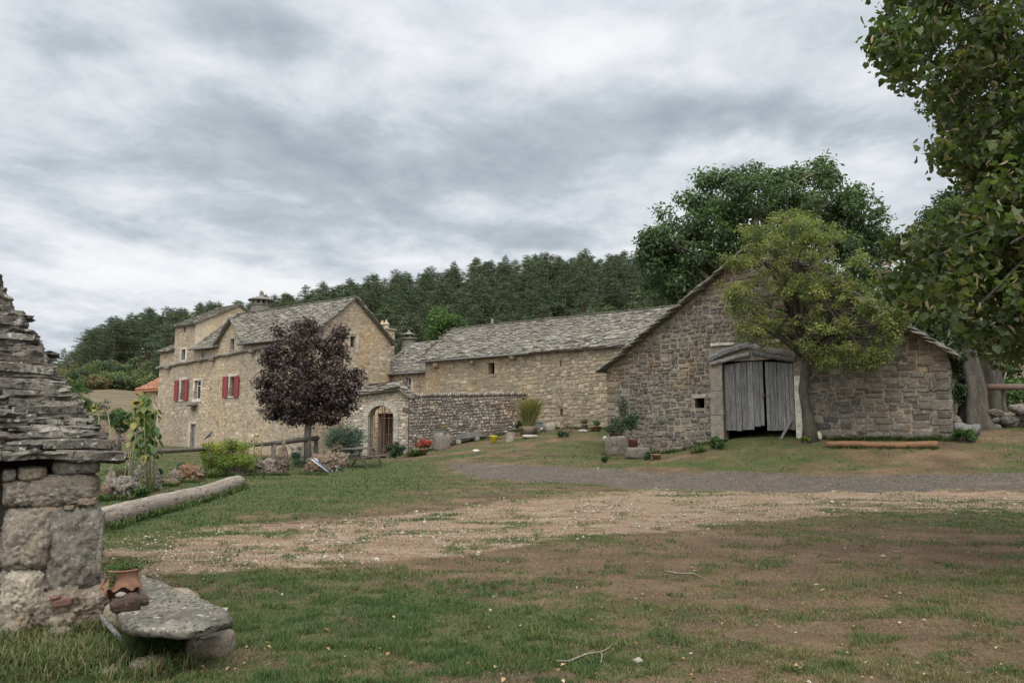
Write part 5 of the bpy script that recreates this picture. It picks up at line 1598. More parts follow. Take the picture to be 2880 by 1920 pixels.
def _ty(px):
    t_, _ = hit(px, 1100, BO, RD); return min(TY, (BO + RD * t_).y - 1.5)
cl = clumps([ell(a, b, c_, d_, _ty(a), .75) for a, b, c_, d_ in E_], 560, .13, .36, 71, .45)
tb = ground_hit(2278, 1240)
P_ = [(2282, 1250), (2278, 1200), (2268, 1150), (2258, 1100), (2266, 1050), (2270, 1015), (2248, 960), (2232, 920), (2225, 880), (2235, 800)]
pts = [at(a, b, tb.y - .0) for a, b in P_]; pts[0].z = tb.z - .1
tree("crooked_tree", "crooked ivy-like tree with yellow-green leaves growing against the barn front", "tree", tb, cl, 36000, .082, L_YELLOW, pts, [.34, .24, .19, .17, .175, .185, .15, .12, .09, .05], 60, seed=71, limb_r=.05, bark=M_OLDBARK, asp=.6, droop=.2, hollow=.1, clump_var=.65)
ct_ = [o for o in COL.objects if o.name == "crooked_tree"][0]
mb = MB(); limb_mb(mb, at(2264, 1090, tb.y), at(2296, 1052, tb.y - .1), .10, .07, 3)
mb.build("branch_stub", M_BARK, ct_, True)

# ------------------------------------------------------------------ purple maple
mbp = gat(866, 31.0)
E_ = [(770, 1165, 50, 28), (830, 1175, 60, 22), (900, 1172, 70, 24), (862, 1030, 125, 110), (840, 950, 80, 60), (862, 915, 35, 32), (795, 1035, 70, 70), (770, 990, 45, 30), (930, 1000, 60, 70), (975, 1080, 48, 45), (960, 945, 30, 40), (870, 1120, 120, 58), (775, 1120, 50, 45), (745, 1078, 26, 18), (1000, 1050, 28, 30), (965, 1140, 50, 35), (820, 1150, 70, 38), (900, 1155, 80, 35), (760, 1090, 50, 50), (960, 1120, 55, 45)]
cl = clumps([ell(a, b, c_, d_, 31, .95) for a, b, c_, d_ in E_], 460, .16, .42, 81, .45)
top = at(862, 1040, 31)
tree("purple_maple", "dark purple-leaved maple on a short grey trunk in front of the farmhouse", "tree", mbp, cl, 23000, .12, L_MAPLE, [mbp - UP * .1, at(864, 1240, 31), at(868, 1190, 31), at(864, 1120, 31), top], [.17, .14, .13, .12, .06], 40, seed=81, asp=.8, droop=.5)

# ------------------------------------------------------------------ trees on the far side of the barn
cl = clumps([ell(2690, 620, 100, 110, 52), ell(2640, 640, 55, 60, 52), ell(2720, 540, 70, 60, 52), ell(2720, 760, 120, 90, 52), ell(2820, 640, 110, 130, 52), ell(2600, 900, 90, 80, 52), ell(2540, 850, 70, 60, 54), ell(2680, 940, 80, 70, 50)], 170, .5, 1.0, 91, .65)
g = gat(2720, 52)
tree("dark_ash_tree", "dark feathery-leaved tree rising behind the barn's far roof slope", "tree", g, cl, 30000, .26, L_DARKG, [g, at(2710, 900, 52), at(2700, 700, 52)], [.45, .35, .2], 24, seed=91)
cl = clumps([ell(2800, 1060, 110, 95, 44), ell(2900, 1000, 120, 130, 44), ell(2700, 1040, 60, 80, 46), ell(2860, 1110, 90, 50, 42)], 70, .4, .8, 93, .5)
g = gat(2900, 44)
tree("green_hedge_tree", "leafy green tree standing in the field behind the wooden rail", "tree", g, cl, 16000, .2, L_GREEN, [g, at(2900, 1000, 44)], [.25, .15], 12, seed=93)

def old_tree(pxc, Y, r0, label, seed, cr):
    g = gat(pxc, Y)
    e = empty("old_tree", g, label, "tree", None)
    mb = MB(); T = [g - UP * .3, g + UP * .15, g + UP * .6, g + UP * 1.4 + RD * .05, g + UP * 2.6 - RD * .1, g + UP * 4.2, g + UP * 7]
    n = 26; vs = []; rads = [r0 * 1.6, r0 * 1.35, r0 * 1.12, r0, r0 * .92, r0 * .85, r0 * .6]
    for i, p in enumerate(T):
        for k in range(n):
            a = 2 * math.pi * k / n
            lob = 1 + (.28 * (1 - i / 6)) * math.sin(a * 5 + seed + i * .2) + .14 * mnoise.noise(Vector((math.cos(a) * 2.5, math.sin(a) * 2.5, i * .6 + seed)))
            vs.append(p + Vector((math.cos(a), math.sin(a), 0)) * rads[i] * lob)
    fs = [(i * n + k, i * n + (k + 1) % n, (i + 1) * n + (k + 1) % n, (i + 1) * n + k) for i in range(len(T) - 1) for k in range(n)]
    mb.add(vs, fs, (.6, .5, 0))
    cl = clumps(cr, 60, .35, .7, seed, .4)
    for i, q in enumerate(cl[:16]): limb_mb(mb, T[-2] if i % 2 else T[-1], q[0], .16, .03, i + seed)
    mb.build("trunk", M_OLDBARK, e, True)
    V, Fc, C = leaf_arrays(cl, 9000, .13, seed, .7)
    np_obj("crown", V, Fc, L_LIME, e, C)
    return e
ot = old_tree(2742, 26.8, .40, "massive grey gnarled trunk right beside the barn's corner with ivy", 95, [ell(2740, 780, 120, 110, 26.8), ell(2720, 620, 100, 90, 26.8)])
V, Fc, C = leaf_arrays(clumps([ell(2700, 1010, 26, 45, 26.6), ell(2698, 1090, 22, 60, 26.6), ell(2712, 940, 34, 40, 26.6)], 40, .12, .25, 97, .3), 3600, .075, 97, .8)
np_obj("ivy", V, Fc, L_DARKG, ot, C)
old_tree(2795, 29.5, .36, "second gnarled trunk just behind the massive one at the rail's end", 99, [ell(2860, 760, 130, 120, 29.5), ell(2840, 600, 110, 100, 29.5)])

# ------------------------------------------------------------------ overhanging lime tree close to the camera
LB_Y = [-400, 0, 20, 110, 150, 200, 240, 270, 300, 330, 380, 420, 470, 510, 540, 600, 640, 680, 710, 750, 790, 830]
LB_X = [2010, 1990, 1995, 1968, 1990, 2040, 2080, 2100, 2140, 2092, 2150, 2190, 2215, 2200, 2050, 1998, 2000, 2030, 2080, 2140, 2210, 2330]
def lime():
    NLC = 860
    r = random.Random(17); cl = []
    while len(cl) < NLC:
        dy = r.uniform(-420, 800); Y = r.uniform(6.6, 11.0)
        rr = r.uniform(.13, .34)
        lim = np.interp(dy, LB_Y, LB_X) + rr * F / Y / 1.2245 * .95
        dx = lim + abs(r.gauss(0, 1)) * 210 if r.random() < .72 else r.uniform(lim, 2900)
        if dx > 2950: continue
        if dy > 800 - rr * F / Y / 1.2245 and dx < 2250: continue
        # a few looser gaps high up where the sky shows
        if dy < 330 and mnoise.noise(Vector((dx / 60., dy / 60., 3.1))) > .12: continue
        cl.append((at(dx * 1.2245, dy * 1.2245, Y), rr))
    # unseen upper crown keeps the tree whole
    for i in range(110):
        a, b = r.uniform(0, 6.28), r.uniform(0, 1) ** .5
        cl.append((Vector((12.2 + math.cos(a) * 3.2 * b, 9.6 + math.sin(a) * 3.0 * b, r.uniform(5.2, 9.5))), r.uniform(.4, .7)))
    base = Vector((9.6, 8.4, hz(9.6, 8.4)))
    e = empty("lime_tree", base, "lime tree with big heart-shaped leaves and dry bracts overhanging the whole scene's side", "tree")
    mb = MB(); T = [base - UP * .2, base + UP * 1.2, base + Vector((-.2, -.2, 2.6)), base + Vector((-.3, -.1, 4.4)), base + Vector((-.2, .1, 6.5))]
    mb.tube(T, [.5, .38, .32, .26, .14], 14, (.5, .5, 0), rough=.2)
    mains = []
    for i, (dx, dy, Y) in enumerate([(2060, 150, 7.6), (2160, 290, 8.3), (2230, 60, 7.0), (2240, 430, 7.9), (2120, 600, 7.2), (2230, 720, 6.8), (2100, 700, 8.5), (2320, 560, 6.6), (2300, 240, 6.9)]):
        q = at(dx * 1.2245, dy * 1.2245, Y); mains.append(q)
        limb_mb(mb, T[2 + i % 3], q, .055, .010, i + 5, 8, .07, 7)
    for i in range(0, NLC, 3):
        q = cl[i][0]; a = min(mains, key=lambda m_: (m_ - q).length)
        a = a.lerp(Vector(T[3]), .25 + .3 * r.random())
        limb_mb(mb, a, q, .010, .004, i, 4, .06, 4)
    mb.build("trunk", M_OLDBARK, e, True)
    V, Fc, C = leaf_arrays(cl[:NLC], 48000, .072, 18, asp=.95, droop=.9, flat=.9, shape='heart', hollow=.15, updir=.25, clump_var=.4)
    V2, F2, C2 = leaf_arrays(cl[NLC:], 6000, .13, 19, asp=.95, droop=.9, flat=.9, shape='heart', hollow=.15, updir=.25)
    np_obj("crown", np.concatenate([V, V2]), np.concatenate([Fc, F2 + len(V)]), L_LIME, e, np.concatenate([C, C2]))
    V, Fc, C = leaf_arrays(cl[:NLC], 8500, .085, 21, asp=.24, droop=1.6, flat=.9, shape='heart', hollow=.5, updir=.0)
    np_obj("bract", V, Fc, L_BRACT, e, C)
lime()
# ================================================================== HUT AT THE LEFT EDGE
M_HUT = stone_mat("hut_limestone", [(.20, .165, .125), (.30, .25, .19), (.17, .15, .12), (.35, .31, .25), (.27, .185, .105)], (.1, .085, .065), (.10, .09, .075), .45, warm=(1.2, .98, .68), lichen=.5, bstr=1.0, nscale=1.5, stain_scale=1.6, dkt=.57)
M_HUTROOF = stone_mat("lichened_roof_slab", [(.165, .145, .118), (.235, .21, .17), (.13, .112, .09), (.31, .28, .235)], (.1, .1, .1), (.04, .03, .024), .75, lichen=.75, bstr=1.0, nscale=1.15, stain_scale=2.2, dkt=.53, dka=.8)
HK = at(294, 1500, 6.3); HK = Vector((HK.x, HK.y, 0))
HU = Vector((.845, .535, 0)).normalized()        # along the face, towards its far corner on the right
HNn = Vector((HU.y, -HU.x, 0))
HBk = -HNn
def kh(px, py): return hit(px, py, HK, HU)
hut = empty("slab_roofed_hut", HK, "small drystone hut with a steep lichened slab roof, beside the flat stone seat", "hut")
def zq(x, y): return (x / 2.34, 1250 + y / 2.34)
mb = MB()
Rz = Matrix.Rotation(math.atan2(HU.y, HU.x), 3, 'Z')
def hrock(x0, y0, x1, y1, dep=.34, col=None, seed=0, ex=.0, rough=.07, box=5):
    a, zt = kh(*zq(x0, y0)); b, _ = kh(*zq(x1, y0)); _, zb = kh(*zq((x0 + x1) / 2, y1))
    c = HK + HU * ((a + b) / 2) - HNn * (dep / 2 - .05 - ex) + UP * ((zt + zb) / 2)
    rock(mb, c, (b - a - .004, dep + .03 * math.sin(x0), zt - zb - .004), seed or int(x0 + y0), 5, box, rough * 1.5, Rz, col, 3.2, crag=.9)
hrock(40, 425, 338, 838, seed=1, col=(.35, .5, 0)); hrock(312, 395, 690, 985, seed=2, col=(.55, .55, 0), dep=.45)
hrock(20, 830, 305, 1140, seed=3, col=(.75, .6, 0)); hrock(140, 205, 655, 412, seed=4, col=(.3, .4, 0), dep=.5, ex=-.02)
hrock(30, 235, 215, 400, seed=5, col=(.2, .4, 0)); hrock(500, 345, 640, 400, seed=6, col=(.9, .5, 0)); hrock(250, 405, 420, 480, seed=7, col=(.95, .6, 0), dep=.2)
hrock(210, 418, 285, 455, seed=8, col=(.6, .6, 0), dep=.2); hrock(415, 395, 492, 430, seed=9, col=(.95, .5, 0), dep=.2)
hrock(120, 150, 310, 240, seed=10, col=(.9, .3, 0)); hrock(350, 112, 662, 195, seed=11, col=(.6, .3, 0)); hrock(20, 165, 110, 245, seed=12)
hrock(285, 480, 335, 580, seed=13, col=(.6, .5, 0), dep=.2)
hrock(230, 965, 700, 1205, seed=14, col=(.1, .35, 0), dep=.6, ex=.08, rough=.12); hrock(-60, 1090, 250, 1300, seed=15, col=(.15, .4, 0), dep=.5)
hrock(640, 480, 690, 900, seed=16, dep=.5)
# rest of the drystone shell
r_ = random.Random(9)
def shell(O, U, N, L, t_start=0.0):
    z = -.2
    while z < 1.22:
        h = r_.uniform(.14, .28); t = t_start
        while t < L:
            w = min(r_.uniform(.22, .5), L - t)
            rock(mb, O + U * (t + w / 2) - N * .2 + UP * (z + h / 2), (w, .34, h), int(t * 100 + z * 1000) + 7, 2, 4, .1, Matrix.Rotation(math.atan2(U.y, U.x), 3, 'Z'))
            t += w
        z += h
HW_ = 3.4
shell(HK - HU * HW_, HU, HNn, HW_ - 1.0)
shell(HK + HBk * .3 - HU * .16, HBk, HU, HW_ - .3)
shell(HK - HU * HW_, HBk, -HU, HW_)
shell(HK - HU * HW_ + HBk * HW_, HU, -HNn, HW_)
cc_ = HK - HU * (HW_ / 2) + HBk * (HW_ / 2)
mb.box(cc_ + UP * .5, HW_ - .42, HW_ - .42, 1.5, math.atan2(HU.y, HU.x), (.2, .2, 1))
# reddish brick wedge
mb.build("wall", M_HUT, hut, True)
mb = MB()
for (x0, y0, x1, y1, s_) in ((338, 990, 480, 1055, 1), (325, 975, 400, 1000, 2)):
    a, zt = kh(*zq(x0, y0)); b, _ = kh(*zq(x1, y0)); _, zb = kh(*zq(x0, y1))
    rock(mb, HK + HU * ((a + b) / 2) + HNn * .06 + UP * ((zt + zb) / 2), (b - a, .2, zt - zb), s_, 3, 5, .07, Rz @ Matrix.Rotation(-.1, 3, 'Y'), (.5, .5, 0))
mb.build("brick_wedge", plain_mat("reddish_sandstone", (.13, .07, .05), .9, .4, 14, bstr=.8), hut, True)
mb = MB()
Z0 = kh(*zq(560, 120))[1] + .02
zz = Z0; k = 0
r_ = random.Random(19)
def slate(mb, c, w, dp, th, M3, seed, dense, col):
    """a split stone slab: flat faces, ragged broken edges in steps"""
    nx, ny, nz = (16, 6, 3) if dense else (6, 3, 1)
    vs, idx = [], {}
    so = Vector((seed * 3.1, seed * 1.7, seed * .9))
    def P(i, j, k):
        key = (i, j, k)
        if key in idx: return idx[key]
        u, v, q = i / nx - .5, j / ny - .5, k / nz - .5
        x, y, z = u * w, v * dp, q * th
        wp = Vector((x, y, 0)) * 6 + so
        ed = mnoise.noise(Vector((x * 7, 0, k * 1.3)) + so) * .05 + mnoise.noise(Vector((x * 22, 3, k * 2.9)) + so) * .022
        if j == 0: y += ed + abs(q) * .01 + .02 * mnoise.noise(Vector((seed, k * 9.0, 0)))
        if i in (0, nx): x += (mnoise.noise(Vector((0, y * 9, k * 1.7)) + so) * .035 + .012 * mnoise.noise(Vector((0, y * 30, k)) + so))
        z += (mnoise.noise(wp) * .22 + mnoise.noise(wp * 3.1) * .12) * th + .006 * mnoise.noise(wp * 6)
        taper = min(1, .45 + 1.4 * min(i, nx - i) / nx + .2)
        if q != 0: z = z * taper
        idx[key] = len(vs); vs.append(Vector(c) + M3 @ Vector((x, y, z))); return idx[key]
    fs = []
    for i in range(nx):
        for j in range(ny):
            fs.append((P(i, j, nz), P(i + 1, j, nz), P(i + 1, j + 1, nz), P(i, j + 1, nz)))
            fs.append((P(i, j + 1, 0), P(i + 1, j + 1, 0), P(i + 1, j, 0), P(i, j, 0)))
        for k_ in range(nz): fs.append((P(i, 0, k_), P(i + 1, 0, k_), P(i + 1, 0, k_ + 1), P(i, 0, k_ + 1)))
    for j in range(ny):
        for k_ in range(nz):
            fs.append((P(nx, j, k_), P(nx, j + 1, k_), P(nx, j + 1, k_ + 1), P(nx, j, k_ + 1)))
            fs.append((P(0, j + 1, k_), P(0, j, k_), P(0, j, k_ + 1), P(0, j + 1, k_ + 1)))
    mb.add(vs, fs, col)
while zz < 3.6:
    th = r_.uniform(.05, .10)
    f = (zz - Z0) / 1.36
    ins = -.09 + .92 * f ** .90                       # how far the course steps in
    half = HW_ / 2 - ins
    if half < .25: break
    for U_, N_ in ((HU, HNn), (HBk, HU), (-HU, HBk), (-HBk, -HU)):
        t = -half + r_.uniform(-.05, .05)
        while t < half:
            w = r_.uniform(.34, .78)
            if t + w > half - .12: w = half - t + r_.uniform(-.02, .05)
            pr = r_.uniform(-.05, .05)
            c = cc_ + U_ * (t + w / 2) + N_ * (half - .24 + pr) + UP * (zz + th / 2 + r_.uniform(-.012, .012))
            M3 = Matrix.Rotation(math.atan2(U_.y, U_.x) + r_.uniform(-.05, .05), 3, 'Z') @ Matrix.Rotation(r_.uniform(.0, .10), 3, 'X') @ Matrix.Rotation(r_.uniform(-.04, .04), 3, 'Y')
            near = N_ is HNn
            vis = near and t > -.9 and zz < 3.0
            slate(mb, c, w * 1.05, .5, th * r_.uniform(.75, 1.25), M3, r_.random() * 50, vis, (r_.random(), r_.uniform(.2, .9), 0))
            if vis and r_.random() < .4 and zz < 2.5:         # thin sheets split off above
                slate(mb, c + U_ * r_.uniform(-.15, .15) + N_ * r_.uniform(-.06, .03) + UP * th * .6, w * r_.uniform(.4, .9), .4, th * .35, M3, r_.random() * 50, True, (r_.random(), r_.uniform(.1, .9), 0))
            t += w
    zz += th * .93; k += 1
mb.build("roof", M_HUTROOF, hut)

# ------------------------------------------------------------------ flat stone seat and its supports
def gpt(px, py, z):
    d = ray(px, py); kk = (z - EYE) / d.z; return Vector((d.x * kk, d.y * kk, z))
def slab_from(name_mb, pts, zt, th, seed, col=(.5, .5, 0)):
    n = 72; P = [Vector((p.x, p.y, 0)) for p in pts]
    c = sum(P, Vector()) / len(P); out = []
    per = [(P[(i + 1) % len(P)] - P[i]).length for i in range(len(P))]; tot = sum(per)
    for k in range(n):
        s = tot * k / n; i = 0
        while s > per[i]: s -= per[i]; i += 1
        out.append(P[i].lerp(P[(i + 1) % len(P)], s / per[i]))
    out = [(out[(k - 1) % n] + out[k] * 2 + out[(k + 1) % n]) / 4 for k in range(n)]
    vs = []; rings = 14
    for j in range(rings):
        f = j / (rings - 1)
        for k in range(n):
            p = c.lerp(out[k], f ** .8)
            q = p * 7 + Vector((seed, 0, 0))
            z = zt + .03 * mnoise.noise(p * 4 + Vector((seed, 0, 0))) + .02 * mnoise.noise(q * 2) + .008 * mnoise.noise(q * 5) - .02 * max(0, f - .93) / .07
            vs.append(Vector((p.x, p.y, z)))
    for j in (0, 1, 2, 3):
        f = (.35, .7, .95, 1.0)[j]; sh_ = (1.01, 1.0, .97, .9)[j]
        for k in range(n):
            p = c + (out[k] - c) * sh_; nn = 1 + .07 * mnoise.noise(out[k] * 9 + Vector((0, 0, f * 3))) + .03 * mnoise.noise(out[k] * 30)
            p = c + (p - c) * nn
            vs.append(Vector((p.x, p.y, zt - th * f)))
    fs = [(j * n + k, j * n + (k + 1) % n, (j + 1) * n + (k + 1) % n, (j + 1) * n + k) for j in range(rings + 3) for k in range(n)]
    fs = [tuple(reversed(f)) for f in fs]
    fs.append(tuple((rings + 3) * n + k for k in range(n)))
    name_mb.add(vs, fs, col)
zs = .33
pl = [(770, 1100), (825, 1180), (1000, 1200), (1290, 1205), (1440, 1165), (1545, 1140), (1500, 1085), (1290, 985), (1150, 945), (1060, 890), (930, 858), (780, 900)]
seat_pts = [gpt(*zq(a, b), zs) for a, b in pl]
sc_ = sum(seat_pts, Vector()) / len(seat_pts)
seat = empty("stone_slab_bench", (sc_.x, sc_.y, hz(sc_.x, sc_.y)), "broad flat rough stone slab on a low pier beside the hut", "stone seat")
mb = MB(); slab_from(mb, seat_pts, zs, .075, 3, (.4, .6, 0))
M_SEAT = stone_mat("pitted_grey_slab", [(.15, .132, .102), (.21, .19, .15)], (.2, .2, .2), (.07, .06, .045), .8, lichen=.6, bstr=1.0, nscale=1.5, stain_scale=2.6, dkt=.53, dka=.75)
mb.build("slab", M_SEAT, seat, True)
mb = MB(); q = gpt(*zq(1362, 1285), .12)
mb.box((q.x, q.y + .12, .19), .16, .2, .20, .25, (.5, .4, 0)); mb.build("pier", M_DRESS, seat)
mb = MB(); q = gpt(*zq(1360, 1400), .0); rock(mb, (q.x - .02, q.y + .12, .04), (.29, .3, .19), 33, 4, 5, .1, None, (.15, .3, 0), crag=.4)
mb.build("foot_stone", M_HUT, seat, True)
q2 = gpt(*zq(900, 1180), .15)
mb = MB(); rock(mb, (q2.x - .1, q2.y + .45, .13), (.7, .5, .32), 34, 3, 3.5, .12, None, (.2, .3, 0)); mb.build("back_stone", M_HUT, seat, True)

# broken terracotta jar with plants
m_terra = plain_mat("worn_terracotta", (.20, .10, .06), .85, .35, 9, bstr=.3)
jc = gpt(*zq(806, 1010), zs + .0)
jb = empty("broken_jar", jc, "broken terracotta jar with a gaping hole, green stonecrop spilling over its rim", "jar")
Rj = pxm(47, jc.y)
prof_ = [(.62, 0), (.84, .12), (.98, .32), (1.0, .5), (.93, .75), (.82, .98), (.76, 1.15), (.80, 1.38), (.90, 1.52)]
hj = pxm(80, jc.y) / 1.52
prof_ = [(float(np.interp(z, [p[1] for p in prof_], [p[0] for p in prof_])), float(z)) for z in np.linspace(0, 1.52, 31)]
nn_ = 72
def hole(i, k):
    a = 2 * math.pi * k / nn_; a = (a + 1.12 + math.pi) % (2 * math.pi) - math.pi   # 0 faces the camera
    z = (i + .5) / 30 * 1.52
    top = .62 + .10 * math.cos(a * 6.5) - .5 * max(0, abs(a) - .72)
    return abs(a) < .98 and z < top
mb = MB()
mb.lathe(jc, [(r * Rj, z * hj) for r, z in prof_], nn_, (.5, .5, 0), skip=hole)
mb.lathe(jc, [(r * Rj - .008, z * hj) for r, z in prof_], nn_, (.5, .5, 0), skip=hole)
mb.lathe(jc, [(.90 * Rj, 1.52 * hj), (.93 * Rj, 1.50 * hj), (.92 * Rj, 1.44 * hj), (.82 * Rj, 1.40 * hj)], nn_, (.5, .5, 0))
mb.lathe(jc, [(0, .01), (.62 * Rj, .01)], nn_, (.5, .5, 0))
mb.build("body", m_terra, jb, True)
mb = MB(); mb.lathe(jc, [(0, 1.28 * hj), (.74 * Rj, 1.28 * hj)], 24, (.1, .1, 0)); mb.build("soil", plain_mat("dark_soil", (.03, .022, .016), .95), jb)
mb = MB(); mb.tube([jc + Vector((-Rj * .9, 0, hj * .35)), jc + Vector((-Rj * 1.25, -.01, hj * .55)), jc + Vector((-Rj * 1.1, 0, hj * .95))], .012, 8)
mb.build("handle", m_terra, jb, True)
cl = [(jc + Vector((x * Rj, y * Rj, z * hj)), s * Rj) for x, y, z, s in ((-.5, -.3, 1.5, .38), (0, 0, 1.58, .4), (.45, .1, 1.58, .38), (-.15, -.75, 1.35, .32), (-.2, -.85, 1.05, .25), (-.8, -.2, 1.5, .3), (.8, 0, 1.6, .25), (-.2, -.92, .8, .18))]
V, Fc, C = leaf_arrays(cl, 1500, .016, 5, .6)
o = np_obj("stonecrop", V, Fc, L_GREEN, None, C); tag(o, "green stonecrop growing in the broken terracotta jar", "plant")
# dark lumpy stones against the jar
for i, (x0, y0, x1, y1, cl_) in enumerate([(700, 1020, 800, 1110, "dark lumpy stone at the foot of the broken jar"), (790, 995, 900, 1105, "larger dark brown stone in front of the jar's hole"), (870, 1010, 945, 1065, "small reddish stone right of the dark one by the jar"), (740, 982, 800, 1010, "pale chip of stone resting on the dark stones by the jar")]):
    q = gpt(*zq((x0 + x1) / 2, y1), zs if i != 3 else zs + .08); w = pxm((x1 - x0) / 2.34, q.y); h = pxm((y1 - y0) / 2.34, q.y)
    mb = MB(); rock(mb, q + UP * h * .45 + Vector((0, .05, 0)), (w, w * .8, h), 60 + i, 4, 2.6, .16, None, ((.1, .15, 0), (.1, .25, 0), (.3, .3, 0), (.8, .9, 0))[i], crag=.5)
    lb = cl_.replace(" right of the dark one", " beside the dark one")
    o = mb.build("stone", (M_DARKSTONE := bpy.data.materials.get("dark_rusty_stone") or stone_mat("dark_rusty_stone", [(.07, .045, .035), (.11, .07, .05), (.3, .27, .22)], (.1, .1, .1), (.03, .03, .03), .4, lichen=.15, nscale=2.5, bstr=1.0)), None, True)
    tag(o, lb, "stone", "stones around the broken jar")
# ground stones peeping from the grass at the bottom
for i, (px, py, w, h, lb) in enumerate([(420, 1878, 95, 34, "rough brown stone half sunk in the grass in front of the stone seat"), (305, 1893, 50, 16, "whitish stone at the grass edge below the stick"), (30, 1795, 55, 60, "mossy stone against the hut's base in tall grass"), (165, 1795, 60, 40, "pale mottled stone in the grass under the hut wall")]):
    q = ground_hit(px, py); mb = MB(); w = pxm(w, q.y); h = pxm(h, q.y)
    rock(mb, q + UP * h * .2, (w, w * .7, h * 1.3), 80 + i, 4, 3, .14, None, (.4, .6, 0), crag=.5)
    o = mb.build("stone", M_HUT, None, True); tag(o, lb, "stone", "stones in the grass by the hut")
a = at(282, 1729, 5.9); b = ground_hit(378, 1846)
a.z = max(a.z, hz(a.x, a.y) + .05)
mb = MB(); mb.tube([a, a.lerp(b, .5) + UP * .01, b + UP * .015], [.016, .02, .014], 8); o = mb.build("stick", M_GREYWOOD, None, True); tag(o, "bare grey stick lying from the hut's base into the tall grass", "stick")

# tall rough grass along the hut and seat
def tufts(name, label, boxes, n, seed, Lr, mat_, cat, kind="stuff", hueb=.5, width=.004, dome=None):
    r = np.random.default_rng(seed); Ps = []
    for (cx_, cy_, rx, ry, w) in boxes:
        k = int(n * w); aa = r.uniform(0, 6.28, k); rr = np.sqrt(r.uniform(0, 1, k)) if dome is None else r.uniform(0, 1, k) * dome
        Ps.append(np.stack([cx_ + np.cos(aa) * rr * rx, cy_ + np.sin(aa) * rr * ry, aa, rr], 1))
    Q = np.concatenate(Ps); n = len(Q); X, Y = Q[:, 0], Q[:, 1]; Z = H(X, Y)
    L = r.uniform(*Lr, n); a = Q[:, 2] + r.normal(0, .5, n) if dome else r.uniform(0, 6.28, n)
    lean = np.clip(r.uniform(.35, .95, n) + (Q[:, 3] * .3 if dome else 0), 0, .95)
    W = width * r.uniform(.6, 1.3, n)
    dx, dy = np.cos(a) * lean * L, np.sin(a) * lean * L
    sx, sy = -np.sin(a) * W, np.cos(a) * W
    h = L * np.sqrt(1 - lean ** 2 * .85)
    P0 = np.stack([X, Y, Z - .01], 1); sd = np.stack([sx, sy, sx * 0], 1)
    P1 = P0 + np.stack([dx * .35, dy * .35, h * .6], 1); P2 = P0 + np.stack([dx * .75, dy * .75, h * .92], 1); P3 = P0 + np.stack([dx * 1.15, dy * 1.15, h * .9], 1)
    V = np.stack([P0 - sd, P0 + sd, P1 + sd * .9, P1 - sd * .9, P2 + sd * .6, P2 - sd * .6, P3, P3], 1)
    b = (np.arange(n) * 8)[:, None]
    Fq = np.concatenate([b + np.array([[0, 1, 2, 3]]), b + np.array([[3, 2, 4, 5]]), b + np.array([[5, 4, 6, 7]])], 1).reshape(-1, 4)
    C = np.zeros((n, 8, 3)); C[:, :, 0] = np.clip(hueb + r.normal(0, .38, n), 0, 1)[:, None]; C[:, :, 1] = r.uniform(.25, .9, n)[:, None]
    o = np_obj(name, V.reshape(-1, 3), Fq, mat_, None, C.reshape(-1, 3))
    tag(o, label, cat, kind=kind if kind == "stuff" else None); return o
def g2(px, py): q = ground_hit(px, py); return q.x, q.y
bx = []
for (px, py, rx, w) in ((60, 1800, .4, .12), (130, 1850, .45, .16), (230, 1860, .4, .14), (200, 1780, .3, .08), (330, 1850, .35, .12), (90, 1880, .5, .12), (270, 1770, .22, .06), (360, 1790, .2, .05), (30, 1740, .3, .05), (380, 1885, .4, .08)):
    x_, y_ = g2(px, py); bx.append((x_, y_, rx, rx * .7, w))
tufts("tall_grass", "tall rough green and straw coloured grass around the hut", bx, 11000, 5, (.04, .18), GRASS_MAT, "grass", hueb=.45, width=.0035)
x_, y_ = g2(455, 1850)
tufts("grass_tuft", "big bright green arching grass tuft in front of the flat stone seat", [(x_, y_, .09, .07, 1.0)], 750, 7, (.2, .36), GRASS_MAT, "grass tuft", None, .9, .004, dome=1.0)

# ================================================================== LOG, TWIGS
M_PALELOG = wood_mat("pale_debarked_log", (.15, .12, .092), (.28, .232, .18), scale=(.5, 2.6, 2.6), coord='obj', bstr=.7, crack=.75)
def loglying(name, label, cat, A, B, ra, rb, mt, seed=1, sides=20):
    A = Vector(A); B = Vector(B); mid = (A + B) / 2; d = B - A; L = d.length
    e = bpy.data.objects.new(name, None)
    mb = MB(); n = 26
    pts = [Vector((L * (i / n - .5), .03 * math.sin(i * .5 + seed), .02 * math.sin(i * .31))) for i in range(n + 1)]
    mb.tube(pts, [ra + (rb - ra) * i / n for i in range(n + 1)], sides, (.5, .5, 0), rough=.10, seed=seed)
    me_o = mb.build(name, mt, None, True)
    me_o.matrix_world = Matrix.Translation(mid) @ d.to_track_quat('X', 'Z').to_matrix().to_4x4()
    tag(me_o, label, cat); bpy.data.objects.remove(e)
    return me_o
A = ground_hit(225, 1500); B = ground_hit(672, 1374); print('LOG', A, B)
ra = pxm(33, A.y) ; rb = pxm(21, B.y)
loglying("long_log", "long pale debarked log lying along the edge of the lawn", "log", A + UP * ra * .7, B + UP * rb * .6, ra, rb, M_PALELOG, 2)
M_ORLOG = wood_mat("orange_stripped_log", (.14, .07, .037), (.20, .108, .058), scale=(1.2, 6, 6), coord='obj', bstr=.3, crack=.25)
A = ground_hit(2326, 1258); B = ground_hit(2638, 1261)
loglying("stripped_log", "orange stripped log lying in front of the barn wall", "log", A + UP * .09, B + UP * .10, .105, .125, M_ORLOG, 3)
A = gat(2690, 25.6); B = gat(2752, 25.2)
loglying("cut_log", "short grey cracked log section at the foot of the massive trunk", "log", A + UP * .25, B + UP * .2, .17, .2, M_GREYWOOD, 4)
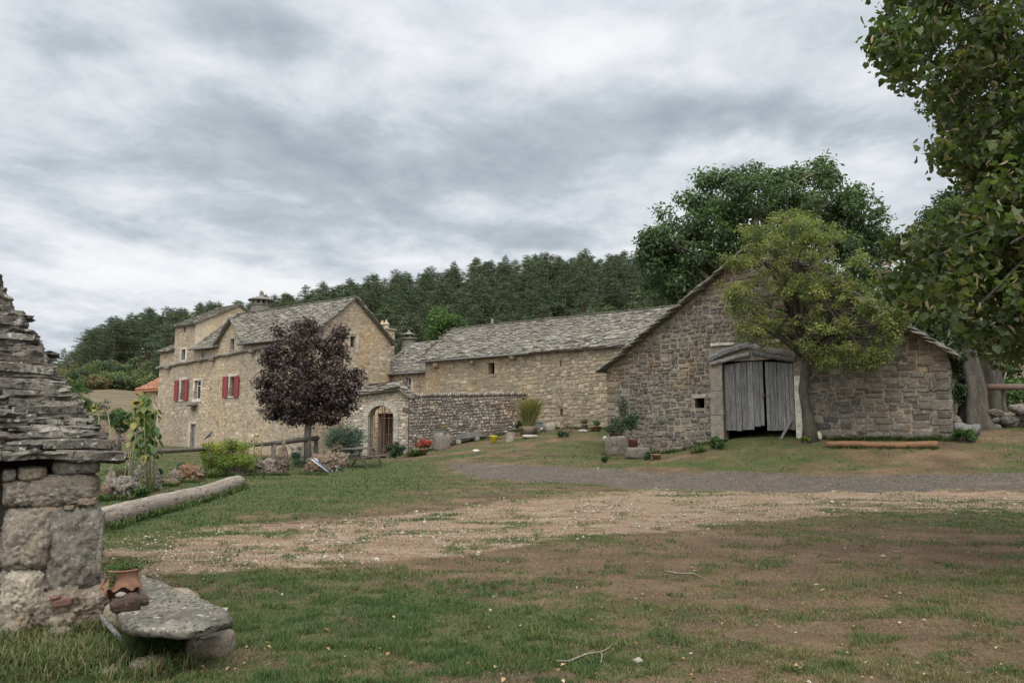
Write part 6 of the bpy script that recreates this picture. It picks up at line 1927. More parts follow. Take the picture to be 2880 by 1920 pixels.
def twig(label, pts, r0):
    P = [ground_hit(a, b) + UP * .012 for a, b in pts[0]]
    mb = MB(); mb.tube(P, [r0 * (1 - .7 * i / (len(P) - 1)) for i in range(len(P))], 6)
    for br in pts[1:]:
        Q = [ground_hit(a, b) + UP * .014 for a, b in br]; mb.tube(Q, [r0 * .6, r0 * .5, r0 * .25][:len(Q)], 6)
    o = mb.build("fallen_twig", M_BARKPALE, None, True); tag(o, label, "twig")
M_BARKPALE = wood_mat("pale_dry_twig", (.17, .135, .10), (.27, .22, .17), scale=(4, 4, 4), coord='pos')
twig("pale forked twig lying on bare earth at the picture's bottom edge", [[(1562, 1868), (1600, 1866), (1650, 1848), (1690, 1843), (1712, 1828), (1730, 1808)], [(1688, 1843), (1694, 1856), (1690, 1872)]], .010)
twig("thin dark curved twig lying on the brown patch", [[(1870, 1604), (1910, 1612), (1950, 1613), (1988, 1627)]], .011)
twig("short grey twig in sparse turf beyond the curved twig", [[(2508, 1552), (2530, 1553), (2552, 1550)]], .010)

# ================================================================== ROCK GARDEN
M_ROCK = stone_mat("speckled_brown_rock", [(.11, .095, .075), (.15, .13, .10), (.19, .165, .135), (.15, .10, .065), (.21, .185, .155)], (.2, .2, .2), (.06, .05, .04), .45, warm=(1.3, .9, .6), lichen=.6, bstr=1.0, nscale=1.6, stain_scale=1.5)
ROCKS = [(279, 327, 1325, 1402, .45, 1.0, "light brown jagged rock behind the speckled one beside the log"), (300, 366, 1348, 1402, .35, 2.0, "rounded speckled rock close behind the pale log"),
         (368, 442, 1287, 1378, .5, 3.0, "tall pointed standing stone in the rock garden"), (472, 505, 1324, 1356, .95, 4, "small smooth grey rock beside the rust-coloured one"),
         (500, 560, 1313, 1354, .75, 5, "rust-red rock behind the middle of the pale log"), (452, 494, 1350, 1366, .72, 6, "flat orange stone just behind the log"),
         (602, 632, 1305, 1330, .3, 7, "brown angular rock under the yellow-green shrub"), (596, 630, 1321, 1337, 1.0, 8, "white rounded rock at the log's far end"),
         (632, 678, 1310, 1337, .4, 9, "dark brown rock beyond the log's far end"), (708, 773, 1298, 1334, .9, 10, "low grey and brown craggy rock beside the orange pillar stone"),
         (770, 812, 1250, 1334, .7, 11, "slender orange-topped pillar stone standing upright"), (842, 916, 1289, 1332, .75, 12, "orange-brown boulder under the bundle of poles"),
         (914, 962, 1276, 1320, .7, 13, "reddish rock between the poles and the picnic table"), (268, 302, 1368, 1406, .72, 14, "ochre rock wedged between hut and log"), (690, 722, 1308, 1326, .72, 15, "little orange rock next to the yellow-green shrub")]
for (x0, x1, y0, y1, hue, sd_, lb) in ROCKS:
    q = ground_hit((x0 + x1) / 2, y1); w = pxm(x1 - x0, q.y); h = pxm(y1 - y0, q.y)
    mb = MB(); tall = h > w * 1.15
    rock(mb, q + UP * h * .42 + Vector((0, w * (.95 if x0 in (842, 914) else .3), 0)), (w * 1.0, w * .8, h * 1.15), int(sd_ * 7), 5, 2.0 if tall else 2.4, .24, Matrix.Rotation(.1, 3, 'Y'), (hue, .5, 0), 1.9, crag=1.0)
    if tall:   # narrow to the top
        zt = q.z + h; 
        mb.v = [((vx - q.x) * (1.08 - .72 * max(0, min(1, (vz - q.z) / h))) + q.x, (vy - q.y) * (1.1 - .6 * max(0, min(1, (vz - q.z) / h))) + q.y, vz) for vx, vy, vz in mb.v]
    o = mb.build("rock", M_ROCK, None, True); tag(o, lb, "rock", "rocks of the rock garden")
# leaning grey plank behind the standing stone
A = ground_hit(440, 1366) ; 
mb = MB(); mb.beam(A, at(412, 1318, A.y + .3), .12, .05); o = mb.build("leaning_board", M_GREYWOOD); tag(o, "short grey board leaning on the tall pointed stone", "board")
# shrubs of the garden
def sh(name, lb, cat, x0, x1, y0, y1, base_py, n, size, lm, seed, nc=18, **kw):
    q = ground_hit((x0 + x1) / 2, base_py); Y = q.y + kw.pop('back', 0)
    c = at((x0 + x1) / 2, (y0 + y1) / 2, Y)
    return bush(name, lb, cat, c, (pxm((x1 - x0) / 2, Y), pxm((x1 - x0) / 2, Y) * .8, pxm((y1 - y0) / 2, Y)), n, size, lm, seed, nc, **kw)
L_YSH = leaf_mat("yellow_flowered_shrub_leaf", [(.07, .12, .026), (.12, .17, .035), (.17, .20, .04), (.30, .24, .04)], .4)
sh("shrub", "yellow-green flowering shrub between fence and log", "shrub", 556, 722, 1232, 1338, 1338, 15000, .055, L_YSH, 401, 48, back=.2, hollow=.1)
sh("shrub", "upright tip of a green shrub under the bird figure", "shrub", 560, 610, 1238, 1300, 1336, 2000, .055, L_YSH, 402, 14, back=.9, hollow=.1)
sh("mossy_shrub", "olive-brown dome-shaped shrub behind the tall pointed stone", "shrub", 300, 384, 1306, 1366, 1366, 7000, .035, L_OLIVE, 403, 40, back=1.0)
sh("dwarf_conifer", "dark green dwarf conifer just right beside the pointed stone's board".replace("right ", ""), "shrub", 416, 460, 1308, 1356, 1358, 3500, .04, L_DARKG, 404, 20, back=.3)
sh("rosemary", "grey-green rosemary bush beside the orange pillar stone", "shrub", 806, 866, 1252, 1312, 1318, 4200, .05, L_SPRUCE, 405, 24, back=1.0, droop=-1.0, asp=.25)
sh("lavender", "low grey-green plant between pillar stone and craggy rock", "plant", 735, 775, 1278, 1304, 1322, 1500, .05, L_SPRUCE, 406, 12, back=1.2, asp=.25)
sh("blue_spruce", "blue-green spreading juniper in front of the gateway", "shrub", 912, 1032, 1186, 1290, 1296, 12000, .085, L_SPRUCE, 407, 50, back=1.0, asp=.3, droop=.2)
sh("box_bush", "dark rounded box bush right under the gateway's edge".replace("right ", ""), "shrub", 1086, 1140, 1240, 1286, 1288, 4000, .06, L_DARKG, 408, 22)
sh("garden_plant", "trailing flowers with pink blooms behind the picnic table", "plant", 908, 965, 1262, 1292, 1310, 1500, .06, leaf_mat("pink_green_leaf", [(.05, .08, .025), (.07, .09, .03), (.09, .10, .04), (.38, .13, .15)], .2), 409, 12, back=1.2)
sh("dry_shrub", "leafless grey-brown shrub at the farmhouse's far corner", "shrub", 446, 486, 1228, 1262, 1262, 1500, .09, L_BROWN, 410, 12, back=20)
for i, (x0, x1, y0, y1, lb) in enumerate([(470, 545, 1300, 1332, "low green plants behind the grey and rust rocks"), (378, 420, 1370, 1400, "green ground plant between pointed stone and log"), (650, 760, 1290, 1312, "dull green low growth beneath the fence rail")]):
    sh("garden_plant", lb, "plant", x0, x1, y0, y1, y1 + 6, 2200, .05, L_GREEN if i else L_SPRUCE, 420 + i, 14, back=.4)
x_, y_ = g2(578, 1346)
tufts("iris_clump", "spiky yellow-green iris clump behind the log's far half", [(x_, y_ + .3, .3, .2, 1.0)], 160, 71, (.25, .5), GRASS_MAT, "plant", None, .6, .012, dome=1.0)
x_, y_ = g2(1165, 1284)
tufts("day_lily", "spiky green lily leaves between box bush and red flowers", [(x_, y_, .4, .25, 1.0)], 220, 72, (.3, .6), GRASS_MAT, "plant", None, .8, .016, dome=1.0)

# sunflowers: leaning stems, drooping heads, withering leaves
M_STEM = leaf_mat("pale_sunflower_stem", [(.26, .24, .12), (.20, .21, .09), (.12, .16, .05)], .1, .7)
M_SEED = plain_mat("brown_seed_head", (.08, .06, .03), .9, .3, 30)
L_SUN = leaf_mat("withering_sunflower_leaf", [(.05, .085, .03), (.08, .115, .035), (.16, .17, .05), (.24, .21, .07)], .3)
L_PETAL = leaf_mat("withered_yellow_petal", [(.30, .24, .06), (.38, .31, .08), (.33, .22, .05)], .3)
def sunflower(lb, base_px, Y, top, lean_py, nleaf, head=.09, seed=0, dry=False, fresh=False, leaf=.2, l0=.35, l1=1.0):
    r = random.Random(seed)
    g = Vector(at(base_px, 1300, Y)); g.z = hz(g.x, g.y) - .02
    T = at(top[0], top[1], Y + r.uniform(-.3, .3))
    e = empty("sunflower", g, lb, "sunflower", "withering sunflowers")
    mid = g.lerp(T, .55) + Vector((r.uniform(-.05, .05), 0, 0))
    hd = Vector((r.choice((-1, 1)) * r.uniform(.08, .16), -r.uniform(.05, .2), 0))
    tip = T + hd + UP * -.05
    mb = MB(); mb.tube([g, mid, T - UP * .05, T + hd * .3 + UP * .03, tip], [.019, .016, .012, .010, .009], 7, (.1 if dry else .8, .6, 0))
    mb.build("stem", M_STEM, e, True)
    nrm = Vector((hd.x, hd.y, -.28 if not fresh else .02)).normalized()
    M3 = nrm.to_track_quat('Z', 'Y').to_matrix()
    mb = MB(); vs = [tip + M3 @ Vector((0, 0, .02))]
    for k in range(12): vs.append(tip + M3 @ Vector((math.cos(k * .5236) * head * .62, math.sin(k * .5236) * head * .62, 0)))
    vs.append(tip - M3 @ Vector((0, 0, .03)))
    mb.add(vs, [(0, 1 + k, 1 + (k + 1) % 12) for k in range(12)] + [(13, 1 + (k + 1) % 12, 1 + k) for k in range(12)])
    h = mb.build("flower_head", M_SEED, e)
    V = []; Cc = []
    for k in range(18):
        a = k / 18 * 6.283 + r.uniform(-.1, .1); L = head * r.uniform(.5, .8); cr = r.uniform(-.05, .02)
        d0 = Vector((math.cos(a), math.sin(a), 0)); s = Vector((-d0.y, d0.x, 0)) * head * .16
        b = d0 * head * .58
        V += [tip + M3 @ (b - s * .5), tip + M3 @ (b + d0 * L * .5 + s + Vector((0, 0, cr * .5))), tip + M3 @ (b + d0 * L + Vector((0, 0, cr))), tip + M3 @ (b + d0 * L * .5 - s + Vector((0, 0, cr * .5)))]
        Cc += [(r.random(), r.uniform(.4, .9), 0)] * 4
    np_obj("petal", np.array([list(v) for v in V]), np.arange(72).reshape(18, 4), L_PETAL, h, np.array(Cc))
    V = []; Cc = []
    for k in range(nleaf):
        f = l0 + (l1 - l0) * (k + r.random()) / max(nleaf, 1)
        p = g.lerp(mid, min(1, f / .55)) if f < .55 else mid.lerp(T, (f - .55) / .45)
        a = r.uniform(0, 6.28); L = leaf * r.uniform(.6, 1.25); out = Vector((math.cos(a), math.sin(a), 0)); s = Vector((-out.y, out.x, 0)) * L * .42
        pe = p + out * L * .5 + UP * .02; dn = Vector((0, 0, -1)); dd = (out * r.uniform(.15, .8) + dn * r.uniform(.4, 1)).normalized()
        V += [pe, pe + dd * L * .2 + s * .8, pe + dd * L * .55 + s + UP * .01, pe + dd * L * 1.1, pe + dd * L * .55 - s, pe + dd * L * .2 - s * .8]
        Cc += [(r.random() * (.6 if not dry else 1), r.uniform(.3, .9), 0)] * 6
    if nleaf:
        b = (np.arange(nleaf) * 6)[:, None]
        Fq = np.concatenate([b + np.array([[0, 1, 2, 3]]), b + np.array([[0, 3, 4, 5]])], 1).reshape(-1, 4)
        np_obj("foliage", np.array([list(v) for v in V]), Fq, L_SUN, e, np.array(Cc))
SF = [("tallest sunflower with a pale leafless stem and bowed head over the rest", 345, (383, 1128), 4, .13, True), ("bare pale sunflower stalk in the middle of three leaning ones", 362, (374, 1186), 1, .10, True),
      ("pale sunflower stalk leaning towards the farmhouse", 366, (393, 1176), 2, .11, True), ("top sunflower with a big yellowed bowed head against the tile-roofed shed", 420, (404, 1104), 30, .13, False),
      ("leafy sunflower with a yellow head touching the farmhouse wall", 426, (424, 1108), 32, .12, False), ("leafy sunflower with hanging heads in the middle of the clump", 432, (410, 1134), 34, .11, False),
      ("drooping leafy sunflower on the near flank of the clump", 410, (380, 1145), 24, .10, False), ("green leafy sunflower just before the farmhouse corner", 436, (436, 1150), 30, .10, False),
      ("small yellowing sunflower halfway up the leafy clump", 424, (394, 1160), 24, .10, False), ("lone thin sunflower stalk in front of the round bushy tree", 324, (304, 1155), 0, .08, True),
      ("small sunflower head peeping over the hut roof slabs", 262, (262, 1140), 2, .06, True), ("second small sunflower head low above the hut roof slabs", 285, (279, 1158), 1, .05, True),
      ("yellow-leaved little sunflower before the farmhouse near the shrub", 716, (716, 1222), 8, .06, False), ("small drooping sunflower near the fence's middle post", 742, (736, 1238), 5, .06, False), ("single straw-coloured stalk before the maple's edge", 806, (797, 1186), 0, .05, True),
      ("low fresh sunflower with an open yellow head by the fence rail", 425, (424, 1284), 3, .09, False)]
for i, (lb, bpx, tp__, nl_, hd_, dry) in enumerate(SF):
    Yq = 18.8 + (i % 3) * .35 if i < 12 or i == 15 else (25 if i < 14 else 28)
    if i in (10, 11): Yq = 14
    sunflower(lb, bpx, Yq, tp__, 0, nl_, hd_, 500 + i, dry, i == 15, .19 if i < 9 else .12, .45 if i < 9 else .3)

# ================================================================== FENCE, BIRD
fence = empty("log_rail_fence", gat(620, 26), "dark round-rail wooden fence running from the sunflowers to the maple", "fence")
def frp(px, py, Y): return at(px, py, Y)
f0, f1, f2, f3 = frp(330, 1278, 19.8), frp(622, 1259, 27.2), frp(770, 1246, 29.0), frp(894, 1231, 31.6)
for k, (a, b, r0) in enumerate(((f0, f1, .065), (f1, f2, .078), (f2, f3, .10))):
    mb = MB(); mb.tube([a, a.lerp(b, .33) + UP * .01, a.lerp(b, .66), b], [r0, r0 * 1.05, r0, r0 * .97], 10, (.3, .5, 0), rough=.12, seed=k); mb.build("rail", M_DARKWOOD, fence, True)
for p_ in (frp(374, 1285, 20.6), f1, f2, f3 + RD * -.1):
    g_ = Vector((p_.x, p_.y, hz(p_.x, p_.y)))
    mb = MB(); top_ = p_.z - .04 if p_ is not f3 else p_.z
    mb.tube([g_ - UP * .2, Vector((g_.x, g_.y, top_))], [.10, .09], 9, (.5, .5, 0), rough=.1); mb.build("post", M_DARKWOOD, fence, True)
A = ground_hit(352, 1318); mb = MB(); mb.beam(A, at(384, 1286, A.y + .5), .18, .05); mb.build("brace", M_GREYWOOD, fence)
# bird figure on a thin rod above the shrub
bp_ = at(587, 1226, 24.0)
M_BIRD = plain_mat("slate_grey_bird", (.07, .075, .085), .7, .2, 20)
mb = MB()
k_ = 1.0
pts_ = [(-.125, -.10), (-.09, -.06), (-.04, -.015), (.01, .03), (.045, .07), (.062, .105), (.07, .13), (.085, .138), (.105, .132)]
rd__ = [.010, .022, .042, .05, .04, .026, .026, .016, .004]
mb.tube([bp_ + Vector((a, 0, b)) for a, b in pts_], rd__, 10, (.5, .5, 0))
birde = mb.build("bird", M_BIRD, None, True); tag(birde, "slate-grey pigeon figure perched on a thin rod above the shrub", "bird")
mb = MB(); mb.tube([bp_ + Vector((.01, 0, -.01)), bp_ + Vector((.012, 0, -.13))], .005, 5); mb.build("leg", M_BIRD, birde)
mb = MB(); mb.tube([Vector((bp_.x + .01, bp_.y, hz(bp_.x, bp_.y) - .02)), bp_ + Vector((.012, 0, -.125))], .008, 6); o = mb.build("rod", M_IRON, None); tag(o, "thin iron rod standing in the shrub under the bird figure", "rod")

# ================================================================== PICNIC TABLE AND POLES
M_TBL = wood_mat("brown_grey_table_wood", (.075, .06, .05), (.15, .125, .105), scale=(4, 4, 4), coord='pos')
tc = ground_hit(1012, 1312); tl = Vector((math.sin(.32), math.cos(.32), 0)); tw = Vector((tl.y, -tl.x, 0))
tab = empty("picnic_table", tc, "weathered wooden picnic table with fixed benches on the lawn before the gateway", "table")
def tpp(w, l, z): q = tc + tw * w + tl * l; return Vector((q.x, q.y, tc.z + z))
mb = MB()
for i in range(5): mb.beam(tpp(-.32 + .16 * i, -.85, .74), tpp(-.32 + .16 * i, .85, .74), .15, .04, (rnd.random(), .5, 0))
mb.build("tabletop", M_TBL, tab)
for s_ in (-1, 1):
    mb = MB()
    for i in range(2): mb.beam(tpp(s_ * (.66 + .14 * i), -.85, .44), tpp(s_ * (.66 + .14 * i), .85, .44), .13, .04, (rnd.random(), .5, 0))
    mb.build("bench", M_TBL, tab)
for l_ in (-.6, .6):
    for s_ in (-1, 1):
        a_ = tpp(s_ * .25, l_, .72); b_ = tpp(s_ * .72, l_, 0); b_.z = hz(b_.x, b_.y) - .02
        mb = MB(); mb.beam(a_, b_, .10, .045, (rnd.random(), .5, 0), up=tw); mb.build("leg", M_TBL, tab)
    mb = MB(); mb.beam(tpp(-.86, l_ + .05, .39), tpp(.86, l_ + .05, .39), .045, .10); mb.build("crossbar", M_TBL, tab)
q = tpp(.1, .2, .76); mb = MB(); mb.lathe(q, [(0, 0), (.05, 0), (.05, .07), (.045, .075), (0, .075)], 12, (.5, .5, 0)); o = mb.build("candle_jar", M_DRESS, None, True); tag(o, "small whitish jar standing on the picnic table", "jar")
m_wp = plain_mat("white_pole", (.6, .6, .58), .5, .15, 6); m_bp = plain_mat("blue_pole", (.10, .16, .27), .5, .15, 6)
cols_ = ["white", "blue", "white", "blue", "white", "white", "blue", "white"]
for i in range(8):
    b_ = ground_hit(926 + i * 5, 1331 - i * 1.3); a_ = at(876 + i * 4.2, 1291 - (i % 3) * 1.5, b_.y - .12)
    b_.z += .02
    mb = MB(); mb.tube([a_, a_.lerp(b_, .5), b_], .016, 6); o = mb.build("pole", m_bp if i in (1, 3, 6) else m_wp, None, True)
    place_ = ["outermost, nearest the boulder", "second from the boulder", "third from the boulder", "fourth from the boulder", "fifth from the boulder", "sixth from the boulder", "seventh, last but one before the table", "last, nearest by the picnic table"][i].replace("nearest the", "touching the").replace("nearest by", "beside")
    tag(o, "thin %s pole of the leaning bundle, %s" % ("blue" if i in (1, 3, 6) else "white", place_), "pole", "bundle of poles")

# ================================================================== IN FRONT OF COURTYARD WALL
def gb(px, py):
    """ground in front of the courtyard wall or the long building, never behind them"""
    d_ = ray(px, 1200); q = ground_hit(px, py)
    O_w, U_w = (CS, CU) if px < 1484 else (LO, RD)
    t_w, _ = hit(px, 1200, O_w, U_w); p_w = O_w + U_w * t_w
    if 1150 < px < 1700 and q.y > p_w.y - .5:
        Y = p_w.y - .5; q = gat(px, Y)
    return q
m_yel = plain_mat("yellow_plastic", (.72, .60, .03), .4, .05, 5)
def bucket(q, s, lb, par=None):
    e = empty("bucket", q, lb, "bucket"); mb = MB()
    mb.lathe(q, [(0, .0), (.115 * s, 0), (.15 * s, .27 * s), (.165 * s, .275 * s), (.165 * s, .30 * s), (.148 * s, .30 * s), (.112 * s, .02), (0, .02)], 20, (.5, .5, 0)); mb.build("body", m_yel, e, True)
    mb = MB(); mb.tube([q + Vector((.155 * s * math.cos(a), -.155 * s * math.sin(a) * .35 - .02, .27 * s - .16 * s * math.sin(a))) for a in np.linspace(0, math.pi, 10)], .006, 5); mb.build("handle", M_IRON, e)
bucket(gb(1389, 1245) + UP * .01, 1.15, "yellow plastic bucket on the grass in front of the plank table")
yb = G0 + GU * (gm_ - .1) - GN * 1.6; bucket(Vector((yb.x, yb.y, hz(yb.x, yb.y))), 1.3, "yellow bucket standing inside the courtyard behind the iron gate")
mb = MB(); q = Vector((yb.x, yb.y, hz(yb.x, yb.y))) - GU * .45; mb.lathe(q, [(0, 0), (.12, 0), (.14, .3), (.12, .3), (0, .29)], 14); o = mb.build("dark_pot", M_ZINC, None, True); tag(o, "dark pot beside the yellow bucket inside the courtyard", "pot")
# beam bench
A = gb(1285, 1238); B = gb(1352, 1232)
bb_ = empty("beam_bench", A, "thick old timber beam laid on stones as a bench against the courtyard wall", "bench")
mb = MB(); mb.beam(A + UP * .42, B + UP * .36, .3, .26, (.6, .5, 0), jit=.02); mb.build("seat", M_GREYWOOD, bb_)
for k, f in enumerate((.08, .85)):
    mb = MB(); p_ = A.lerp(B, f); p_.z = hz(p_.x, p_.y); rock(mb, p_ + UP * .13, (.3, .34, .34), 200 + k, 2, 4, .1, None, (.6, .6, 0)); mb.build("support", M_COURT, bb_)
# plank table with iron leg
A = gb(1352, 1238); B = gb(1406, 1236)
pt_ = empty("plank_table", A.lerp(B, .5), "narrow plank on curved iron legs behind the yellow bucket", "table")
mb = MB(); mb.beam(A + UP * .43, B + UP * .45, .35, .035, (.7, .5, 0)); mb.build("top", M_TBL, pt_)
for f in (.25, .75):
    p_ = A.lerp(B, f); mb = MB(); c0 = Vector((p_.x, p_.y, hz(p_.x, p_.y)))
    mb.tube([c0, c0 + RD * .03 + UP * .2, c0 + RD * (.12 if f < .5 else -.12) + UP * .42], .016, 6); mb.build("leg", M_IRON, pt_)
q = gb(1435, 1240); mb = MB()
mb.tube([q - UP * .05, q + UP * .22, q + UP * .46], [.24, .225, .23], 16, (.8, .5, 0), rough=.14); o = mb.build("chopping_block", M_PALELOG, None, False); tag(o, "upright sawn tree stump block beside the plank table", "stump")
# stone pillar stub with trough, next to the red flowers
q = gb(1231, 1268); mb = MB(); rock(mb, q + UP * .42 + BD * .3, (.78, .7, 1.0), 210, 3, 6, .07, Rz, (.7, .5, 0)); o = mb.build("stone_block", M_COURT, None, True); tag(o, "upright stone block by the courtyard wall carrying a plant trough", "stone block")
mb = MB(); p_ = q + UP * .98 + BD * .3; mb.box(p_, .7, .35, .22, az, (.2, .3, 0)); mb.box(p_ + UP * .12, .76, .4, .04, az, (.2, .3, 0)); o = mb.build("plant_trough", M_ZINC); tag(o, "grey plant trough on the upright stone block", "trough")
V, Fc, C = leaf_arrays([(p_ + UP * .2 + RD * x, .16) for x in (-.2, 0, .2)], 700, .06, 9); o = np_obj("trough_plant", V, Fc, L_BROWN, None, C); tag(o, "brownish dry plant in the grey trough", "plant")
# terracotta pot with red flowers
q = gb(1190, 1281); mb = MB(); mb.lathe(q, [(0, 0), (.15, 0), (.21, .26), (.235, .27), (.235, .33), (.19, .33), (0, .3)], 18); o = mb.build("flower_pot", m_terra, None, True); tag(o, "terracotta pot holding bright red flowers by the courtyard wall", "flower pot")
L_RED = leaf_mat("red_petal", [(.30, .02, .015), (.42, .04, .025)], .2)
cl = clumps([(q + UP * .52, (.42, .34, .24))], 16, .1, .17, 31, .5)
e = empty("red_flower_plant", q + UP * .3, "bushy plant covered in bright red flowers in the terracotta pot", "flowers")
V, Fc, C = leaf_arrays(cl, 900, .06, 32); np_obj("foliage", V, Fc, L_GREEN, e, C)
V, Fc, C = leaf_arrays([(c_ + UP * .06, r0) for c_, r0 in cl], 1300, .05, 33, .9, hollow=.6); np_obj("blossom", V, Fc, L_RED, e, C)
# willow-like shrub in a wicker trough
q = gb(1486, 1222)
e = empty("pampas_shrub", q + UP * .5, "tall wispy olive-yellow shrub rising from a round planter at the wall's end", "shrub")
r = np.random.default_rng(40); n = 1500; hh_ = pxm(76, q.y)
P0 = np.array(list(q + UP * .45))[None] + r.normal(0, .11, (n, 3)) * [1, 1, .2]
sp2 = r.normal(0, 1, (n, 2)); d_ = np.stack([sp2[:, 0] * .20 + .10, sp2[:, 1] * .16, np.full(n, 1.0)], 1); Ln = hh_ * r.uniform(.35, 1.08, n)
P1 = P0 + d_ * (Ln * .55)[:, None]; P2 = P0 + d_ * Ln[:, None] + np.stack([sp2[:, 0] * .12, sp2[:, 1] * .1, Ln * -.05], 1)
s_ = r.normal(0, 1, (n, 3)) * [1, 1, .2]; s_ /= np.linalg.norm(s_, axis=1)[:, None]; s_ *= .011
V = np.stack([P0 - s_, P0 + s_, P1 + s_, P1 - s_, P2 + s_ * .6, P2 - s_ * .6], 1); b = (np.arange(n) * 6)[:, None]
Fq = np.concatenate([b + np.array([[0, 1, 2, 3]]), b + np.array([[3, 2, 4, 5]])], 1).reshape(-1, 4)
C = np.zeros((n, 6, 3)); C[:, :, 0] = r.uniform(0, 1, n)[:, None]; C[:, :, 1] = r.uniform(.3, .9, n)[:, None]
np_obj("foliage", V.reshape(-1, 3), Fq, leaf_mat("olive_yellow_wisp", [(.10, .10, .03), (.15, .14, .045), (.19, .16, .06)], .3), e, C.reshape(-1, 3))
mb = MB(); mb.lathe(q, [(0, 0), (.42, 0), (.5, .42), (.45, .43), (0, .40)], 18, (.4, .4, 0)); o = mb.build("planter", M_BROWNP := plain_mat("brown_wicker", (.14, .105, .075), .95, .4, 30, bstr=1.0), None, True); tag(o, "wide round brown planter under the wispy shrub", "planter")
V, Fc, C = leaf_arrays([(q + Vector((x, -.25, .3)), .2) for x in (-.35, -.12, .12, .35)], 1200, .08, 44, .3, droop=1.5); o = np_obj("trailing_plant", V, Fc, L_BROWN, None, C); tag(o, "dry trailing growth hanging over the round planter", "plant")
q = gb(1506, 1215); mb = MB(); mb.box(q + UP * .25 + BD * .3, .35, .3, .5, az); mb.box(q + UP * .52 + BD * .3, .42, .36, .05, az); o = mb.build("grey_box", M_WHITE_G := plain_mat("grey_painted_box", (.25, .27, .26), .7, .15), None); tag(o, "small grey lidded box behind the round planter", "box")
for i, (px, py, w, h, lb, hu) in enumerate([(1527, 1212, 26, 8, "flat pale stone on the grass behind the grey box", .9), (1490, 1231, 42, 9, "flat grey stone in front of the round planter", .5), (1546, 1212, 34, 22, "squat grey stone at the long wall's base by the planter", .3), (1640, 1216, 26, 7, "flat stone under the dark plant pot", .6), (1339, 1272, 20, 7, "white flat stone sunk in the turf before the bench", 1.0), (1702, 1237, 12, 12, "round white stone beside the corner boulder", 1.0)]):
    q = gb(px, py); w = pxm(w, q.y); h = pxm(h, q.y); mb = MB(); rock(mb, q + UP * h * .4, (w, w * .7, h * 1.2), 240 + i, 3, 3, .12, None, (hu, .8 if hu > .8 else .5, 0)); o = mb.build("stone", M_DRESS, None, True); tag(o, lb, "stone", "loose stones before the long building")
# cart wheel leaning on the wall
q = gb(1594, 1217); e = empty("cart_wheel", q, "iron cart wheel leaning against the long building's wall", "wheel")
R_ = pxm(19, q.y); M3 = Rz.to_4x4() @ Matrix.Rotation(math.radians(-12), 4, 'X')
Mw = Matrix.Translation(q + UP * R_ * .98) @ Matrix.Rotation(math.atan2(RD.y, RD.x), 4, 'Z') @ Matrix.Rotation(math.radians(-12), 4, 'X')
mb = MB(); mb.tube([Mw @ Vector((R_ * math.cos(a), 0, R_ * math.sin(a))) for a in np.linspace(0, 2 * math.pi, 33)], .022, 6, cap=False); mb.build("rim", M_IRON, e)
mb = MB(); mb.tube([Mw @ Vector((0, -.06, 0)), Mw @ Vector((0, .06, 0))], .05, 10); mb.build("hub", M_IRON, e)
for k in range(8):
    mb = MB(); a = k * math.pi / 4; mb.tube([Mw @ Vector((0, 0, 0)), Mw @ Vector((R_ * math.cos(a), 0, R_ * math.sin(a)))], .012, 5); mb.build("spoke", M_IRON, e)
# pots by the long wall
for i, (px, py, w, h, mt, lb, pl_) in enumerate([(1644, 1214, 20, 20, M_ZINC, "dark pot with a dry brown plant against the long wall", L_BROWN), (1679, 1213, 24, 15, m_terra, "terracotta trough pot against the long wall near the barn", L_GREEN), (1668, 1213, 14, 12, m_terra, "small terracotta pot beside the bigger trough pot", None)]):
    q = gb(px, py); w = pxm(w, q.y) / 2; h = pxm(h, q.y); mb = MB(); mb.lathe(q, [(0, 0), (w * .7, 0), (w * .95, h * .85), (w * 1.05, h * .86), (w * 1.05, h), (w * .85, h), (0, h * .9)], 16); o = mb.build("plant_pot", mt, None, True); tag(o, lb, "pot", "pots along the long wall")
    if pl_:
        V, Fc, C = leaf_arrays([(q + UP * (h + .12), .16)], 500, .09, 50 + i, .4, droop=-.5); o = np_obj("potted_plant", V, Fc, pl_, None, C); tag(o, ["dry brown plant in the dark pot by the long wall", "sparse green plant in the terracotta trough pot"][i], "plant")
sh("weed_clump", "dark green weed clump in the grass before the cart wheel", "weed", 1562, 1602, 1212, 1228, 1230, 1500, .08, L_DARKG, 430, 8)
sh("weed_clump", "green weeds around the corner boulder's foot", "weed", 1690, 1716, 1278, 1300, 1300, 900, .07, L_GREEN, 431, 6)
sh("creeper_shrub", "dark green creeper at the foot of the courtyard wall beside the planter", "shrub", 1452, 1478, 1180, 1214, 1216, 1500, .09, L_DARKG, 432, 8, back=.5)

# ------------------------------------------------------------------ things at the barn's near corner
q = gb(1728, 1282); mb = MB(); w = pxm(54, q.y); h = pxm(56, q.y)
rock(mb, q + UP * h * .45 + BD * .2, (w, .7, h * 1.1), 260, 4, 5, .09, Rz, (.3, .6, 0), crag=.3); o = mb.build("boulder", M_BARN, None, True); tag(o, "big squarish boulder at the barn's corner", "boulder")
p_ = q + UP * (h * .97 + .14) + BD * .15; mb = MB(); rock(mb, p_, (.62, .4, .34), 261, 3, 2.1, .06, Matrix.Rotation(.15, 3, 'Y'), (.1, .1, 0)); o = mb.build("dark_stone", M_DARKSTONE, None, True); tag(o, "smooth dark oval stone on top of the corner boulder", "stone")
q = gb(1786, 1290); w = pxm(66, q.y); h = pxm(30, q.y); mb = MB()
rock(mb, q + UP * h * .5 + BD * .25, (w, .55, h * 1.05), 262, 4, 7, .06, Rz, (.6, .6, 0), crag=.3); o = mb.build("stone_block", M_BARN, None, True); tag(o, "pale rectangular stone block in front of the barn's corner", "stone block")
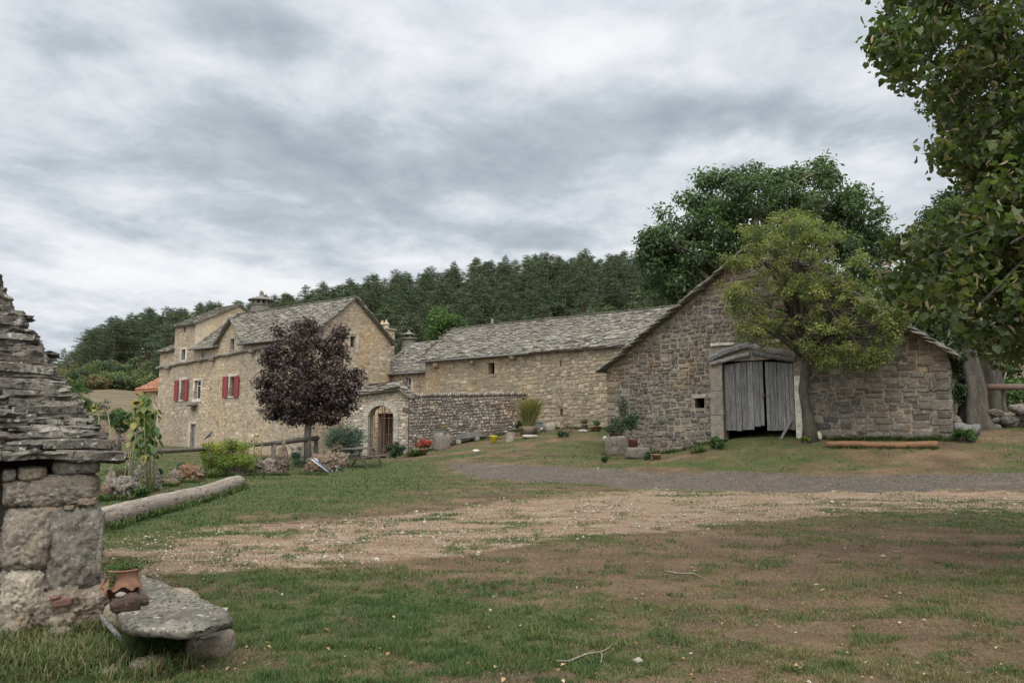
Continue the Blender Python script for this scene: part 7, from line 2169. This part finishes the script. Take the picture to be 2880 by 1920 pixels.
p_ = q + UP * (h * 1.0) + BD * .2 - RD * .15; mb = MB(); mb.lathe(p_, [(0, 0), (.15, 0), (.15, .07), (.16, .07), (.165, .27), (.18, .28), (.18, .31), (.15, .31), (0, .29)], 18); o = mb.build("red_pot", plain_mat("dark_red_tin", (.14, .04, .035), .6, .3, 10), None, True); tag(o, "dark red tin pot holding a climbing rose on the stone block", "pot")
e = empty("rose_bush", p_ + UP * .3, "tall loose rose bush with bare lower stems in the dark red pot", "bush")
Yq = p_.y
cl = clumps([ell(1748, 1195, 42, 28, Yq), ell(1776, 1180, 26, 30, Yq), ell(1752, 1145, 16, 30, Yq), ell(1720, 1205, 22, 16, Yq)], 46, .12, .24, 265, .4)
V, Fc, C = leaf_arrays(cl, 3800, .06, 266, .6); np_obj("foliage", V, Fc, L_DARKG, e, C)
mb = MB()
for i in range(7): limb_mb(mb, p_ + UP * .3 + Vector((rnd.uniform(-.06, .06), 0, 0)), cl[i * 5][0], .014, .006, i, 5, .1, 5)
mb.build("stem", M_BARKPALE, e)
q = gb(1847, 1292); mb = MB(); mb.lathe(q, [(0, 0), (.12, 0), (.17, .16), (.19, .165), (.19, .2), (.15, .2), (0, .18)], 16); o = mb.build("flower_pot", m_terra, None, True); tag(o, "low empty terracotta bowl on the ground by the barn wall", "flower pot")
sh("box_bush", "tiny dark box bush between the stone block and the terracotta bowl", "shrub", 1808, 1832, 1268, 1292, 1293, 900, .05, L_DARKG, 433, 8)
q = gb(1984, 1248); mb = MB(); rock(mb, q + UP * .18, (.34, .3, .48), 270, 3, 2.6, .14, None, (.9, .7, 0)); o = mb.build("stone", M_BARN, None, True); tag(o, "upright lichened stone against the barn near its door jamb", "stone")
sh("weed_clump", "leafy green weeds at the foot of the barn's door jamb", "weed", 1992, 2052, 1228, 1260, 1260, 2600, .07, L_GREEN, 434, 14)
x_, y_ = g2(1962, 1272)
tufts("iris_clump", "spiky green iris clump below the upright lichened stone", [(x_, y_, .25, .15, 1.0)], 120, 73, (.2, .42), GRASS_MAT, "plant", None, .95, .012, dome=1.0)
for i, (px, py, w, h, lb) in enumerate([(2290, 1240, 42, 28, "pale rounded stone at the foot of the crooked tree"), (2313, 1224, 16, 26, "white tilted stone shard behind the rounded stone by the crooked tree"), (2252, 1226, 18, 30, "small pinkish stone between barn door and crooked trunk")]):
    q = gb(px, py); w = pxm(w, q.y); h = pxm(h, q.y); mb = MB(); rock(mb, q + UP * h * .4, (w, w * .7, h * 1.1), 280 + i, 3, 2.6, .14, Matrix.Rotation((0, .35, 0)[i], 3, 'Y'), ((.7, .6, 0), (1, 1, 0), (.8, .4, 0))[i]); o = mb.build("stone", (M_DRESS, M_DRESS, M_BARN)[i], None, True); tag(o, lb, "stone", "stones around the crooked tree")
sh("weed_clump", "small yellow-green weeds on the roots of the crooked tree", "weed", 2248, 2280, 1222, 1240, 1242, 800, .06, L_YSH, 435, 6, back=-.3)
sh("weed_clump", "grey-green weeds at the barn wall behind the orange log", "weed", 2380, 2430, 1200, 1236, 1242, 1500, .06, L_SPRUCE, 436, 10, back=.6)
sh("weed_clump", "reddish weeds at the barn wall by the log's end", "weed", 2610, 2660, 1214, 1240, 1244, 1300, .05, leaf_mat("reddish_weed", [(.07, .08, .03), (.13, .06, .035), (.17, .05, .035)], .2), 437, 10, back=.4)
sh("weed_clump", "lush green weeds at the barn's outer corner", "weed", 2674, 2748, 1206, 1238, 1242, 3000, .08, L_GREEN, 438, 14)

# ------------------------------------------------------------------ rail and drystone remains by the old trunks
rf_ = empty("rail_fence", gat(2840, 27.5), "rusty brown horizontal rail on a post beyond the old trunks", "fence")
mb = MB(); mb.tube([at(2776, 1088, 27.5), at(2850, 1088, 27.6), at(3060, 1086, 28)], .12, 12, (.5, .5, 0), rough=.05); mb.build("rail", plain_mat("brown_rail_wood", (.12, .075, .055), .85, .3, 9), rf_, True)
q = gat(2828, 27.8); mb = MB(); mb.tube([q - UP * .1, Vector((q.x, q.y, at(2828, 1080, 27.8).z))], .06, 8, rough=.1); mb.build("post", M_DARKWOOD, rf_)
mb = MB(); r_ = random.Random(55)
for i in range(46):
    px = r_.uniform(2770, 3080); q = gat(px, 26.2 + r_.uniform(0, 1.2)); s_ = r_.uniform(.25, .6)
    rock(mb, q + UP * r_.uniform(0, .7), (s_, s_ * .8, s_ * .6), 600 + i, 3, 2.6, .16, None, (r_.random(), r_.random(), 0))
o = mb.build("drystone_bank", M_BARN, None, True); tag(o, "tumbled mossy drystone bank under the rusty brown rail", "stone bank")
mb = MB(); q = at(2690, 1180, 25.9); rock(mb, q - UP * .25, (.36, .3, .8), 71, 3, 2.4, .15, None, (.9, .5, 0)); o = mb.build("stone", M_BARN, None, True); tag(o, "reddish upright stone between barn corner and massive trunk", "stone")
# bird ornament base weeds on the bank by the road

# longer unmown grass along walls, logs and rocks
bx = []
def along(p0, p1, n, r_, w):
    for i in range(n):
        f = (i + rnd.random()) / n; q_ = Vector(p0).lerp(Vector(p1), f)
        bx.append((q_.x, q_.y, r_ * rnd.uniform(.6, 1.4), r_ * .5, w / n * rnd.uniform(.3, 1.7)))
along((-6.45, 11.8, 0), (-7.15, 20.4, 0), 36, .16, .8)
along(BO + ND * .18, BO + RD * (t_l - .3) + ND * .18, 26, .22, .5)
along(BO + RD * (t_r + .5) + ND * .18, BRO + ND * .18, 26, .2, .8)
along(CS + CN * .2, CE + CN * .2, 24, .22, .9)
along(LO + RD * 5.5 + ND * .2, LO + RD * 15 + ND * .2, 20, .22, .6)
along(ground_hit(2330, 1262), ground_hit(2640, 1264), 14, .12, .10)
for (x0, x1, y0, y1, hue, sd_, lb) in ROCKS:
    q = ground_hit((x0 + x1) / 2, y1 + 3); bx.append((q.x, q.y, pxm(x1 - x0, q.y) * .6, .12, .06))
tufts("long_grass", "longer unmown grass fringing the walls, rocks and logs", bx, 5200, 91, (.05, .20), GRASS_MAT, "grass", hueb=.75, width=.009)
# ------------------------------------------------------------------ sky, sun, camera
W = bpy.data.worlds.new("World"); SC.world = W; W.use_nodes = True
t = NT(W.node_tree)
bg = W.node_tree.nodes['Background']
SUN_EL, SUN_AZ = math.radians(58), math.radians(186)   # azimuth clockwise from +Y
sky = t.new('ShaderNodeTexSky'); sky.sky_type = 'NISHITA'; sky.sun_disc = False
sky.sun_elevation = SUN_EL; sky.sun_rotation = SUN_AZ
d = t.new('ShaderNodeTexCoord').outputs['Generated']
sx = t.new('ShaderNodeSeparateXYZ'); t.put(sx.inputs[0], d)
x, y, z = sx.outputs
zz = t.math('ADD', t.math('ABSOLUTE', z), .16)
cx = t.math('DIVIDE', x, zz); cy = t.math('DIVIDE', y, zz)
cv = t.new('ShaderNodeCombineXYZ'); t.put(cv.inputs[0], cx); t.put(cv.inputs[1], cy)
P = cv.outputs[0]
A = t.noise(t.map(P, (1.0, .8, 1), (0, 0, math.radians(-32)), (1.3, .4, 0)), 1.7, 8, .56, .5)
B = t.noise(t.map(P, (.9, .85, 1), (0, 0, math.radians(-24)), (5.3, 2.4, 0)), 4.2, 9, .62, .3)
# the cloud deck's long streaks, each a soft band across the sky dome
wn = t.noise(t.map(P, (1, .7, 1)), 1.6, 5, .6, 0, out=1)
wv = t.new('ShaderNodeVectorMath', operation='SUBTRACT'); t.put(wv.inputs[0], wn); wv.inputs[1].default_value = (.5, .5, .5)
ws = t.new('ShaderNodeVectorMath', operation='SCALE'); t.put(ws.inputs[0], wv.outputs[0]); ws.inputs[3].default_value = .17
wd_ = t.new('ShaderNodeVectorMath', operation='ADD'); t.put(wd_.inputs[0], d); t.put(wd_.inputs[1], ws.outputs[0])
dd = wd_.outputs[0]
def dot(v, c):
    q = t.new('ShaderNodeVectorMath', operation='DOT_PRODUCT'); t.put(q.inputs[0], v); q.inputs[1].default_value = c; return q.outputs['Value']
def band(ax, ay, bx_, by, w, amp, ends=1.0):
    a_ = ray(ax * 1.2245, ay * 1.2245).normalized(); b_ = ray(bx_ * 1.2245, by * 1.2245).normalized()
    n_ = a_.cross(b_).normalized(); m_ = (a_ + b_).normalized(); t_ = (b_ - a_).normalized(); L_ = (b_ - a_).length * .55 * ends
    ww = w * 1.2245 / F
    ac = t.math('DIVIDE', dot(dd, tuple(n_)), ww); al = t.math('DIVIDE', t.math('SUBTRACT', dot(dd, tuple(t_)), m_.dot(t_)), L_)
    e = t.math('ADD', t.math('MULTIPLY', ac, ac), t.math('MULTIPLY', al, al))
    g = t.math('EXPONENT', t.math('MULTIPLY', e, -1.0))
    fr = t.math('GREATER_THAN', dot(d, tuple(m_)), 0.0)
    return t.math('MULTIPLY', t.math('MULTIPLY', g, fr), amp)
BANDS = [(300, 190, 980, 450, 55, -.17), (980, 300, 1350, 380, 95, -.15), (1143, 308, 1700, 60, 60, -.11), (1400, 285, 2200, 300, 40, -.17), (820, 520, 1500, 560, 45, -.11), (20, 400, 420, 540, 38, -.11), (350, 540, 850, 640, 26, -.06),
         (0, 30, 190, 140, 50, -.16), (380, 40, 800, 90, 50, -.11), (600, 400, 1100, 470, 70, -.05), (150, 140, 560, 160, 45, .13), (120, 400, 420, 470, 45, .17), (1150, 110, 1560, 90, 75, .17), (1440, 420, 2080, 360, 35, .17), (1600, 120, 1980, 180, 80, .09),
         (20, 600, 700, 680, 80, .22), (1000, 600, 1600, 590, 18, .14), (1100, 460, 1500, 500, 30, .07), (1500, 500, 2050, 450, 60, .10), (20, 300, 260, 330, 40, .08), (750, 60, 1100, 180, 60, .06)]
s = t.math('ADD', t.math('MULTIPLY', t.math('SUBTRACT', A, .5), .78), t.math('ADD', t.math('MULTIPLY', t.math('SUBTRACT', B, .5), .62), t.math('MULTIPLY', t.math('SUBTRACT', t.noise(t.map(P, (.7, .8, 1), (0, 0, .3)), 11, 8, .62, .2), .5), .22)))
s = t.math('ADD', s, .53)
for b_ in BANDS: s = t.math('ADD', s, band(*b_))
hzn = t.ramp(z, [(0, .12), (.16, .04), (.35, 0.0)])
s = t.math('ADD', s, hzn)
cl = t.ramp(s, [(.24, (.178, .204, .232)), (.42, (.236, .264, .292)), (.56, (.315, .336, .360)), (.72, (.395, .408, .427)), (.95, (.465, .465, .467))])
skc = t.mix(1.0, sky.outputs[0], (.06, .06, .06), 'MULTIPLY')
gap = t.ramp(s, [(.86, 0.0), (.98, .08)])
out = t.mix(gap, cl, skc)
# overcast zenith and sun's side, brightened out of view to light ground and walls
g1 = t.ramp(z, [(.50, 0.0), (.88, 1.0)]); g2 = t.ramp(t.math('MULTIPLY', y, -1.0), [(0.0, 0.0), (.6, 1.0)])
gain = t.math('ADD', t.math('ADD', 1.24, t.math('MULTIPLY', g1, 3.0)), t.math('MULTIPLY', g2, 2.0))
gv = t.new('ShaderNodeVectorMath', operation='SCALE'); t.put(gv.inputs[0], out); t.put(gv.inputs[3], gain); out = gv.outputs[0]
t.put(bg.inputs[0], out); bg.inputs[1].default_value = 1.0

sd = bpy.data.lights.new("sun", 'SUN'); sd.energy = 1.5; sd.angle = math.radians(50); sd.color = (1.0, .95, .87)
so = bpy.data.objects.new("sun", sd); COL.objects.link(so)
dv = Vector((math.sin(SUN_AZ) * math.cos(SUN_EL), math.cos(SUN_AZ) * math.cos(SUN_EL), math.sin(SUN_EL)))
so.rotation_euler = dv.to_track_quat('Z', 'Y').to_euler(); so.location = (0, -5, 30)

cam = bpy.data.cameras.new("camera"); co = bpy.data.objects.new("camera", cam); COL.objects.link(co)
co.location = (0, 0, EYE); co.rotation_euler = (math.pi / 2 + TH, 0, 0)
cam.sensor_width = 36; cam.lens = F / 2880 * 36; cam.clip_end = 9000; cam.clip_start = .05
SC.camera = co
SC.view_settings.view_transform = 'Standard'; SC.view_settings.look = 'None'; SC.view_settings.gamma = 1.0
SC.view_settings.exposure = 0.78
SC.render.engine = 'CYCLES'
SC.cycles.use_denoising = True
SC.cycles.max_bounces = 6; SC.cycles.transparent_max_bounces = 4
